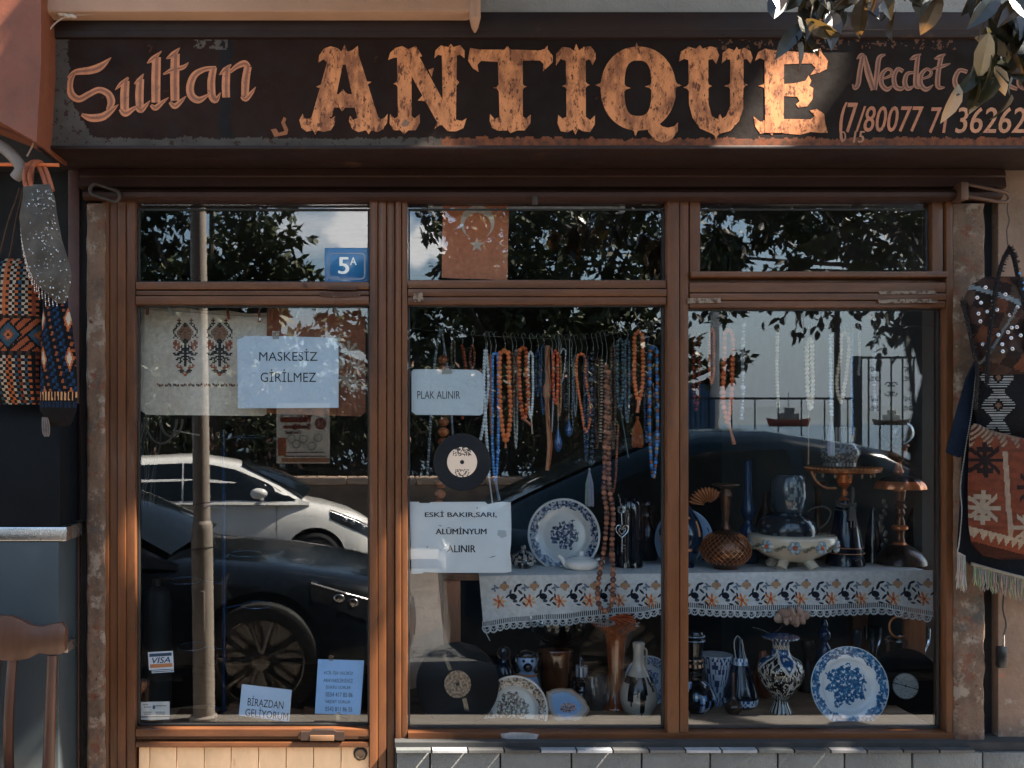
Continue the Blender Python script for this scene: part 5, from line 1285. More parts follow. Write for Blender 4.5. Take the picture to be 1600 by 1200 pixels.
for k in range(54):
    t = 2 * PI * k / 54; mb.ball((c.x + R_ * math.cos(t), .55 + R_ * math.sin(t), c.z), .0058, (1, 1, .9), 6, 4, GLD)
mb.build('beaded_rim', METALC, tlm)
mb = MB()
for k in range(8):
    t = PI + k * PI / 7 * 1.0; R2 = 44 / S(.55); x_, y2 = c.x + R2 * math.cos(t), .55 + R2 * math.sin(t)
    mb = MB(); mb.ball((x_, y2, c.z - .026), .006, (1, 1, 2.1), 7, 5, L(150, 130, 110)); mb.tube([(x_, y2, c.z - .003), (x_, y2, c.z - .018)], .001, 4, GLD)
    mb.build('crystal_drop', M('crystal', attr=True, rough=.06, var=.1, spec=.9, coat=.6), tlm)
mb = MB(); q = spl([(1268, 738, .46), (1276, 752, .46), (1290, 762, .46), (1306, 763, .46)], 8)
for p in q: mb.ball(P(*p), .0038 + .0016 * rnd.random(), (1.2, 1, 1), 6, 4, L(170, 112, 74))
mb.build('garland_chain', METALC, tlm)
def ribs(c1, c2, n): return lambda t, s_, r, h: c1 if int(t / (2 * PI) * n) % 2 else c2
lp('globe', tlm, 1312, .55, sm([(690, 23), (694, 26), (702, 30), (710, 30.5), (718, 27), (724, 24.5)], 3), GLOSS, lambda t, s_, r, h: L(140, 140, 134) if nz(t * 14, h * 120) > .1 else L(84, 86, 86), 60)
lp('globe_collar', tlm, 1312, .55, [(716, 24.5), (717, 25), (728, 25), (729, 24)], GLOSS, ribs(L(146, 142, 134), L(92, 90, 86), 60), 120)
lp('globe_neck', tlm, 1311, .55, [(667, 24), (668, 25), (678, 24.5), (690, 23)], GLOSS, ribs(L(150, 146, 138), L(90, 88, 84), 60), 120)
mb = MB()
mb.tube(spl([tuple(P(*q)) for q in ((1308, 790, .50), (1330, 786, .49), (1334, 770, .48), (1331, 762, .48), (1332, 790, .48), (1334, 805, .48))], 6), .0032, 6, L(84, 82, 78))
for k in range(5): mb.tube([P(1321 + 15 * math.cos(t), 785 + k * 2.6 + 1.6 * math.sin(t * 1), .55) + Vector((0, -.038 * -math.sin(t) * -1, 0)) for t in [2 * PI * j / 20 for j in range(21)]], .0028, 5, L(96, 94, 90))
mb.tube(spl([tuple(P(*q)) for q in ((1336, 812, .48), (1344, 835, .47), (1348, 862, .46), (1344, 874, .46), (1336, 876, .46))], 6), .0028, 6, L(90, 88, 84))
mb.build('power_cord', MATTE, tlm)
mb = MB(); mb.prism([(1328, 792), (1336, 792), (1338, 808), (1339, 814), (1327, 814), (1328, 806)], .47, .02, L(96, 94, 90))
for x_ in (1330, 1335): mb.tube([P(x_, 814, .478), P(x_, 824, .478)], .002, 6, L(150, 146, 140))
mb.build('plug', MATTE, tlm)
mb = MB(); mb.tube(spl([tuple(P(*q)) for q in ((1262, 800, .60), (1270, 794, .6), (1288, 792, .6), (1298, 800, .6), (1292, 816, .6), (1276, 830, .6))], 6), .004, 8, L(110, 100, 88)); one(mb, 'pale_hook', MATTE, 'pale curved handle between the grey glass lamp and the blue lamp base', 'handle', P(1276, 830, .6))
cd = itemt('brass_column', 'tall brass candle column with a glass globe and a wavy saucer on the shelf end', 'candlestick', 1405, .58, 890)
BRS, BRD = L(190, 118, 76), L(96, 64, 46)
lp('globe', cd, 1401, .58, sm([(655, 12), (657, 16), (664, 23), (675, 26), (685, 24), (693, 18), (697, 13)], 3), M('globe_glass', (.05, .05, .05), .05, var=.1, spec=.9, coat=.7), (1, 1, 1), 30)
lp('cup', cd, 1402, .58, sm([(694, 17), (697, 18), (700, 15), (712, 14), (718, 10), (722, 5)], 3), METALC, BRD, 28)
lp('upper_stem', cd, 1404, .58, sm([(718, 8), (722, 4), (730, 5), (737, 8), (742, 5)], 3), METALC, BRS, 20)
lp('saucer', cd, 1406, .58, sm([(742, 10), (746, 24), (754, 33), (761, 36), (764, 35), (758, 26), (752, 8)], 3), METALC, lambda t, s_, r, h: BRS if r > 31 / S(.58) else L(44, 36, 34), 66, lambda t, h: 1 + .05 * math.sin(9 * t) if h < .05 else 1)
st = atT([(762, 9), (768, 9), (785, 7), (787, 10), (790, 7), (796, 10), (798, 6), (806, 8), (812, 5), (818, 7), (826, 8), (829, 12), (833, 12), (836, 7), (846, 6), (856, 8), (860, 12), (866, 22), (874, 32), (886, 38), (893, 39)], .58, 0)
lp('column', cd, 1406, .58, st, METALC, lambda t, s_, r, h: BRS if r < 12.5 / S(.58) and r > 8.5 / S(.58) else (L(58, 48, 44) if r > 14 / S(.58) else BRD), 30)
item('dark_cone_bottle', 'narrow dark glass cone bottle between lamp and brass column', 'bottle', 1364, .62, atT(sm([(792, 2), (800, 4), (822, 7), (850, 11), (880, 13), (892, 14)], 3), .62, 0), GLOSS, L(26, 26, 30))
plate('black_tray', 'round black tray standing against the white side wall of the shelf', 1462, 838, 66, .72, lambda t, r: L(13, 12, 12), .08, math.radians(20), VINYL, .012, 'tray')
mb = MB(); c = P(1376, 828, .62)
for k in range(3):
    for j in range(5): mb.ball((c.x + .012 * math.sin(j * 1.3 + k * 2), .6, c.z + .02 * (j - 3) + k * .05), .009, (1, .6, 1.3), 7, 5, L(96, 92, 88))
one(mb, 'silver_ornament', METALC, 'small openwork silver ornament hanging behind the dark cone bottle', 'ornament', c)

# ------------------------------------------------------------------ the lower row on the platform
FZ = zf + .001
def disc(name, label, cx, cy, r_px, Y, tilt, yaw, lab_px, labcol, group=None, labfn=None, sq=1):
    R = r_px / S(Y); c = P(cx, cy, Y); mt = Euler((PI / 2 - tilt, 0, yaw)).to_matrix()
    t_ = thing(name, label, 'record', (c.x, c.y, c.z - R), group)
    pr = [(lab_px / S(Y), .0)]
    rr_ = lab_px / S(Y); k = 0
    while rr_ < R - .004: rr_ += .0022; pr.append((rr_, .0004 * (k % 2))); k += 1
    pr += [(R - .001, .001), (R, .0), (R, -.002), (.001, -.002)]
    mb = MB(); mb.lathe((0, 0, 0), pr, 72, (.008, .0085, .010), 0, False, mt); mb.v = [(x + c.x, y + c.y, z + c.z) for x, y, z in mb.v]; mb.build('vinyl_disc', VINYL, t_, smooth=15)
    mb = MB(); lr = lab_px / S(Y)
    mb.lathe((0, 0, 0), [(lr, .0003)] + [(lr * (1 - k / 14), .0008) for k in range(1, 13)] + [(.0036, .0008), (.003, -.001)], 60, labfn or (lambda t, s_, r, h: labcol), 0, False, mt)
    mb.v = [(x + c.x, y + c.y, z + c.z) for x, y, z in mb.v]; mb.build('paper_label', PAPER, t_, smooth=15)
    return t_
def lab45(t, s_, r, h):
    q = r / (23.5 / S(-.024)); x, y = q * math.cos(t), q * math.sin(t)
    if q < .13: return (.01, .01, .01)
    if .42 < q < .46: return L(60, 50, 44)
    if y > .42 and nz(x * 9, y * 14) > -.05 and abs(x) < .6: return L(60, 52, 46)
    if y < -.5 and int(y * 22) % 2 and abs(x) < .5 and nz(x * 30, y * 6) > -.2: return L(70, 60, 54)
    return L(196, 172, 150)
rs = disc('small_record', 'seven inch black record with a cream label hung above the torn edged notice', 722, 722, 45, -.024, .05, .03, 23.5, (1, 1, 1), None, lab45)
def labL(t, s_, r, h):
    q = r / (21 / S(.10)); return (.01, .01, .01) if q < .12 else mixc(L(178, 156, 130), L(110, 88, 70), max(0, min(1, .5 + nz(math.cos(t) * q * 6, math.sin(t) * q * 6) * 1.4)))
lpR = disc('long_playing_record', 'large black record with a beige label and tape strips standing in the window corner', 715, 1069, 65, .10, .14, .05, 21, (1, 1, 1), None, labL)
for q in ([(690, 1020), (696, 1018), (706, 1046), (701, 1048)], [(722, 1092), (728, 1090), (739, 1130), (731, 1132)]):
    mb = MB(); mb.prism(q, .088, .0005, (.5, .5, .5)); mb.build('tape_strip', TAPE, lpR, smooth=0)
def labW(t, s_, r, h):
    q = r / (20 / S(.30)); x, y = q * math.cos(t), q * math.sin(t)
    if q < .09: return (.01, .01, .01)
    if abs(y + x * .28) < .035 and q < .97: return (.05, .05, .05)
    if q > .93: return L(150, 150, 146)
    return L(206, 204, 198) if nz(x * 12, y * 12) < .38 else L(128, 126, 122)
disc('long_playing_record', 'large black record with a plain white label behind the blue transfer plate', 1415, 1072, 58, .30, .10, -.06, 20, (1, 1, 1), None, labW)
plate('transfer_plate', 'cream plate with a brown landscape print beside the ceramic dog', 805, 1108, 51, .13, transfer(L(70, 56, 46), L(128, 110, 92), L(190, 186, 178), (-.1, .0), 11, .6, (.68, .95), .05), .25, math.radians(-8))
plate('transfer_plate', 'large blue and white plate with a tree print standing against the window', 1324, 1072, 61.5, .12, transfer(L(30, 74, 112), L(64, 112, 148), L(192, 198, 202), (-.02, .03), 21, .60, (.74, .965), -.10), .15, math.radians(2))
dg = itemt('ceramic_dog', 'blue and white ceramic spaniel with a dark muzzle behind the brown printed plate', 'figurine', 823, .24, 1090)
mb = MB(); c = P(823, 1035, .24); q_ = 1 / S(.24)
DGc = L(128, 150, 178)
mb.ball(c + Vector((0, .05 * 0, 0)), 15 * q_, (1, .95, 1.1), 18, 12, lambda t, s_, r, h: DGc)
mb.ball(c + Vector((0, 0, -42 * q_)), 21 * q_, (1, .9, 1.6), 18, 12, lambda t, s_, r, h: L(110, 130, 156))
mb.build('body', GLOSS, dg)
mb = MB(); mb.ball(c + Vector((0, -12 * q_, -5 * q_)), 7.5 * q_, (1, .9, 1), 12, 8, L(16, 16, 18)); mb.build('muzzle', GLOSS, dg)
for sx in (-1, 1):
    mb = MB(); mb.ball(c + Vector((sx * 15 * q_, 2 * q_, -6 * q_)), 9 * q_, (.6, .7, 1.9), 12, 8, L(18, 18, 21), rot=(0, sx * .18, 0)); mb.build('ear', GLOSS, dg)
    mb = MB(); mb.ball(c + Vector((sx * 6.5 * q_, -13 * q_, 5 * q_)), 2.4 * q_, n=8, k=6, col=L(20, 20, 22)); mb.build('eye', GLOSS, dg)
mb = MB(); mb.ball(c + Vector((0, 1 * q_, 12 * q_)), 14.5 * q_, (1.05, .95, .55), 14, 8, L(16, 16, 19)); mb.build('black_cap', GLOSS, dg)
mb = MB(); mb.tube([c + Vector((15 * q_ * math.cos(t), 14 * q_ * math.sin(t), -18 * q_)) for t in [2 * PI * k / 20 for k in range(21)]], 2 * q_, 6, L(160, 104, 70)); mb.build('collar', GLOSS, dg)
mb = MB(); c = P(787, 1020, .20); mb.tube([c + Vector((10 / S(.2) * math.cos(t), .004 * math.sin(2 * t), 10 / S(.2) * math.sin(t))) for t in [2 * PI * k / 28 for k in range(29)]], .0018, 6, L(66, 52, 44)); mb.tube([c + Vector((.02, 0, -.015)), c + Vector((.035, 0, -.08))], .002, 6, L(60, 50, 44)); one(mb, 'wire_ring', METALC, 'thin wire ring standing up behind the tape marked record', 'ring', P(792, 1050, .2))
# scallop dish
fd = itemt('scallop_dish', 'fan shaped porcelain dish with a pale blue centre and small painted flowers', 'dish', 890, .11, 1132)
mb = MB()
def fo(t):   # outline of the fan, t in 0..1
    base = [(862, 1078), (880, 1075), (893, 1077), (906, 1085), (915, 1095), (920, 1104), (917, 1112), (908, 1121), (893, 1129), (884, 1131), (872, 1127), (862, 1121), (856, 1105), (853, 1090), (855, 1081)]
    n = len(base); k = t * n; i = int(k) % n; f = k - int(k); a, b = base[i], base[(i + 1) % n]; return (lerp(a[0], b[0], f), lerp(a[1], b[1], f))
cx_, cy_ = 885, 1103
def fdp(u, v, off=0):
    x, y = fo(u); k = v; sc_ = 1 + .02 * math.sin(u * 2 * PI * 9) * (v > .9)
    return P(lerp(cx_, x, k * sc_), lerp(cy_, y, k * sc_), .11) + Vector((0, -.028 * max(0, (k - .70) / .3) ** .8 + .012 + (1103 - y) * k * .0006 + off, 0))
def fdc(u, v):
    x, y = fo(u); px, py = lerp(cx_, x, v), lerp(cy_, y, v)
    if v > .93: return L(150, 126, 104)
    if v > .72: return L(168, 164, 158)
    d = math.hypot((px - 888) / 13, (py - 1107) / 7)
    if d < 1:
        n = nz(px * .5, py * .5)
        return L(196, 112, 66) if n > .3 else (L(40, 46, 50) if n < -.15 else (L(190, 150, 120) if n > .1 else L(128, 152, 178)))
    return L(122, 152, 186)
mb.grid(90, 24, fdp, fdc, wu=True)
mb.grid(45, 6, lambda u, v: fdp(1 - u, v, .006), lambda u, v: L(150, 140, 130), wu=True)
mb.build('dish', GLOSS, fd)
# glass and amber pieces
item('amber_vase', 'wide dark amber glass vase behind the scallop dish', 'vase', 868, .34, at(sm([(1012, 27), (1016, 28), (1040, 27), (1070, 25), (1100, 22), (1122, 18), (1126, 18)], 3), .34, FZ), M('amber_solid', (.06, .020, .008), .08, var=.3, coat=.6, stain=[((.22, .07, .02), (.60, .72), 9)], stretch=(1, 1, .15)), (1, 1, 1), 32)
gs = itemt('glass_stand', 'ruffled smoky glass comport under the lace hem', 'comport', 872, .36, 1100)
lp('bowl', gs, 872, .36, sm([(968, 44), (985, 40), (1002, 26), (1010, 8)], 4), CLEARG, (1, 1, 1), 64, lambda t, h: 1 + .10 * math.sin(8 * t) * min(1, h * 14), False)
lp('foot', gs, 872, .36, at(sm([(1008, 6), (1030, 4), (1060, 5), (1080, 18), (1086, 24)], 3), .36, FZ), CLEARG, (1, 1, 1), 32, None, False)
tv = itemt('trumpet_vase', 'tall amber glass trumpet vase with a ruffled rim', 'vase', 962, .26, 1130)
TVP = atT(sm([(974, 36), (978, 32), (986, 24), (998, 17), (1020, 14), (1050, 12.5), (1080, 11), (1100, 12), (1116, 17), (1126, 22), (1130, 23)], 3), .26, 0, FZ)
lp('vase', tv, 962, .26, TVP, M('amber_rib', (.20, .055, .018), .07, var=.5, vs=18, coat=.7, stretch=(6, 6, .12)), (1, 1, 1), 64, lambda t, h: 1 + (.13 * math.sin(7 * t) if h > .30 else 0) + .015 * math.sin(16 * t))
ft = itemt('orange_tassel', 'thick burnt orange silk tassel at the end of the long brown beads', 'tassel', 975, .27, 992)
mb = MB(); c = P(953, 966, .27)
for k in range(260):
    a_ = rnd.uniform(-.55, .38); r = rnd.uniform(16, 44) ; y0 = rnd.gauss(0, 4)
    q = [P(951 + r * t * math.cos(a_ * t), 966 + y0 * .25 * t + r * t * math.sin(a_) * .7 + 9 * t * t, .27 - .03 * math.sin(t * PI) * rnd.random()) for t in (0, .35, .7, 1)]
    mb.tube(q, .0013, 4, rnd.choice((L(196, 84, 36), L(160, 58, 26), L(214, 112, 60), L(90, 34, 20))), cap=False)
mb.build('silk_tassel', CLOTH, ft, smooth=60)
# drip glazed jug
jg = itemt('drip_jug', 'pale grey jug with a slim neck and black glaze drips', 'jug', 998, .16, 1134)
GJ = L(150, 146, 138)
def drip(t, s_, r, h):
    a_ = math.cos(t + PI / 2)
    x = math.sin(t + PI / 2)
    if math.sin(t) < 0:
        for x0, top, bot, w_ in ((-.62, .45, .16, .10), (-.28, .52, .30, .12), (-.02, .55, .02, .10), (.14, .52, .26, .12), (-.45, .48, .34, .2), (.62, .50, .36, .12)):
            if abs(math.cos(t) - x0) < w_ * (1.2 - (h_(h) < bot + .06) * .7) and bot < h_(h) < top: return L(24, 23, 24)
        if abs(h_(h) - .50) < .045 and nz(math.cos(t) * 4, 1) > -.25: return L(34, 33, 33)
    return mixc(GJ, L(112, 108, 100), max(0, nz(t * 2, h * 16)))
JP = atT(sm([(1003, 7), (1005, 9.5), (1012, 9), (1022, 8), (1036, 9), (1050, 12), (1062, 18), (1078, 25), (1095, 28.5), (1112, 28), (1126, 23), (1133, 18), (1134, 17)], 4), .16, 0, FZ)
JH = (JP[-1][0] - JP[0][0]) / S(.16)
h_ = lambda h: h / JH
lp('body', jg, 998, .16, JP, GLOSS, drip, 72)
mb = MB(); mb.tube(spl([tuple(P(*q)) for q in ((1003, 1012, .16), (1010, 1016, .17), (1009, 1034, .17), (1005, 1050, .16))], 5), .004, 8, GJ); mb.build('handle', GLOSS, jg)
plate('blue_plate', 'pale blue patterned plate edge peeping out behind the drip glazed jug', 1012, 1062, 38, .34, transfer(L(40, 70, 110), L(110, 140, 168), L(168, 180, 190), (0, 0), 31, .5, (.6, .95), 0), .1, 0)
dbt = itemt('dark_bottle', 'dark ruffled glass bottle with a silver neck band beside the trumpet vase', 'bottle', 909, .30, 1120)
lp('body', dbt, 909, .30, at(sm([(1056, 9), (1062, 16), (1066, 15), (1072, 18), (1076, 16), (1084, 19), (1090, 16), (1102, 20), (1118, 17), (1121, 15)], 3), .30, FZ), M('black_glass', (.008, .008, .01), .06, var=.1, coat=.7, spec=.8), (1, 1, 1), 30)
lp('neck_band', dbt, 909, .30, [(1040, 8.5), (1041, 9.5), (1057, 9.5), (1058, 8.5)], METALC, SPK(L(196, 200, 204), L(80, 84, 92), 6), 40)
lp('stopper', dbt, 908, .30, sm([(1026, 1), (1030, 3), (1036, 4), (1041, 5)], 3), GLOSS, L(18, 30, 48), 16)
cg = itemt('cut_glass_piece', 'smoky cut glass cup in front of the dark ruffled bottle', 'cup', 930, .24, 1128)
lp('cup', cg, 932, .24, at(sm([(1054, 15), (1075, 18), (1100, 20), (1120, 14), (1126, 12)], 3), .24, FZ), M('smoked_cut_glass', (.07, .06, .055), .08, var=.5, vs=40, coat=.7, spec=.8), (1, 1, 1), 40, lambda t, h: 1 + .05 * math.sin(10 * t + h * 60))
mb = MB(); mb.tube([P(935 + 8 * math.cos(t), 1060 + 8 * math.sin(t), .22) for t in [PI * 1.1 * k / 10 - .6 for k in range(11)]], .003, 6, L(120, 112, 104)); mb.build('handle', GLOSS, cg)
# right bay
ol = itemt('oil_lamp', 'black oil lamp painted with blue and white blossoms in the corner by the mullion', 'lamp', 1088, .22, 1130)
def olc(t, s_, r, h):
    z = s_
    if .50 < z < .56 or .60 < z < .64: return L(190, 150, 116) if int(t * 14) % 2 else L(40, 34, 32)
    if z < .32:
        n = nz(math.cos(t) * 3.2, math.sin(t) * 3.2, h * 26)
        if n > .33: return L(186, 190, 196)
        if n > .20: return L(74, 110, 156)
    return L(14, 16, 20)
lp('body', ol, 1084, .22, atT(sm([(986, 14), (992, 16), (996, 14), (1000, 17), (1005, 15), (1016, 14), (1034, 13), (1036, 15), (1044, 14), (1050, 15), (1058, 13), (1064, 14), (1072, 13), (1080, 22), (1094, 31), (1108, 34), (1120, 30), (1128, 22), (1130, 21)], 3), .22, 0, FZ), GLOSS, olc, 56)
mb = MB()
for y_ in (993, 1000, 1067): 
    c = P(1084, y_, .22); R_ = (16.5 if y_ < 1050 else 15) / S(.22); mb.tube([(c.x + R_ * math.cos(t), .22 + R_ * math.sin(t), c.z) for t in [2 * PI * k / 30 for k in range(31)]], .0022, 6, L(128, 140, 150))
mb.build('metal_ring', METALC, ol)
pc = item('printed_cone', 'tapering white vase with a small blue leaf print beside the black oil lamp', 'vase', 1119, .30, at(sm([(1022, 24), (1023, 25), (1032, 24), (1060, 20), (1100, 14), (1128, 11), (1130, 10)], 3), .30, FZ), GLOSS, lambda t, s_, r, h: L(160, 168, 174) if s_ > .86 else ((L(34, 50, 82) if nz(t * 7, h * 60, 4) > .06 else L(138, 152, 168))), 90)
bb = itemt('blue_bell', 'dark blue bell shaped bottle with bands of white flowers', 'bottle', 1158, .27, 1120)
def bellc(t, s_, r, h):
    if .18 < s_ < .30 or .58 < s_ < .66:
        return L(180, 190, 200) if nz(t * 8, h * 90, 2) > -.05 else L(40, 70, 110)
    return L(15, 24, 40)
lp('body', bb, 1157, .27, at(sm([(998, 2), (1000, 3.5), (1015, 6), (1030, 9.5), (1048, 14), (1070, 20), (1092, 26), (1106, 26), (1112, 22), (1114, 20)], 3), .27, FZ), GLOSS, bellc, 60)
mb = MB(); mb.tube(spl([tuple(P(*q)) for q in ((1150, 1030, .23), (1147, 1004, .22), (1153, 994, .22), (1160, 1006, .22), (1164, 1030, .23))], 6), .0022, 6, L(120, 128, 136)); mb.build('wire_handle', METALC, bb)
item('bud_vase', 'small brown long necked bud vase before the dark blue bell bottle', 'vase', 1146, .18, at(sm([(1052, 3), (1054, 2.4), (1080, 2.6), (1096, 3.5), (1104, 8), (1112, 13), (1120, 12), (1126, 8), (1127, 8)], 3), .18, FZ), GLOSS, L(62, 46, 38))
ov = itemt('ornate_vase', 'dark baluster vase with white raised lines, blue panels and a ruffled rim', 'vase', 1220, .20, 1134)
VH = (1134 - 995)
def ovc(t, s_, r, h):
    y = 1134 - h * S(.20); a_ = math.atan2(math.cos(t), -math.sin(t))    # 0 faces the window
    W_, B_, K_ = L(176, 170, 160), L(28, 62, 98), L(22, 21, 22)
    if y < 1002: return W_ if int(t * 9) % 2 else L(70, 64, 60)
    if y > 1116: return W_ if int(t * 5.1) % 2 else K_
    if 1028 < y < 1034 or 1106 < y < 1112: return K_ if int(t * 10 + y * .3) % 2 else W_
    if y < 1028:
        p = ((a_ * 2.2) % 1); d = abs(p - .5) * 2; e = (y - 1003) / 25
        return W_ if abs(d - e) < .14 else (B_ if d < e - .2 else L(44, 38, 36))
    p = ((a_ / (PI / 2) + .5) % 1); d = abs(p - .5) * 2; e = 1 - (y - 1036) / 34
    if y < 1072:
        if abs(d - e) < .10: return W_
        if d < e - .10: return W_ if nz(p * 9, y * .22, 3) > .28 else B_
    n = nz(p * 5, y * .06, 6)
    if abs(n) < .055 or abs(nz(p * 7 + 3, y * .09, 9)) < .05: return W_
    if abs(y - 1076) < 4 and int(p * 12) % 3: return L(96, 90, 84)
    return K_
OVP = atT(sm([(994, 27), (996, 28), (999, 24), (1002, 15), (1010, 13), (1022, 13.5), (1030, 18), (1036, 27), (1046, 33), (1060, 34.5), (1075, 31), (1090, 23), (1104, 14), (1110, 11), (1116, 11), (1122, 13), (1130, 16), (1134, 17)], 6), .20, 0, FZ)
lp('body', ov, 1220, .20, OVP, GLOSS, ovc, 150, lambda t, h: 1 + .05 * math.sin(14 * t) if h * S(.2) > 134 else 1)
rz_ = itemt('pink_rose', 'pale pink cloth rose with a curved stem under the lace hem', 'flower', 1237, .34, 980)
mb = MB(); c = P(1237, 962, .34)
for k in range(26):
    t = k * 2.4; r = .006 + .0013 * k; e = .010 + .0006 * k
    o_ = c + Vector((r * math.cos(t) * 1.35, -.012 + .25 * r * math.sin(t * 1.3), r * math.sin(t) * .62))
    mb.ball(o_, e, (1.1, .45, .85), 9, 6, mixc(L(208, 172, 148), L(160, 118, 100), rnd.random() * .8), rot=(rnd.uniform(-.5, .5), rnd.uniform(-.6, .6), t))
mb.build('bloom', CLOTH, rz_)
mb = MB(); mb.tube(spl([tuple(P(*q)) for q in ((1226, 966, .35), (1220, 980, .36), (1206, 990, .37), (1190, 984, .38), (1175, 980, .38))], 6), .0022, 6, L(96, 80, 66)); mb.build('stem', CLOTH, rz_)
dkb = item('blue_finial_bottle', 'dark blue turned glass bottle behind the ornate vase', 'bottle', 1288, .46, at(sm([(968, 3), (976, 6), (980, 4), (986, 9), (994, 9), (1000, 5), (1008, 10), (1024, 12), (1060, 16), (1072, 16)], 3), .46, FZ), GLOSS, L(26, 40, 62))
gr_ = itemt('gold_ring_jar', 'clear glass jar topped with a gold ring behind the white label record', 'jar', 1404, .44, 1010)
lp('jar', gr_, 1404, .44, at(sm([(996, 16), (998, 20), (1004, 20), (1010, 17), (1050, 22), (1076, 24)], 3), .44, FZ), CLEARG, (1, 1, 1), 32, None, False)
mb = MB(); c = P(1404, 980, .42); mb.tube([c + Vector((15 / S(.42) * math.cos(t), .004 * math.sin(t), 16 / S(.42) * math.sin(t))) for t in [2 * PI * k / 24 for k in range(25)]], .0042, 7, L(196, 128, 84)); mb.build('gold_ring', METALC, gr_)
for x_, lab in ((1364, 'clear small glass goblet behind the blue transfer plate'), (1440, 'clear small glass goblet beside the white side wall')):
    g_ = itemt('glass_goblet', lab, 'glass', x_, .52, 1060); lp('bowl', g_, x_, .52, at(sm([(980, 13), (996, 12), (1010, 6), (1030, 2.5), (1050, 3), (1056, 12), (1057, 12)], 3), .52, FZ), CLEARG, (1, 1, 1), 24, None, False)
# big bulb glass pieces hanging deep in the shop
# blue wire stand seen through the door glass
ws = itemt('wire_stand', 'blue wire display stand with rings behind the door glass', 'stand', 348, .45, 1125)
BW = L(22, 46, 74)
mb = MB(); mb.tube([P(349, 672, .45), P(350, 900, .45), P(350, 1118, .45)], .0075, 8, BW); mb.build('upright', GLOSS, ws)
for cx_, cy_, rx in ((392, 682, 24), (368, 788, 50), (402, 945, 24), (290, 907, 25), (300, 1010, 22), (386, 865, 26)):
    mb = MB(); s_ = 1 / S(.45); c = P(cx_, cy_, .45)
    mb.tube([c + Vector((rx * s_ * math.cos(t), rx * s_ * math.sin(t), .004 * math.sin(t))) for t in [2 * PI * k / 30 for k in range(31)]], .0026, 6, L(44, 64, 84))
    d = 1 if cx_ > 350 else -1; mb.tube([P(350, cy_ + 5, .45), c + Vector((-d * rx * s_, 0, 0))], .003, 6, BW)
    mb.build('wire_ring', GLOSS, ws)
mb = MB()
for k in range(3):
    t = k * 2.1 + .3; p = P(350, 1112, .45); mb.tube(spl([tuple(p), (p.x + .10 * math.cos(t), .45 + .10 * math.sin(t), p.z + .01), (p.x + .17 * math.cos(t), .45 + .17 * math.sin(t), p.z - .05)], 5), .006, 6, BW)
mb.build('foot', GLOSS, ws)
gc = itemt('gas_cylinder', 'dull grey gas cylinder standing in the dark behind the payment sticker', 'cylinder', 245, .9, 1100)
lp('tank', gc, 245, .9, [(905, 6), (916, 6), (918, 12), (925, 20), (940, 23), (1080, 23), (1130, 22)], M('grey_tank', (.035, .033, .03), .6, var=.3), (1, 1, 1), 24)
wc = itemt('cable_bundle', 'tangle of grey cables and hoses hanging under the beige cloth', 'cable', 240, .5, 760)
mb = MB()
for k in range(11):
    x0 = 220 + rnd.uniform(0, 26); mb.tube(spl([tuple(P(x0 + 8, 640, .5)), tuple(P(x0 + rnd.uniform(-6, 8), 690, .5)), tuple(P(x0 + rnd.uniform(-10, 10), 740, .48)), tuple(P(x0 - rnd.uniform(0, 16), 790, .5))], 6), .0028, 5, rnd.choice((L(150, 142, 130), L(90, 86, 80), L(60, 58, 56))))
for x0, d in ((252, 24), (268, 17)): mb.tube([P(x0 + d * math.cos(t), 655 + 1.6 * d * math.sin(t), .5) for t in [PI * j / 12 for j in range(13)]], .005, 7, L(110, 108, 104))
mb.tube(spl([tuple(P(*q)) for q in ((270, 672, .5), (290, 676, .5), (312, 680, .5))], 5), .003, 5, L(170, 170, 168))
mb.build('cable_tangle', MATTE, wc)
deb = itemt('packed_bundle', 'bundle of beige paper bags on the floor behind the two blue sheets', 'bundle', 430, .5, 1120)
mb = MB()
for k in range(16):
    x0 = 268 + k * 20; p = P(x0, 1128, .42)
    mb.box(p.x - .09, p.x + .09, .35 + rnd.uniform(0, .1), .44 + rnd.uniform(0, .1), p.z + rnd.uniform(-.1, .0), p.z + rnd.uniform(.0, .045), rnd.choice((L(150, 112, 84), L(120, 84, 62), L(176, 140, 108))), 0, .006, (rnd.uniform(-.3, .3), rnd.uniform(-.25, .25), rnd.uniform(-.4, .4)))
mb.build('paper_stack', CLOTH, deb)

BK = 'dark vessels in the back row'
def back(cx, Y, prof, col, mat, lab, floor=None, name='vase'): item(name, lab, name, cx, Y, atT(sm(prof, 3), Y, 0, floor), mat, col, 26)
back(1010, .70, [(782, 6), (790, 9), (806, 7), (824, 16), (850, 24), (876, 18), (888, 16)], L(40, 34, 32), GLOSS, 'squat black vase in shadow between dark jar and pale blue plate')
back(1196, .74, [(770, 4), (790, 5), (806, 12), (836, 18), (868, 14), (880, 15)], L(58, 44, 36), METALC, 'dull bronze vase in shadow behind the grey glass lamp')
back(1278, .72, [(752, 12), (756, 13), (766, 6), (800, 5), (836, 9), (878, 16)], L(70, 54, 42), METALC, 'dull brass goblet behind the cream bowl rim', None, 'goblet')
back(846, .70, [(800, 5), (812, 8), (826, 14), (850, 18), (878, 14)], L(60, 48, 40), GLOSS, 'brown glazed pot in shadow behind the sugar bowl', None, 'pot')
back(786, .45, [(1012, 5), (1020, 7), (1036, 6), (1050, 14), (1080, 18), (1100, 14)], L(34, 40, 52), GLOSS, 'small slate vase behind the wire ring', FZ)
back(848, .55, [(1000, 4), (1014, 6), (1030, 12), (1060, 14), (1080, 10)], L(120, 112, 100), GLOSS, 'grey cream bottle between dog and amber vase', FZ, 'bottle')
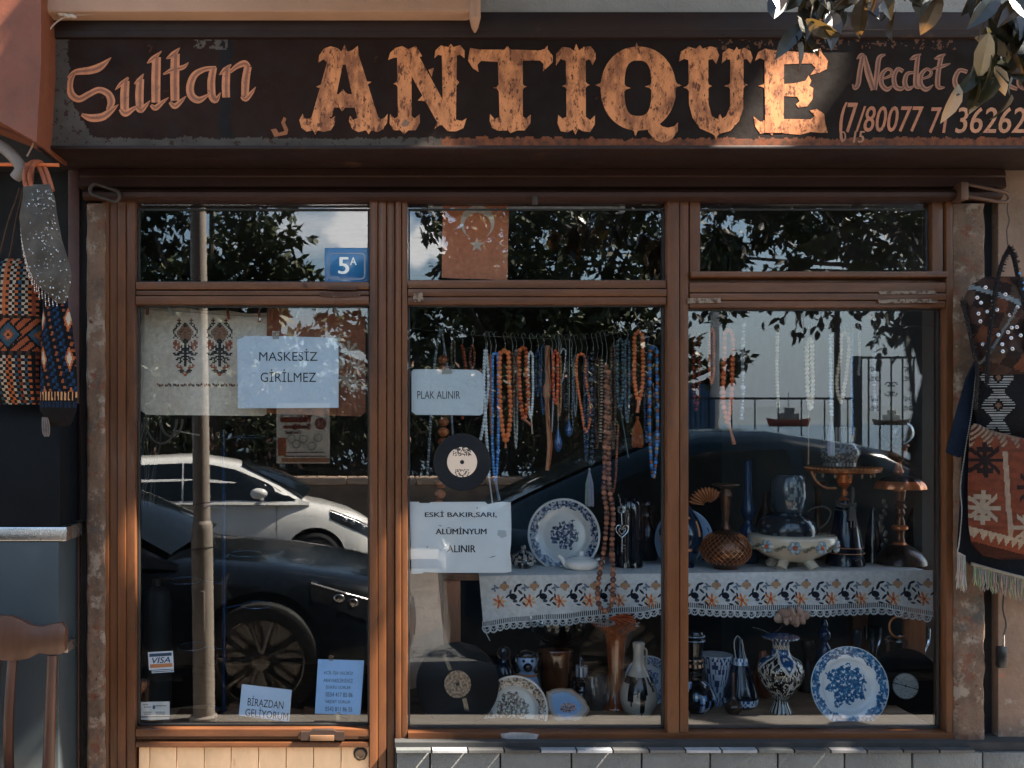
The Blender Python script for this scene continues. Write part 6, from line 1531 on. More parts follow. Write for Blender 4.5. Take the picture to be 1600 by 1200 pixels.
back(1192, .42, [(1016, 5), (1028, 7), (1046, 12), (1080, 17), (1098, 12)], L(110, 52, 30), GLOSS, 'rust brown vase in shadow beside the ornate one', FZ)
back(1262, .50, [(1000, 9), (1010, 10), (1030, 6), (1056, 12), (1082, 14)], L(46, 40, 38), METALC, 'dark metal cup behind the ornate vase', FZ, 'cup')
back(1050, .55, [(980, 4), (1000, 8), (1030, 16), (1070, 14)], L(150, 140, 128), GLOSS, 'cream pitcher mostly hidden by the mullion', FZ, 'pitcher')
back(1340, .66, [(984, 7), (996, 8), (1014, 5), (1050, 13), (1062, 13)], L(50, 60, 72), GLOSS, 'slate blue jar in shadow above the blue transfer plate', FZ, 'jar')
# ------------------------------------------------------------------ strings of beads
NG = 'strings of beads hanging from the line in the window'
LY = .30
mb = MB(); mb.tube(spl([tuple(P(*q)) for q in ((640, 512, LY), (720, 522, LY), (800, 527, LY), (900, 530, LY), (960, 521, LY), (1005, 508, LY), (1036, 502, LY), (1100, 508, .4), (1250, 514, .5), (1466, 508, .5))], 8), .0012, 5, (.12, .11, .10)); one(mb, 'display_wire', MATTE, 'thin dark wire across the window carrying the bead strings', 'wire', P(640, 512, LY))
def liney(x): return interp([(640, 512), (720, 522), (800, 527), (900, 530), (960, 521), (1005, 508), (1036, 502), (1100, 508), (1250, 514), (1466, 508)], x)[0]
def beads(path, d, cols, Y=LY, name='bead_string', label='', tail=None, tassel=None, shape=(1, 1, 1), mat=BEADM, var=.0, open_=False, hook=True):
    """path: photo pixels of the string; d: bead size in pixels; cols: colours in turn"""
    t_ = thing(name, label, 'beads', P(path[0][0], max(p[1] for p in path), Y), NG)
    mb = MB(); q = [P(x, y, Y) for x, y in spl(path, 10)]; s_ = S(Y); step = d / s_ * .9; acc = 0; k = 0
    for a, b in zip(q, q[1:]):
        l_ = (b - a).length
        while acc < l_:
            p = a.lerp(b, acc / l_); r = d / s_ / 2 * (1 + var * rnd.uniform(-1, 1)); c_ = cols[k % len(cols)]; f = rnd.uniform(1.25, 1.75)
            mb.ball(p + Vector((0, rnd.uniform(-.002, .002), 0)), r, shape, 8, 6, tuple(min(1, x * f) for x in c_)); acc += step; k += 1
        acc -= l_
    mb.tube(q, .0008, 4, (.1, .08, .06))
    mb.build('bead_row', mat, t_)
    if hook:
        tx, ty = path[0]; m2 = MB(); ly = liney(tx)
        m2.tube(spl([tuple(P(tx, ty, Y)), tuple(P(tx + 1.5, (ty + ly) / 2, Y)), tuple(P(tx - 2, ly - 3, Y)), tuple(P(tx + 2, ly - 7, Y)), tuple(P(tx + 4, ly - 2, Y))], 5), .0009, 5, (.35, .35, .35)); m2.build('wire_hook', STEEL, t_)
    if tail:
        x0, y0, x1, y1, w_, c_ = tail; m2 = MB(); m2.tube([P(x0, y0, Y), P((x0 + x1) / 2, (y0 + y1) / 2, Y), P(x1, y1, Y)], [w_ / s_ / 2, w_ / s_ / 2 * .7, w_ / s_ / 2], 8, c_); m2.build('end_piece', mat, t_)
    if tassel:
        x0, y0, y1, w_, c_ = tassel; m2 = MB()
        for j in range(70):
            a_ = rnd.uniform(-1, 1); dz_ = rnd.uniform(-.008, .008); e = rnd.uniform(.9, 1)
            m2.tube([P(x0, y0, Y), P(x0 + a_ * w_ * .42, lerp(y0, y1, .4), Y) + Vector((0, dz_, 0)), P(x0 + a_ * w_ / 2, lerp(y0, y1, e), Y) + Vector((0, dz_ * 1.3, 0))], .0012, 4, tuple(x * rnd.uniform(.7, 1.15) for x in c_), cap=False)
        m2.ball(P(x0, y0 + 1, Y), w_ * .16 / s_, (1, 1, 1), 8, 6, c_); m2.build('tassel', CLOTH, t_, smooth=60)
    return t_
def loop(x, y0, y1, w_, tip=None, sk=0):
    xb = x + sk
    return [(x, y0), (x - w_ * .45, y0 + 6), (x - w_ / 2, lerp(y0, y1, .3)), (xb - w_ * .5, lerp(y0, y1, .72)), (xb, y1), (xb + w_ * .5, lerp(y0, y1, .72)), (x + w_ / 2, lerp(y0, y1, .3)), (x + w_ * .45, y0 + 6), (x, y0)]
OB, AM, WB, BB, BRN, TEAL, CRY = L(206, 112, 62), L(176, 84, 44), L(196, 200, 200), L(70, 120, 176), L(120, 74, 52), L(64, 84, 92), L(140, 146, 150)
beads([(688, 516), (680, 560), (674, 640), (668, 740)], 5, [CRY, L(104, 110, 112)], label='grey crystal bead string hanging furthest from the mullion, beside the door post')
beads([(690, 516), (697, 560), (704, 620), (708, 700)], 4, [CRY, L(120, 130, 138)], label='thin clear crystal string just behind the white card')
beads([(692, 562), (692, 566), (693, 600), (693, 680), (690, 745), (686, 790)], 18, [L(140, 78, 48), L(164, 96, 60)], label='string of very large brown wooden beads behind the white card', hook=True, shape=(1, 1, .85))
beads([(722, 540), (726, 560), (729, 600), (722, 655)], 6, [L(126, 58, 34)], label='dark red brown bead string just above the white card corner')
beads([(758, 548), (756, 600), (760, 680), (764, 745)], 6, [WB], label='white bead string next to the white card', tail=(764, 745, 770, 790, 3, WB))
beads([(760, 548), (763, 600), (756, 660), (750, 690)], 5.5, [WB, L(170, 178, 182)], label='short white bead string crossing the white card corner')
beads([(766, 556), (766, 610), (768, 680)], 5, [L(150, 88, 52)], label='thin brown bead string between the white and sky blue ones')
beads(loop(774, 552, 752, 9), 5.2, [BB, L(90, 140, 190)], label='long sky blue bead string hanging over the small record edge', tail=(774, 750, 780, 782, 5, L(120, 140, 160)))
beads(loop(788, 548, 690, 15, sk=2), 8.4, [OB], label='thick orange bead string beside the sky blue one', tail=(790, 688, 790, 700, 4, OB))
beads(loop(817, 543, 655, 12, sk=2), 7, [AM, L(206, 110, 64), L(150, 64, 34)], label='glittering amber bead string leaning to one side', tail=(819, 655, 830, 664, 5, L(190, 108, 70)), shape=(1.1, 1.1, .9))
beads(loop(829, 550, 652, 7), 4.6, [L(186, 188, 186)], label='pearl white bead string beside the amber one', tail=(830, 652, 832, 678, 3, L(190, 170, 150)))
beads(loop(849, 540, 648, 6), 3.4, [L(30, 60, 92)], label='fine dark blue bead string behind the twisted whip')
t_ = thing('riding_whip', 'twisted beige and orange cord whip hanging among the bead strings', 'whip', P(857, 738, LY), NG)
mb = MB(); mb.tube([P(x, y, LY - .01) for x, y in spl([(856, 540), (855, 560), (856, 590), (854, 612), (856, 650), (858, 700), (855, 735)], 6)], [.009] * 16 + [.014] * 4 + [.008] * 17, 8, L(176, 128, 98)); mb.tube([P(x + 2, y, LY - .018) for x, y in spl([(857, 542), (853, 575), (858, 600), (853, 640), (860, 690), (856, 730)], 6)], .0035, 6, L(160, 84, 50)); mb.build('twisted_cord', CLOTH, t_)
beads(loop(868, 548, 632, 7), 5.4, [L(196, 84, 44), L(160, 60, 32)], label='short orange red bead string beside the twisted whip')
beads([(862, 545), (865, 600), (863, 660), (862, 675)], 3, [CRY], label='fine silver bead string hanging by the orange red one')
beads([(876, 552), (880, 545), (884, 552), (880, 590), (876, 600)], 3, [CRY, (.6, .6, .6)], label='short silver chain loop before the blue glass drops', mat=MATS['silver_bead'])
beads([(893, 545), (895, 600), (894, 640), (896, 668)], 3, [CRY, L(60, 66, 72)], label='silver and black chain with a white tag', mat=MATS['silver_bead'])
def drop(x, y0, y1, r, lab):
    t_ = thing('glass_drop', lab, 'pendant', P(x, y1, LY), NG); s_ = S(LY); mb = MB()
    lathe_px(mb, x, LY, sm([(y0, 1), (lerp(y0, y1, .2), r * .35), (lerp(y0, y1, .6), r), (lerp(y0, y1, .85), r * .8), (y1, 1)], 3), 14, L(40, 78, 124)); mb.build('drop', M('blue_crystal', attr=True, rough=.07, var=.3, coat=.8, spec=.8), t_)
    mb = MB(); mb.tube([P(x, y0, LY), P(x + 1, liney(x), LY)], .0009, 4, (.4, .4, .42)); mb.build('chain', STEEL, t_)
drop(872, 668, 706, 7, 'blue glass drop pendant above the blank shelf corner, longer of the two'); drop(889, 655, 682, 6.5, 'shorter blue glass drop pendant near the white tag')
beads(loop(908, 553, 676, 14, sk=8), 5.2, [L(196, 104, 58)], label='narrow orange bead loop pulled to a point')
beads([(926, 552), (925, 600), (926, 680), (924, 730)], 9, [L(30, 36, 46), L(56, 62, 72), L(20, 22, 28), L(34, 48, 66)], label='string of dark blue and black charm beads', var=.3, tassel=(921, 732, 792, 13, L(150, 154, 158)))
beads([(940, 563), (940, 620), (938, 690)], 5.2, [L(176, 160, 142)], label='string of flat beige disc beads', shape=(1, 1, .55))
beads([(947, 572), (947, 640), (945, 720), (944, 770), (948, 800), (945, 850), (938, 890), (934, 920), (936, 945), (946, 955), (955, 945), (958, 905), (956, 850), (958, 800), (952, 760), (951, 690), (950, 575)], 8.8, [L(120, 76, 56), L(150, 96, 70), L(92, 58, 46)], .26, label='very long brown wooden bead string looping down over the runner', var=.12)
beads(loop(969, 530, 640, 9), 6.6, [TEAL, L(50, 64, 72)], label='grey green bead string behind the brown ones', tail=(970, 640, 982, 715, 2.5, TEAL))
beads([(966, 665), (964, 700), (962, 745), (958, 770)], 4.6, [L(120, 70, 46)], label='thin brown bead string below the grey green one', hook=False)
beads(loop(998, 518, 625, 13), 7, [OB, L(190, 96, 54)], label='bright orange bead string with a dark orange tassel', tail=(998, 624, 996, 645, 6, OB), tassel=(996, 652, 700, 17, L(160, 84, 46)))
BMX = [BB, L(44, 88, 136), L(128, 68, 46), BB, L(30, 70, 110), L(96, 56, 44), L(60, 110, 160), L(150, 120, 96)]
beads(loop(1021, 542, 746, 11), 6, BMX, label='long blue and brown mixed bead string next to the mullion', shape=(.95, .95, 1.25))
for k, (x, y0, y1, d, c_, lab) in enumerate(((800, 552, 640, 5, L(90, 60, 48), 'dull brown bead string right behind the thick orange one'), (806, 548, 700, 3.6, L(150, 150, 144), 'fine grey chain between the orange and amber strings'), (840, 548, 618, 4.4, L(60, 84, 110), 'short slate blue bead string beside the pearl one'), (874, 556, 650, 4, L(150, 104, 70), 'thin tan bead string behind the silver chain loop'),
    (884, 560, 640, 4.5, L(44, 50, 58), 'charcoal bead string above the blue glass drops'), (899, 556, 650, 3.4, L(120, 130, 136), 'fine steel grey string beside the white tag'), (916, 556, 720, 4.4, L(46, 62, 84), 'dark slate bead string beside the charm beads'), (933, 560, 700, 4, L(96, 70, 56), 'thin dark brown string between the charm and disc beads'), (958, 540, 700, 5, L(104, 84, 70), 'greyish brown bead string beside the long wooden one'),
    (980, 530, 660, 4.6, L(70, 90, 104), 'pale slate bead string next to the tasselled orange one'), (1010, 525, 690, 4.2, L(36, 60, 92), 'narrow navy bead string by the mixed blue one'), (708, 530, 575, 4, L(120, 112, 104), 'short grey string above the white card'), (738, 540, 576, 5, L(110, 66, 46), 'short brown string over the white card corner'))):
    beads(loop(x, y0, y1, d * 1.25), d, [c_, tuple(v * .7 for v in c_)], .30 + .03 * (k % 3), label=lab)
RY = .36
beads(loop(1088, 512, 640, 8), 6, [L(120, 44, 30), L(80, 32, 24)], RY, label='dark red bead string right beside the mullion in the side window')
beads(loop(1112, 514, 600, 7), 5, [L(190, 104, 56)], RY, label='short amber bead string in front of the pale post reflection')
beads(loop(1138, 516, 660, 13, sk=-2), 8.6, [L(206, 106, 60), L(190, 90, 48)], RY, label='orange bead string beyond the mullion', tail=(1138, 660, 1147, 694, 7, L(196, 120, 78)))
beads([(1162, 508), (1160, 560), (1161, 615), (1158, 655)], 6, [L(176, 180, 184), L(120, 126, 134)], RY, label='knobbly white crystal string next to the orange one', var=.4)
beads([(1215, 516), (1214, 580), (1216, 640)], 6, [L(186, 172, 150)], RY, label='pale beige bead string over the red boat reflection')
beads(loop(1265, 530, 640, 8, sk=1), 7.6, [L(214, 196, 170)], RY, label='ivory bead string with a long cord tail', tail=(1264, 640, 1263, 726, 3, L(150, 120, 96)))
beads([(1298, 524), (1298, 600), (1299, 650)], 6, [L(190, 204, 216)], RY, label='white blue bead string ending in a white tassel', tassel=(1299, 652, 714, 9, (.72, .72, .72)))
beads(loop(1320, 520, 628, 13, sk=-6), 6.6, [L(206, 184, 156)], RY, label='loose double loop of pale beige beads')
beads([(1332, 522), (1331, 600), (1332, 680)], 4.2, [L(96, 140, 186)], RY, label='fine pale blue bead string before the table lamp')
beads([(1342, 516), (1343, 560), (1341, 585)], 4.5, [L(150, 148, 140)], RY, label='short faint bead string at the far end of the wire')
beads([(1366, 524), (1365, 580), (1367, 645)], 5.4, [L(170, 178, 184), L(120, 130, 140)], RY, label='clear crystal bead string above the brass column', var=.3)
# ------------------------------------------------------------------ the street before the shop (seen mirrored in the glass)
CARGL = M('car_glass', (.006, .009, .012), .05, var=.05, spec=.4)
TYRE = M('tyre', (.012, .012, .012), .8, var=.2)
RIM = M('alloy', (.15, .14, .13), .22, metal=.9, var=.1)
TRIM = M('black_trim', (.010, .010, .011), .5, var=.1)
LAMP = M('headlamp', (.012, .013, .015), .08, var=.5, vs=30, spec=.6, coat=.3)
def catm(tab, x): return interp(tab, x)
def make_car(name, label, loc, yaw, paint, body, gh, wheels, wr_, doors, win, front, mirror_x, glassy, rearglass, handle_x=(), seam_x=()):
    root = thing(name, label, 'car', loc, 'cars parked along the street', yaw)
    T_ = [(.0, 0), (.0, .80), (.10, .97), (.34, 1.0), (.62, .958), (.80, .912), (.92, .858), (.985, .77), (1.0, .62), (1.012, .3)]
    xs = []
    for a, b in zip(body, body[1:]):
        k = max(1, int(abs(b[0] - a[0]) / .12)); xs += [lerp(a[0], b[0], j / k) for j in range(k)]
    xs.append(body[-1][0])
    sec = []
    for x in xs:
        zl, zd, hw = interp([(-r[0],) + tuple(r[1:]) for r in body], -x)
        half = [(w_ * hw, lerp(zl, zd, t)) for t, w_ in T_]
        sec.append([(x, -y, z) for y, z in half[1:]][::-1] and ([(x, y, z) for y, z in half[1:]] + [(x, -y, z) for y, z in half[1:][::-1]]))
    n = len(sec[0]); mb = MB()
    mb.add([p for s_ in sec for p in s_], [[i * n + j, i * n + (j + 1) % n, (i + 1) * n + (j + 1) % n, (i + 1) * n + j] for i in range(len(sec) - 1) for j in range(n)] + [list(range(n))[::-1], [(len(sec) - 1) * n + j for j in range(n)]])
    b = mb.build('body', paint, root, local=True, smooth=50)
    cut = MB()
    for wx in wheels:
        for sy in (-1, 1): cut.lathe((wx, sy * .72, wr_), [(wr_ + .055, -.26), (wr_ + .055, .26)], 36, (0, 0, 0), 0, True, Euler((PI / 2, 0, 0)).to_matrix())
    c_o = cut.build('cutter', TRIM, root, local=True, smooth=0)
    md = b.modifiers.new('arch', 'BOOLEAN'); md.operation = 'DIFFERENCE'; md.object = c_o; md.solver = 'EXACT'
    bpy.context.view_layer.update()
    dg_ = bpy.context.evaluated_depsgraph_get(); me = bpy.data.meshes.new_from_object(b.evaluated_get(dg_))
    b.modifiers.clear(); b.data = me; me.name = 'body'; bpy.data.objects.remove(c_o)
    for p in me.polygons: p.use_smooth = True
    try: me.set_sharp_from_angle(angle=math.radians(40))
    except Exception: pass
    # greenhouse
    G = [(-r[0],) + tuple(r[1:]) for r in gh]
    gx = []
    for a, c in zip(gh, gh[1:]):
        k = max(1, int(abs(c[0] - a[0]) / .10)); gx += [lerp(a[0], c[0], j / k) for j in range(k)]
    gx.append(gh[-1][0])
    def sect(x):
        zb, zt, hb, ht = interp(G, -x); m_ = (hb + ht) / 2 + .012
        return [(hb, zb - .02), (m_, (zb + zt) / 2), (ht + .012, zt - .07), (ht - .03, zt - .025), (ht - .14, zt - .004), (ht * .4, zt + .012)]
    mb = MB(); ss = [[(x, y, z) for y, z in sect(x)] + [(x, -y, z) for y, z in sect(x)[::-1]] for x in gx]; n = len(ss[0])
    mb.add([p for s_ in ss for p in s_], [[i * n + j, i * n + (j + 1) % n, (i + 1) * n + (j + 1) % n, (i + 1) * n + j] for i in range(len(ss) - 1) for j in range(n)] + [list(range(n))[::-1], [(len(ss) - 1) * n + j for j in range(n)]])
    mb.build('roof', paint, root, local=True, smooth=50)
    def yat(x, z):
        pr = sect(x)
        for (y0, z0), (y1, z1) in zip(pr, pr[1:]):
            if z <= z1: return lerp(y0, y1, max(0, (z - z0) / max(1e-6, z1 - z0)))
        return pr[-1][0]
    for sy in (1, -1):
        for w_ in win:
            mb = MB(); m_ = 20
            row = lambda k, lo: (lerp(w_[0][0], w_[-1][0], k / m_), interp([(-r[0], r[1], r[2]) for r in w_], -lerp(w_[0][0], w_[-1][0], k / m_))[lo])
            vv = []
            for k in range(m_ + 1):
                x, zl = row(k, 0); _, zh = row(k, 1)
                for t in (0, .33, .66, 1):
                    z = lerp(zl, zh, t); vv.append((x, sy * (yat(x, z) + .006), z))
            fs = [[k * 4 + j, (k + 1) * 4 + j, (k + 1) * 4 + j + 1, k * 4 + j + 1] for k in range(m_) for j in range(3)]
            mb.add(vv, fs if sy < 0 else [f[::-1] for f in fs]); mb.build('side_window', CARGL, root, local=True)
    def screen(x0, x1, nm, mrg):
        mb = MB(); m_, nn = 10, 12; vv = []
        for i in range(m_ + 1):
            x = lerp(x0, x1, i / m_); zb, zt, hb, ht = interp(G, -x); pr = sect(x)
            for j in range(nn + 1):
                u = 2 * j / nn - 1; y = u * (ht - mrg)
                bu = (1 - u * u) * (1 - (i / m_) ** 2.5) * (1 if nm == 'windscreen' else .2); z = zt + (.014 - .016 * u * u); vv.append((x + .13 * bu, y, z + .006 + .075 * bu))
        fs = [[i * (nn + 1) + j, (i + 1) * (nn + 1) + j, (i + 1) * (nn + 1) + j + 1, i * (nn + 1) + j + 1] for i in range(m_) for j in range(nn)]
        mb.add(vv, fs); mb.build(nm, CARGL, root, local=True)
    screen(*glassy, 'windscreen', .02); screen(*rearglass, 'rear_window', .08)
    hwx = lambda x: interp([(-r[0],) + tuple(r[1:]) for r in body], -x)
    # wheels
    for wx in wheels:
        for sy in (1, -1):
            y0 = sy * (hwx(wx)[2] - .03); mt = Euler((-sy * PI / 2, 0, 0)).to_matrix(); R = wr_
            mb = MB(); mb.lathe((wx, y0, R), [(R * .70, -.2), (R * .96, -.19), (R, -.16), (R, -.04), (R * .965, -.005), (R * .86, .012), (R * .74, .004), (R * .70, -.02)], 40, (1, 1, 1), 0, False, mt); wh = mb.build('wheel', TYRE, root, local=True)
            mb = MB(); mb.lathe((wx, y0, R), [(R * .73, .0), (R * .745, .006), (R * .72, .008), (R * .69, -.012), (R * .66, -.10), (.02, -.11)], 40, (1, 1, 1), 0, False, mt)
            for k in range(5):
                for d in (-1, 1):
                    t0, t1 = 2 * PI * k / 5 + d * .10 + .3, 2 * PI * k / 5 + d * .27 + .3
                    a = Vector((wx + .05 * math.cos(t0), y0 - sy * .012, R + .05 * math.sin(t0))); e = Vector((wx + R * .70 * math.cos(t1), y0 + sy * .002, R + R * .70 * math.sin(t1)))
                    mid = a.lerp(e, .5) + Vector((0, sy * .006, 0)); mb.tube([a, mid, e], [.017, .012, .019], 6)
            mb.lathe((wx, y0, R), [(.055, -.03), (.052, .0), (.03, .006), (.001, .006)], 20, (1, 1, 1), 0, False, mt)
            rm = mb.build('rim', RIM, root, local=True); rm.parent = wh
            mb = MB(); mb.lathe((wx, sy * (hwx(wx)[2] - .16), R), [(.001, -.06), (R + .05, -.06), (R + .05, .0)], 24, (1, 1, 1), 0, False, mt); mb.build('wheel_arch', TRIM, root, local=True)
    for sy in (1, -1):
        # lamps: a patch of the body's corner, a hair proud
        mb = MB(); vv = []; m_, nn = 12, 5
        for i in range(m_ + 1):
            x = lerp(front[0], front[1], i / m_); zl, zd, hw = hwx(x)
            lo, hi = lerp(front[2], front[4], i / m_), lerp(front[3], front[5], i / m_)
            for j in range(nn + 1):
                t = lerp(lo, hi, j / nn)
                wv = interp([(a, b_) for a, b_ in T_], t)[0]; vv.append((x + .004, sy * (wv * hw + .006), lerp(zl, zd, t) + .003))
        fs = [[i * (nn + 1) + j, (i + 1) * (nn + 1) + j, (i + 1) * (nn + 1) + j + 1, i * (nn + 1) + j + 1] for i in range(m_) for j in range(nn)]
        mb.add(vv, fs); hl = mb.build('headlight', LAMP, root, local=True)
        mb = MB()
        for t_x, t_v in ((.28, .5), (.5, .55), (.72, .6)):
            q = Vector(vv[int(t_x * m_) * (nn + 1) + 2]) * .5 + Vector(vv[int(t_x * m_) * (nn + 1) + 3]) * .5; mb.ball(q, .034, (1, .35, .8), 12, 8)
        for i in range(m_): mb.tube([vv[i * (nn + 1) + 4], vv[(i + 1) * (nn + 1) + 4]], .006, 5)
        mb.build('reflector', STEEL, root, local=True).parent = hl
        zl, zd, hw = hwx(mirror_x)
        mb = MB(); mb.ball((mirror_x, sy * (hw + .10), zd + .10), .10, (1.0, .75, .62), 16, 10); mb.tube([(mirror_x + .04, sy * (hw - .06), zd + .02), (mirror_x + .02, sy * (hw + .04), zd + .06)], .025, 8); mb.build('wing_mirror', paint, root, local=True)
        for hx in handle_x:
            zl, zd, hw = hwx(hx); mb = MB(); z_ = lerp(zl, zd, .84)
            mb.box(hx - .10, hx + .10, sy * (hw * .965) - .012 + sy * .02, sy * (hw * .965) + .012 + sy * .02, z_ - .016, z_ + .016, (1, 1, 1), 0, .01); mb.build('door_handle', paint, root, local=True)
        for sx in seam_x:
            mb = MB(); zl, zd, hw = hwx(sx); mb.tube([(sx, sy * (w_ * hw + .0005), lerp(zl, zd, t)) for t, w_ in T_[2:8]], .0032, 5); mb.build('door_seam', TRIM, root, local=True)
        mb = MB(); x0, x1 = wheels[0] - wr_ - .1, wheels[1] + wr_ + .1
        mb.tube([(lerp(x0, x1, t / 8), sy * (hwx(lerp(x0, x1, t / 8))[2] * .985), hwx(lerp(x0, x1, t / 8))[0] + .06) for t in range(9)], .03, 8); mb.build('side_skirt', TRIM, root, local=True)
    zl, zd, hw = hwx(body[0][0] - .02)
    mb = MB(); mb.box(body[0][0] - .05, body[0][0] + .012, -hw * .8, hw * .8, lerp(zl, zd, .25), lerp(zl, zd, .72), (1, 1, 1), 0, .02); mb.build('grille', TRIM, root, local=True)
    mb = MB(); mb.box(body[0][0] - .02, body[0][0] + .022, -.26, .26, lerp(zl, zd, .3), lerp(zl, zd, .3) + .11, (.6, .6, .6), 0, .004); mb.build('number_plate', MATTE, root, local=True)
    return root
WPAINT = M('white_car_paint', (.78, .76, .72), .3, var=.04, coat=.8, rvar=.05)
KPAINT = M('black_car_paint', (.004, .006, .009), .2, var=.1, spec=.3, coat=.4, rvar=.05)
BPAINT = M('navy_car_paint', (.004, .012, .024), .16, var=.1, spec=.14, coat=.10, rvar=.05)
make_car('parked_car', 'white hatchback parked across the road, mirrored in the door glass', (-.60, -9.05, -.29), math.radians(-9), WPAINT,
    [(0, .36, .58, .42), (-.05, .27, .68, .60), (-.14, .2, .74, .70), (-.30, .18, .82, .78), (-.6, .18, .91, .84), (-.9, .2, .965, .86), (-1.3, .2, .985, .87), (-2.5, .2, .99, .87), (-3.3, .2, 1.0, .87), (-3.8, .22, 1.0, .84), (-4.02, .3, .95, .76), (-4.1, .35, .8, .65)],
    [(-.86, .95, .97, .74, .70), (-1.2, .96, 1.19, .82, .66), (-1.66, .97, 1.42, .84, .60), (-2.15, .98, 1.50, .85, .60), (-2.9, .99, 1.47, .85, .59), (-3.5, 1.0, 1.33, .83, .57), (-3.95, .98, 1.04, .76, .6)],
    (-.80, -3.35), .31, None, [[(-1.02, .985, .995), (-1.35, .985, 1.19), (-1.7, 1.0, 1.34), (-2.02, 1.0, 1.41), (-2.29, 1.0, 1.42)], [(-2.31, 1.0, 1.42), (-2.8, 1.01, 1.40), (-3.2, 1.02, 1.32), (-3.36, 1.04, 1.20)]],
    (-.10, -.62, .60, .86, .80, .94), -1.45, (-.92, -1.62), (-3.56, -3.9), (-2.14, -3.05), (-1.24, -2.30))
make_car('parked_car', 'black car parked nose towards the gap before the door, with five spoke alloy wheels', (-.28, -3.0, -.09), 0, KPAINT,
    [(0, .36, .56, .50), (-.05, .26, .66, .66), (-.16, .2, .74, .76), (-.40, .18, .79, .85), (-.8, .18, .85, .895), (-1.2, .2, .885, .90), (-1.6, .2, .915, .90), (-2.1, .2, .95, .90), (-2.8, .2, .97, .90), (-3.8, .2, 1.02, .88), (-4.3, .25, 1.0, .82), (-4.5, .32, .9, .7)],
    [(-1.36, .86, .885, .78, .72), (-1.8, .90, 1.12, .85, .68), (-2.3, .93, 1.36, .87, .62), (-2.85, .95, 1.46, .87, .60), (-3.4, .97, 1.42, .87, .59), (-4.0, 1.0, 1.18, .82, .6), (-4.3, 1.0, 1.02, .78, .6)],
    (-.875, -3.5), .335, None, [[(-1.7, .93, .97), (-2.1, .95, 1.18), (-2.4, .97, 1.31), (-2.75, .99, 1.36)], [(-2.83, .99, 1.37), (-3.1, 1.03, 1.38), (-3.6, 1.05, 1.22)]],
    (-.12, -.60, .55, .84, .78, .94), -1.95, (-1.42, -2.25), (-3.55, -4.2), (-2.65, -3.5), (-1.5, -2.79))
make_car('parked_car', 'dark blue car parked ahead of the black one, mirrored in the two display windows', (4.45, -3.02, -.09), 0, BPAINT,
    [(0, .36, .56, .50), (-.06, .26, .66, .66), (-.2, .2, .76, .76), (-.5, .18, .9, .86), (-1.0, .2, .99, .90), (-1.6, .2, 1.03, .91), (-2.8, .2, 1.05, .91), (-3.6, .22, 1.07, .90), (-4.2, .26, 1.08, .86), (-4.42, .3, 1.05, .80), (-4.52, .36, .9, .70)],
    [(-.95, .99, 1.0, .78, .72), (-1.4, 1.0, 1.26, .86, .68), (-1.95, 1.01, 1.54, .87, .63), (-2.6, 1.02, 1.64, .87, .62), (-3.0, 1.03, 1.63, .86, .61), (-3.3, 1.04, 1.57, .83, .58), (-3.7, 1.05, 1.41, .76, .54), (-4.0, 1.06, 1.27, .70, .52), (-4.3, 1.06, 1.12, .66, .52)],
    (-.87, -3.55), .34, None, [[(-1.35, 1.03, 1.05), (-1.75, 1.03, 1.32), (-2.1, 1.04, 1.48), (-2.45, 1.05, 1.53)], [(-2.53, 1.05, 1.53), (-3.0, 1.06, 1.52), (-3.45, 1.08, 1.38), (-3.7, 1.1, 1.24)]],
    (-.12, -.60, .55, .84, .78, .94), -1.6, (-1.02, -1.9), (-3.28, -4.2), (-2.3, -3.2), (-1.3, -2.49))
# lamp post on the pavement edge
POLE = M('grey_beige_pole', (.33, .28, .235), .55, var=.2, vs=4, world=True, stain=[((.22, .17, .13), (.6, .75), 5)])
lpst = thing('lamp_post', 'tapering beige steel lamp post on the pavement before the door', 'lamp post', (Rf(319, 1124, 1.86).x, -1.86, 0))
mb = MB(); c = Rf(319, 1124, 1.86); e = .006
mb.lathe((c.x, -1.86, 0), [(.075, 0), (.075, .02), (.058, .03), (.0575, 1.02), (.056, 1.05), (.050, 1.065), (.0455, 1.07), (.0450, 1.6), (.042, 3.2), (.036, 5.8)], 28)
mb.v = [(x - .012 * z, y, z) for x, y, z in mb.v]
mb.build('shaft', POLE, lpst)
mb = MB(); mb.box(c.x - .035, c.x + .012, -1.812, -1.797, .48, .70, bev=.003); mb.build('service_door', POLE, lpst)
mb = MB()
for z in (.92, 1.16): mb.tube([(c.x + .0595 * math.cos(t) - .012 * z, -1.86 + .0595 * math.sin(t), z + .012 * math.sin(t * 1.0 + 1)) for t in [PI * k / 12 for k in range(13)]], .0022, 5)
mb.build('tie_wire', TRIM, lpst)
mb = MB(); mb.tube(spl([(c.x - .065, -1.86, 5.7), (c.x - .06, -2.1, 6.1), (c.x - .06, -2.9, 6.25)], 6), .03, 10); mb.build('arm', POLE, lpst)
mb = MB(); mb.box(c.x - .16, c.x + .04, -3.4, -2.85, 6.2, 6.3, bev=.03); mb.build('lamp_head', POLE, lpst)
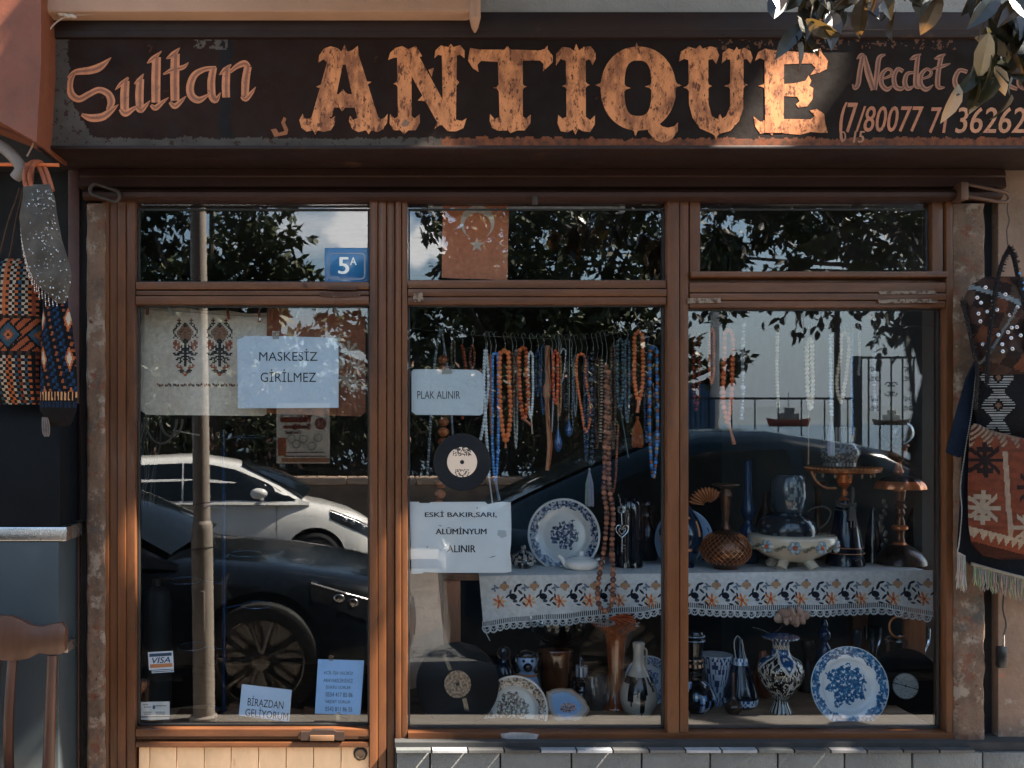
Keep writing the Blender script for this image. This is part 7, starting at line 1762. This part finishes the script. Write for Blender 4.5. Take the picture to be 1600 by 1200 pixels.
# far wall with coping, railing, poster
STONE = M('rubble_stone', (.15, .115, .09), .9, var=.35, vs=4, world=True, bump=.8, bs=7, stain=[((.07, .06, .05), (.55, .7), 3)])
COPE = M('coping_stone', (.42, .30, .22), .8, var=.2, vs=4, world=True)
IRN = M('black_iron', (.012, .013, .015), .5, metal=.3, var=.2)
D9 = 11.0
gw = thing('garden_wall', 'low rubble garden wall with a pale coping across the road', 'wall', (-2, -11.2, -.2))
xw0, xw1 = -16, Rf(1005, 745, D9).x
mb = MB(); mb.box(xw0, xw1, -11.5, -11.05, -.3, .70, bev=.02); mb.build('rubble_wall', STONE, gw)
mb = MB(); k = xw0
while k < xw1 - .2: mb.box(k, min(xw1, k + .98), -11.54, -11.0, .702, .80, bev=.012); k += 1.0
mb.build('coping', COPE, gw)
def railing(name, label, x0, x1, z0, z1, y, step=.12, rails=(), posts=()):
    t_ = thing(name, label, 'railing', ((x0 + x1) / 2, y, z0)); mb = MB(); x = x0
    while x < x1: mb.box(x - .008, x + .008, y - .008, y + .008, z0, z1); x += step
    mb.build('bar', IRN, t_, smooth=0); t_.children[-1]['kind'] = 'stuff'
    for z in rails: m2 = MB(); m2.box(x0, x1, y - .014, y + .014, z - .016, z + .016); m2.build('rail', IRN, t_, smooth=0)
    for x in posts: m2 = MB(); m2.box(x - .04, x + .04, y - .04, y + .04, z0 - .9, z1 + .04); m2.build('post', IRN, t_, smooth=0)
    return t_
railing('iron_railing', 'tall black iron bar railing on the garden wall', xw0, xw1, .80, 2.3, -11.25, .15, (.9, 1.90, 2.25))
xl0, xl1 = Rf(1075, 0, D9).x, Rf(1352, 0, D9).x
railing('iron_railing', 'low black sea railing between the blue barrier and the tall gate panel', xw1, xl1, .35, Rf(0, 622, D9).z, -11.25, .34, (.4, Rf(0, 622, D9).z))
x0, x1 = Rf(1352, 0, D9).x, Rf(1478, 0, D9).x
gp = thing('iron_gate', 'tall black iron gate panel with scroll ornaments before the sea', 'gate', ((x0 + x1) / 2, -11.25, 0)); zt = Rf(0, 557, D9).z
mb = MB(); mb.box(x0 - .05, x0 + .05, -11.3, -11.2, -.2, zt + .02); mb.build('post', IRN, gp, smooth=0)
mb = MB()
for k in range(8): xx = lerp(x0, x1, k / 7); mb.box(xx - .009, xx + .009, -11.26, -11.24, .3, zt)
mb.build('bar', IRN, gp, smooth=0)
for z in (zt, .4): mb = MB(); mb.box(x0, x1, -11.265, -11.235, z - .016, z + .016); mb.build('rail', IRN, gp, smooth=0)
for px, py in ((1380, 583), (1433, 583), (1406, 607), (1380, 630), (1433, 630)):
    mb = MB(); c = Rf(px, py, D9)
    for sx in (-1, 1):
        for sz in (-1, 1): mb.tube([(c.x + sx * (.04 + .05 * (1 - t / 9) * math.cos(t * .75)), -11.25, c.z + sz * (.06 + .05 * (1 - t / 11) * math.sin(t * .75))) for t in range(10)], .008, 5)
    mb.build('scroll', IRN, gp)
ps = thing('poster', 'festival poster with red lettering tied to the railing across the road', 'poster', (Rf(474, 722, 10.9).x, -10.95, .85))
def rq(mb, x0, y0, x1, y1, d, col):
    a, b = Rf(x0, y0, d), Rf(x1, y1, d); mb.box(min(a.x, b.x), max(a.x, b.x), a.y - .004, a.y + .0, b.z, a.z, col)
mb = MB(); rq(mb, 432, 630, 515, 724, 10.95, L(196, 186, 168))
for k, (x0, y0, x1, y1, c_) in enumerate(((440, 706, 506, 708, L(90, 84, 76)), (444, 712, 510, 714, L(90, 84, 76)), (440, 716, 514, 722, L(150, 96, 60)), (434, 684, 447, 712, L(150, 80, 44)))): rq(mb, x0, y0, x1, y1, 10.944 - k * .001, c_)
def rtext(mb, txt, x0, y0, x1, y1, d, col, bold=.02):
    m2 = MB(); m2.text(txt, (0, 0, 100, 100), 0, col, bold=bold)
    xs = [v[0] for v in m2.v]; zs_ = [v[2] for v in m2.v]; a, b = Rf(x0, y0, d), Rf(x1, y1, d)
    # read from the road: facing the shop, so its left is towards +x
    m2.v = [(lerp(b.x, a.x, (v[0] - min(xs)) / (max(xs) - min(xs))), a.y, lerp(b.z, a.z, (v[2] - min(zs_)) / (max(zs_) - min(zs_)))) for v in m2.v]
    mb.add(m2.v, [f[::-1] for f in m2.f], col)
rtext(mb, 'Yıldönümü', 438, 648, 488, 660, 10.935, L(150, 60, 34)); rtext(mb, 'Şenliğimiz', 441, 662, 486, 672, 10.935, L(150, 60, 34)); rtext(mb, 'Davetlisiniz', 445, 673, 470, 678, 10.935, L(120, 60, 40), .01)
mb.lathe(tuple(Rf(501, 662, 10.938)), [(9 / S(10.9), 0), (9 / S(10.9), .004)], 24, L(120, 50, 32), 0, True, Euler((-PI / 2, 0, 0)).to_matrix()); rtext(mb, '24', 496, 656, 507, 668, 10.930, L(200, 180, 160), .03)
for q in ((463, 694), (474, 686), (487, 697), (497, 684), (455, 686)):
    c = Rf(*q, 10.936); r_ = 6 / S(10.9); mb.tube([c + Vector((r_ * math.cos(t), 0, r_ * math.sin(t))) for t in [2 * PI * k / 16 for k in range(17)]], .007, 4, L(110, 120, 110))
mb.build('printed_sheet', PAPER, ps, smooth=0)
# pale post, dark mast, blue barrier, boats
wp = thing('white_post', 'pale round post rising before the dark tree by the sea', 'post', (Rf(1117, 0, 12).x, -12, -.2)); mb = MB(); c = Rf(1117, 0, 12)
mb.lathe((c.x, -12, -.2), [(.07, 0), (.065, 3.6), (.05, 3.7)], 16); mb.build('shaft', M('white_post_paint', (.6, .56, .5), .5, var=.15), wp)
mb = MB(); mb.box(c.x - .2, c.x + .2, -12.08, -11.9, 3.5, 3.58, bev=.02); mb.build('lamp_arm', IRN, wp)
mp_ = Rf(1308, 0, 20); dm = thing('lamp_post', 'thin dark lamp post beyond the sea railing', 'lamp post', (mp_.x, -20, -.4)); mb = MB(); mb.lathe((mp_.x, -20, -.4), [(.09, 0), (.06, 4.9)], 12); mb.build('shaft', IRN, dm)
mb = MB(); mb.box(mp_.x - .35, mp_.x + .35, -20.1, -19.9, 4.46, 4.56, bev=.03); mb.build('lamp_head', IRN, dm)
bbx = thing('blue_barrier', 'blue slatted barrier beside the pale post', 'barrier', (Rf(1085, 0, 11.6).x, -11.6, -.2))
for k in range(9):
    mb = MB(); xx = lerp(Rf(1052, 0, 11.6).x, Rf(1112, 0, 11.6).x, k / 8); mb.box(xx - .045, xx + .045, -11.62, -11.58, -.2, Rf(0, 600, 11.6).z - .1 * (k % 3), bev=.005); mb.build('slat', M('blue_paint', (.03, .09, .17), .5, var=.2), bbx)
def boat(px, py, w_, d, lab, hull, cabin):
    c = Rf(px, py, d); s_ = d / FPX; t_ = thing('boat', lab, 'boat', (c.x, -d, -4.2)); L_ = w_ * (d + DIST) / FPX
    zb = c.z; mb = MB(); mb.grid(16, 6, lambda u, v: Vector((c.x + L_ * (u - .5) * (1 - .12 * (1 - v)), -d + .18 * L_ * (2 * v - 1) * 0 - .12 * L_ * math.sin(PI * u) * math.sin(PI * v * .5), lerp(-4.3, zb - .02 * L_ + .10 * L_ * abs(u - .5) ** 2 * 2, v))), lambda u, v: hull)
    mb.grid(16, 6, lambda u, v: Vector((c.x + L_ * (.5 - u) * (1 - .12 * (1 - v)), -d + .12 * L_ * math.sin(PI * u) * math.sin(PI * v * .5), lerp(-4.3, zb - .02 * L_ + .10 * L_ * abs(u - .5) ** 2 * 2, v))), lambda u, v: hull); mb.build('hull', MATTE, t_)
    mb = MB(); mb.box(c.x - .2 * L_, c.x + .22 * L_, -d - .07 * L_, -d + .07 * L_, zb - .05 * L_, zb + .14 * L_, cabin, 0, .02 * L_); mb.box(c.x - .08 * L_, c.x + .12 * L_, -d - .05 * L_, -d + .05 * L_, zb + .14 * L_, zb + .26 * L_, cabin, 0, .01 * L_); mb.build('cabin', MATTE, t_)
    mb = MB(); mb.tube([(c.x, -d, zb), (c.x, -d, zb + .6 * L_)], .012 * L_, 6, L(180, 180, 176)); mb.build('mast', MATTE, t_)
boat(1232, 655, 70, 1500, 'small red and white boat lying behind the sea railing', L(150, 56, 36), L(120, 112, 104))
boat(1392, 656, 60, 2300, 'distant white ship lit by the sun on the sea', L(120, 84, 64), L(210, 196, 170))

# ------------------------------------------------------------------ trees
LEAFM = M('leaf', attr=True, rough=.32, var=.3, vs=9, spec=.6, coat=.25)
_b = LEAFM.node_tree.nodes['Principled BSDF']; _n, _l = LEAFM.node_tree.nodes, LEAFM.node_tree.links     # light glows through the blades
_t = _n.new('ShaderNodeBsdfTranslucent'); _a = _n.new('ShaderNodeAttribute'); _a.attribute_name = 'Col'; _g = _n.new('ShaderNodeMix'); _g.data_type = 'RGBA'; _g.blend_type = 'MULTIPLY'
_g.inputs['Factor'].default_value = 1; _g.inputs['B'].default_value = (4.0, 2.7, 1.4, 1); _l.new(_a.outputs['Color'], _g.inputs['A']); _l.new(_g.outputs['Result'], _t.inputs['Color'])
_x = _n.new('ShaderNodeMixShader'); _x.inputs['Fac'].default_value = .25; _l.new(_b.outputs[0], _x.inputs[1]); _l.new(_t.outputs[0], _x.inputs[2]); _l.new(_x.outputs[0], _n['Material Output'].inputs['Surface'])
LEAFD = M('far_leaf', attr=True, rough=.55, var=.3, vs=3)
BARK = M('bark', (.10, .075, .055), .9, var=.35, vs=6, bump=.6, bs=20)
def leaf(mb, p, d, nrm, ln, wd, col, fine=True):
    d = d.normalized(); n_ = (nrm - d * nrm.dot(d)); n_ = n_.normalized() if n_.length > 1e-4 else d.orthogonal().normalized(); s_ = d.cross(n_)
    if fine:
        pr = [(0, .06), (.18, .36), (.42, .5), (.68, .42), (.88, .18), (1, .0)]; vv = []
        for t, w_ in pr:
            c = p + d * (ln * t) - n_ * (ln * .22 * t * t)
            vv += [c + s_ * (wd * w_) + n_ * (wd * w_ * .35), c, c - s_ * (wd * w_) + n_ * (wd * w_ * .35)]
        mb.add(vv, [[i * 3 + j, i * 3 + j + 1, i * 3 + j + 4, i * 3 + j + 3] for i in range(5) for j in range(2)], col)
    else:
        mb.add([p, p + d * ln * .45 + s_ * wd * .5, p + d * ln, p + d * ln * .45 - s_ * wd * .5], [[0, 1, 2, 3]], col)
def rv(): return Vector((rnd.gauss(0, 1), rnd.gauss(0, 1), rnd.gauss(0, 1))).normalized()
GREENS = [(.030, .045, .016), (.045, .060, .020), (.060, .075, .024), (.022, .034, .014), (.075, .075, .028)]
def tree(name, label, base, trunk_r, blobs, leaf_l, n_leaf, cols=GREENS, group=None, limbs=True, fork_at=None):
    t_ = thing(name, label, 'tree', base, group)
    mb = MB(); top = sum((Vector(b[0]) for b in blobs), Vector()) / len(blobs)
    b0 = Vector(base); fork = b0.lerp(Vector((top.x, top.y, min(b[0][2] for b in blobs))), .75)
    if fork_at: fork = Vector(fork_at)
    mb.tube([b0, b0.lerp(fork, .5) + Vector((.05, 0, 0)), fork], [trunk_r, trunk_r * .8, trunk_r * .65], 10)
    if limbs:
        for c, r in blobs: c = Vector(c); mb.tube(spl([tuple(fork), tuple(fork.lerp(c, .5) + Vector((0, 0, -.15))), tuple(c)], 4), [trunk_r * .5 * (1 - .75 * k / 8) for k in range(9)], 7)
    mb.build('trunk', BARK, t_)
    mb = MB(); tot = sum(r ** 2 for _, r in blobs)
    for c, r in blobs:
        c = Vector(c); m_ = int(n_leaf * r * r / tot); cl = [(c + rv() * r * rnd.uniform(.25, .98), r * rnd.uniform(.14, .30)) for _ in range(max(6, int(22 * r)))]
        for i in range(m_):
            q, qr = rnd.choice(cl); p = q + Vector((rnd.gauss(0, 1), rnd.gauss(0, 1), rnd.gauss(0, .8))) * qr * .6
            d = rv(); d.z -= .5; f = rnd.uniform(.6, 1.35); cc = rnd.choice(cols)
            leaf(mb, p, d, rv() + Vector((0, 0, .7)), leaf_l * rnd.uniform(.7, 1.3), leaf_l * .5, tuple(x * f for x in cc), False)
    o = mb.build('crown', LEAFD, t_, smooth=0)
    return t_
def RB(px, py, d, rpx): p = Rf(px, py, d); return (tuple(p), rpx * (d + DIST) / FPX)
tree('broadleaf_tree', 'large dark broadleaf tree beyond the garden wall, mirrored in the door toplight', (Rf(330, 0, 14).x, -14.5, -.4), .2,
     [RB(235, 350, 14.5, 80), RB(330, 420, 14.2, 85), RB(400, 360, 14, 70), RB(430, 430, 14.6, 52), RB(468, 420, 14, 30), RB(280, 500, 14, 90), RB(180, 440, 15, 90), RB(330, 270, 14.8, 90)], .20, 9000)
tree('broadleaf_tree', 'wide dark broadleaf tree beyond the railing, mirrored in the middle window', (Rf(860, 0, 14.5).x, -15, -.4), .22,
     [RB(745, 470, 14, 70), RB(742, 375, 13.8, 56), RB(735, 340, 13.7, 44), RB(700, 420, 13.7, 34), RB(690, 350, 13.9, 30), RB(765, 410, 13.7, 40), RB(560, 515, 14.2, 50), RB(500, 540, 14.6, 60), RB(800, 400, 14.6, 95), RB(890, 430, 14.2, 100), RB(980, 400, 15, 95), RB(940, 520, 13.8, 85), RB(840, 530, 14, 80), RB(1010, 560, 14.4, 60), RB(880, 320, 15, 110), RB(1080, 420, 15, 90), RB(1000, 300, 15, 100), RB(690, 545, 14, 60), RB(660, 500, 14.2, 55), RB(720, 430, 14.4, 60), RB(960, 470, 13.9, 70), RB(850, 480, 14.1, 70), RB(1075, 545, 13.6, 38), RB(1120, 590, 13.8, 34), RB(1150, 560, 13.8, 26)], .19, 14000)
tree('broadleaf_tree', 'tall dark tree right of the sea view, crown filling the far toplight', (Rf(1610, 0, 13).x, -13, -.4), .13,
     [RB(1180, 340, 12.5, 85), RB(1290, 330, 12.2, 90), RB(1400, 340, 12.5, 90), RB(1480, 380, 12.8, 70), RB(1240, 420, 12.4, 45), RB(1360, 425, 12.4, 50), RB(1450, 440, 12.6, 40), RB(1300, 250, 12.5, 110), RB(1130, 400, 12.4, 60)], .17, 9000, fork_at=tuple(Rf(1590, 400, 12.6)))
tree('dense_tree', 'dense dark evergreen behind the shrubs, mirrored around the lamp post', (Rf(300, 0, 16).x, -16, -.4), .2,
     [RB(150, 520, 15.6, 90), RB(230, 560, 15.2, 85), RB(310, 580, 15.4, 85), RB(390, 520, 15.6, 75), RB(400, 620, 15.2, 80), RB(300, 660, 15.2, 90), RB(200, 650, 15.4, 90), RB(470, 610, 15.4, 65), RB(480, 680, 15.2, 70), RB(560, 670, 15.3, 60)], .30, 12000)
tree('dense_tree', 'dense dark evergreen behind the shrubs, mirrored between the bead strings', (Rf(820, 0, 16).x, -16.5, -.4), .2,
     [RB(660, 640, 15.6, 80), RB(720, 600, 15.4, 80), RB(780, 540, 15.6, 85), RB(850, 600, 15.4, 90), RB(930, 570, 15.6, 85), RB(990, 610, 15.6, 75), RB(920, 660, 15.3, 80), RB(800, 670, 15.4, 90), RB(1020, 670, 15.4, 60), RB(1060, 620, 15.8, 40)], .30, 12000)
FL = [(.03, .045, .016), (.05, .06, .02), (.35, .2, .15), (.022, .034, .014), (.06, .07, .03), (.04, .05, .02)]
for i, (px, w_) in enumerate(((235, 70), (330, 60), (420, 58), (540, 64), (610, 50), (690, 62), (790, 60), (880, 64), (965, 60))):
    c = Rf(px, 660, 12.6)
    lab = ['oleander shrub under the cable tangle reflection', 'oleander shrub behind the lamp post reflection', 'oleander shrub touching the festival poster on its street side', 'oleander shrub right behind the festival poster', 'oleander shrub hidden behind the door post', 'oleander shrub showing beside the small black record', 'oleander shrub behind the orange bead strings', 'oleander shrub behind the whip and blue drops', 'oleander shrub nearest the mullion'][i]
    t_ = thing('oleander_shrub', lab, 'shrub', (c.x, -12.6, -.3), 'shrubs behind the railing'); mb = MB()
    for k in range(7): mb.tube([(c.x, -12.6, -.3), (c.x + rnd.uniform(-.3, .3), -12.6, .5), (c.x + rnd.uniform(-.6, .6), -12.6 + rnd.uniform(-.3, .3), 1.6)], .02, 5)
    mb.build('stem', BARK, t_); mb = MB()
    for k in range(1500):
        r_ = w_ / S(12.6); p = Vector((c.x + rnd.gauss(0, .5) * r_, -12.6 + rnd.gauss(0, .25), .5 + 2.0 * rnd.random() ** .9))
        if nz(p.x * 2.2, p.z * 2.2, i) < -.22: continue
        cc = rnd.choice(FL) if nz(p.x * 1.5, p.z * 1.7, 9 + i) > .0 else rnd.choice(FL[:2]); leaf(mb, p, rv() + Vector((0, 0, .4)), rv(), .14, .05, cc, False)
    mb.build('foliage', LEAFD, t_, smooth=0)

# street tree on the pavement: its branches hang before the sign and dapple the sun on the shopfront
stt = thing('street_tree', 'street tree whose dark glossy leaves hang in front of the sign', 'tree', (5.6, -2.0, 0))
FORK = Vector((4.6, -2.3, 3.4))
mb = MB(); mb.tube(spl([(5.6, -2.0, 0), (5.5, -2.05, 1.2), (5.1, -2.2, 2.5), tuple(FORK)], 5), [.17 - .004 * k for k in range(16)], 12)
LIMB = [(5.2, -1.6, 6.6), (6.0, -1.7, 8.2), (7.4, -1.8, 9.4), (8.6, -2.0, 7.6), (7.0, -1.6, 6.2),  (.8, -1.5, 3.7), (.9, -1.35, 3.2),  (9.0, -2.2, 9.6)]
for q in LIMB: mb.tube(spl([tuple(FORK), tuple(FORK.lerp(Vector(q), .5) + Vector((0, 0, .25))), q], 5), [.09 * (1 - .085 * k) for k in range(11)], 7)
for q in ((3.7, -4.6, 3.75), (2.6, -4.7, 3.75), (1.2, -4.5, 3.9)): mb.tube(spl([tuple(FORK), (4.6, -3.4, 4.6), q], 5), [.05 * (1 - .08 * k) for k in range(11)], 7)
def twig(a, b, r=.0045): mb.tube(spl([tuple(a), tuple(Vector(a).lerp(Vector(b), .5) + Vector((0, 0, .05))), tuple(b)], 4), [r * (1 - .09 * k) for k in range(9)], 5)
lf = MB()
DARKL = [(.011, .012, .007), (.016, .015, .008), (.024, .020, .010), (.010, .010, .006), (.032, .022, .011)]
def spray(a, b, n, ln, spread, droop=.9, cols=DARKL):
    """a twig with leaves hanging from it"""
    a, b = Vector(a), Vector(b); twig(a, b)
    for k in range(n):
        p = a.lerp(b, (k + .5) / n) + Vector((rnd.gauss(0, spread), rnd.gauss(0, spread), rnd.gauss(0, spread * .5)))
        d = Vector((rnd.gauss(0, .55), rnd.gauss(0, .55), -droop + rnd.gauss(0, .3))); f = rnd.uniform(.7, 1.3)
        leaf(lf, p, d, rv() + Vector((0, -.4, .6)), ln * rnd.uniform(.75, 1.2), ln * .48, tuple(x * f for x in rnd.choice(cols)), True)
# sprays hanging in front of the sign (depths 1.2 to 1.5 m before it)
def D(px, py, Y): return tuple(P(px, py, Y))
HL = .082
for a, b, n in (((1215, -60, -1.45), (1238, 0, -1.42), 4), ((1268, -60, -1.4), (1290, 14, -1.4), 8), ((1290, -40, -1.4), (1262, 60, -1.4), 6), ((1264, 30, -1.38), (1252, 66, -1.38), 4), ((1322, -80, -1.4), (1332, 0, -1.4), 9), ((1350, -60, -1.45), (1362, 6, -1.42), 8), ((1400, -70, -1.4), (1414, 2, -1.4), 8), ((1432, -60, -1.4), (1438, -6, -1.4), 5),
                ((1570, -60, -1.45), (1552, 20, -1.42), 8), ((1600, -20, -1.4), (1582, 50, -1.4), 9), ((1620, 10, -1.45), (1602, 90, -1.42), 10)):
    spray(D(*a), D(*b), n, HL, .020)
PALEL = [(.30, .22, .13), (.012, .015, .007), (.22, .17, .10), (.018, .020, .009), (.026, .026, .011)]  # pale tones give some leaves a sunlit look
for a, b, n in (((1575, 20, -1.4), (1528, 62, -1.4), 8), ((1590, 70, -1.38), (1540, 100, -1.38), 7), ((1555, 95, -1.38), (1512, 132, -1.36), 8), ((1630, 60, -1.4), (1604, 140, -1.4), 8), ((1296, 10, -1.36), (1316, 20, -1.36), 2)):
    spray(D(*a), D(*b), n, HL, .020, .9, PALEL)
for a, b, n in ():
    spray(D(*a), D(*b), n, HL, .022)
# deep branches over the road, mirrored in the side window
lf_near = lf; lf = MB()
for a, b, n in (((1085, 440, 4.6), (1110, 500, 4.7), 22), ((1130, 430, 4.6), (1140, 492, 4.7), 20), ((1165, 430, 4.7), (1180, 490, 4.7), 14), ((1222, 430, 4.7), (1228, 506, 4.7), 30), ((1250, 420, 4.7), (1256, 520, 4.7), 30), ((1278, 430, 4.7), (1284, 512, 4.7), 26), ((1305, 430, 4.7), (1312, 490, 4.7), 14), ((1345, 430, 4.7), (1350, 496, 4.7), 24), ((1368, 440, 4.6), (1375, 530, 4.6), 34), ((1395, 430, 4.7), (1398, 550, 4.7), 40), ((1418, 440, 4.7), (1424, 535, 4.7), 34), ((1446, 430, 4.7), (1455, 515, 4.7), 26),
                ((655, 300, 4.4), (668, 350, 4.4), 10), ((690, 310, 4.4), (680, 370, 4.4), 10), ((1180, 330, 4.9), (1230, 400, 4.9), 26), ((1280, 320, 4.9), (1330, 400, 4.9), 26), ((1380, 330, 4.9), (1430, 410, 4.9), 26), ((1100, 330, 4.9), (1150, 410, 4.9), 24)):
    spray(tuple(Rf(*a)), tuple(Rf(*b)), n, .10, .075, .7)
lf.build('low_branch_leaves', LEAFD, stt, smooth=0)
lf = lf_near
# crown leaves out of view, added to shade the shopfront and leave sun patches
LIT = [(1185, 95, 1292, 205, -.30), (210, 1162, 580, 1400, 0), (558, 690, 650, 1060, 0), (145, 720, 235, 940, 0), (1285, -60, 1345, 130, -1.5), (1480, 90, 1610, 200, -1.5), (1395, 1085, 1470, 1140, 0), (640, 980, 694, 1060, .2), (676, 1176, 770, 1230, -.1), (905, 1180, 980, 1230, -.1), (1270, 1172, 1330, 1230, -.1), (430, 445, 575, 478, 0), (1180, 1180, 1210, 1260, -.1)]
def in_lit(p):
    q = p - SUN * ((-.3 - p.y) / -SUN.y); on_sign = 2.47 < q.z < 2.93 and q.x < 2.2      # the sign stops this ray
    for x0, y0, x1, y1, Y in LIT:
        if on_sign and Y > -.29: continue
        t = (Y - p.y) / -SUN.y
        if t <= .05: continue
        q = p - SUN * t; s_ = S(Y); px, py = CX + (q.x - XC) * s_, HY - (q.z - HZ) * s_
        j = 9 * nz(px * .05, py * .05, 4) + 6 * nz(px * .16, py * .16, 7)
        if x0 + j < px < x1 + j and y0 + j < py < y1 + j: return True
    return False
cn_ = 0
while cn_ < 38000:
    px, py = rnd.uniform(-260, 1750), rnd.uniform(-200, 1420)
    f = P(px, py, 0)
    if cn_ > 34500: f = P(rnd.uniform(1480, 1680), rnd.uniform(380, 960), -.2)
    elif cn_ > 30000: f = P(rnd.uniform(-70, 130), rnd.uniform(220, 1300), -.4)
    elif cn_ > 23000: f = P(rnd.uniform(-40, 1175), rnd.uniform(50, 240), -.3)
    yy = rnd.uniform(-1.7, -.62); p = f + SUN * ((yy - f.y) / SUN.y)
    if p.z < 3.0: continue
    p += Vector((rnd.gauss(0, .03), 0, rnd.gauss(0, .03)))
    cn_ += 1
    d = Vector((rnd.gauss(0, 1), rnd.gauss(0, 1), rnd.gauss(-.3, .6))); ln = rnd.uniform(.08, .14)
    c = p + d.normalized() * ln * .5
    nr = SUN + rv() * .5; dn = d.normalized(); sd = dn.cross(nr).normalized() * ln * .26
    if any(in_lit(p + dn * ln * a_ + sd * b_) for a_, b_ in ((0, 0), (.15, 0), (.3, 1), (.3, -1), (.45, 1), (.45, -1), (.45, 0), (.6, 1), (.6, -1), (.8, 0), (1, 0))): continue
    leaf(lf, p, d, nr, ln, ln * .55, tuple(x * rnd.uniform(.7, 1.3) for x in rnd.choice(GREENS)), False)
mb.build('trunk', BARK, stt)
lf.build('crown', LEAFM, stt, smooth=0)  # hanging sprays together with the leaves added for shade
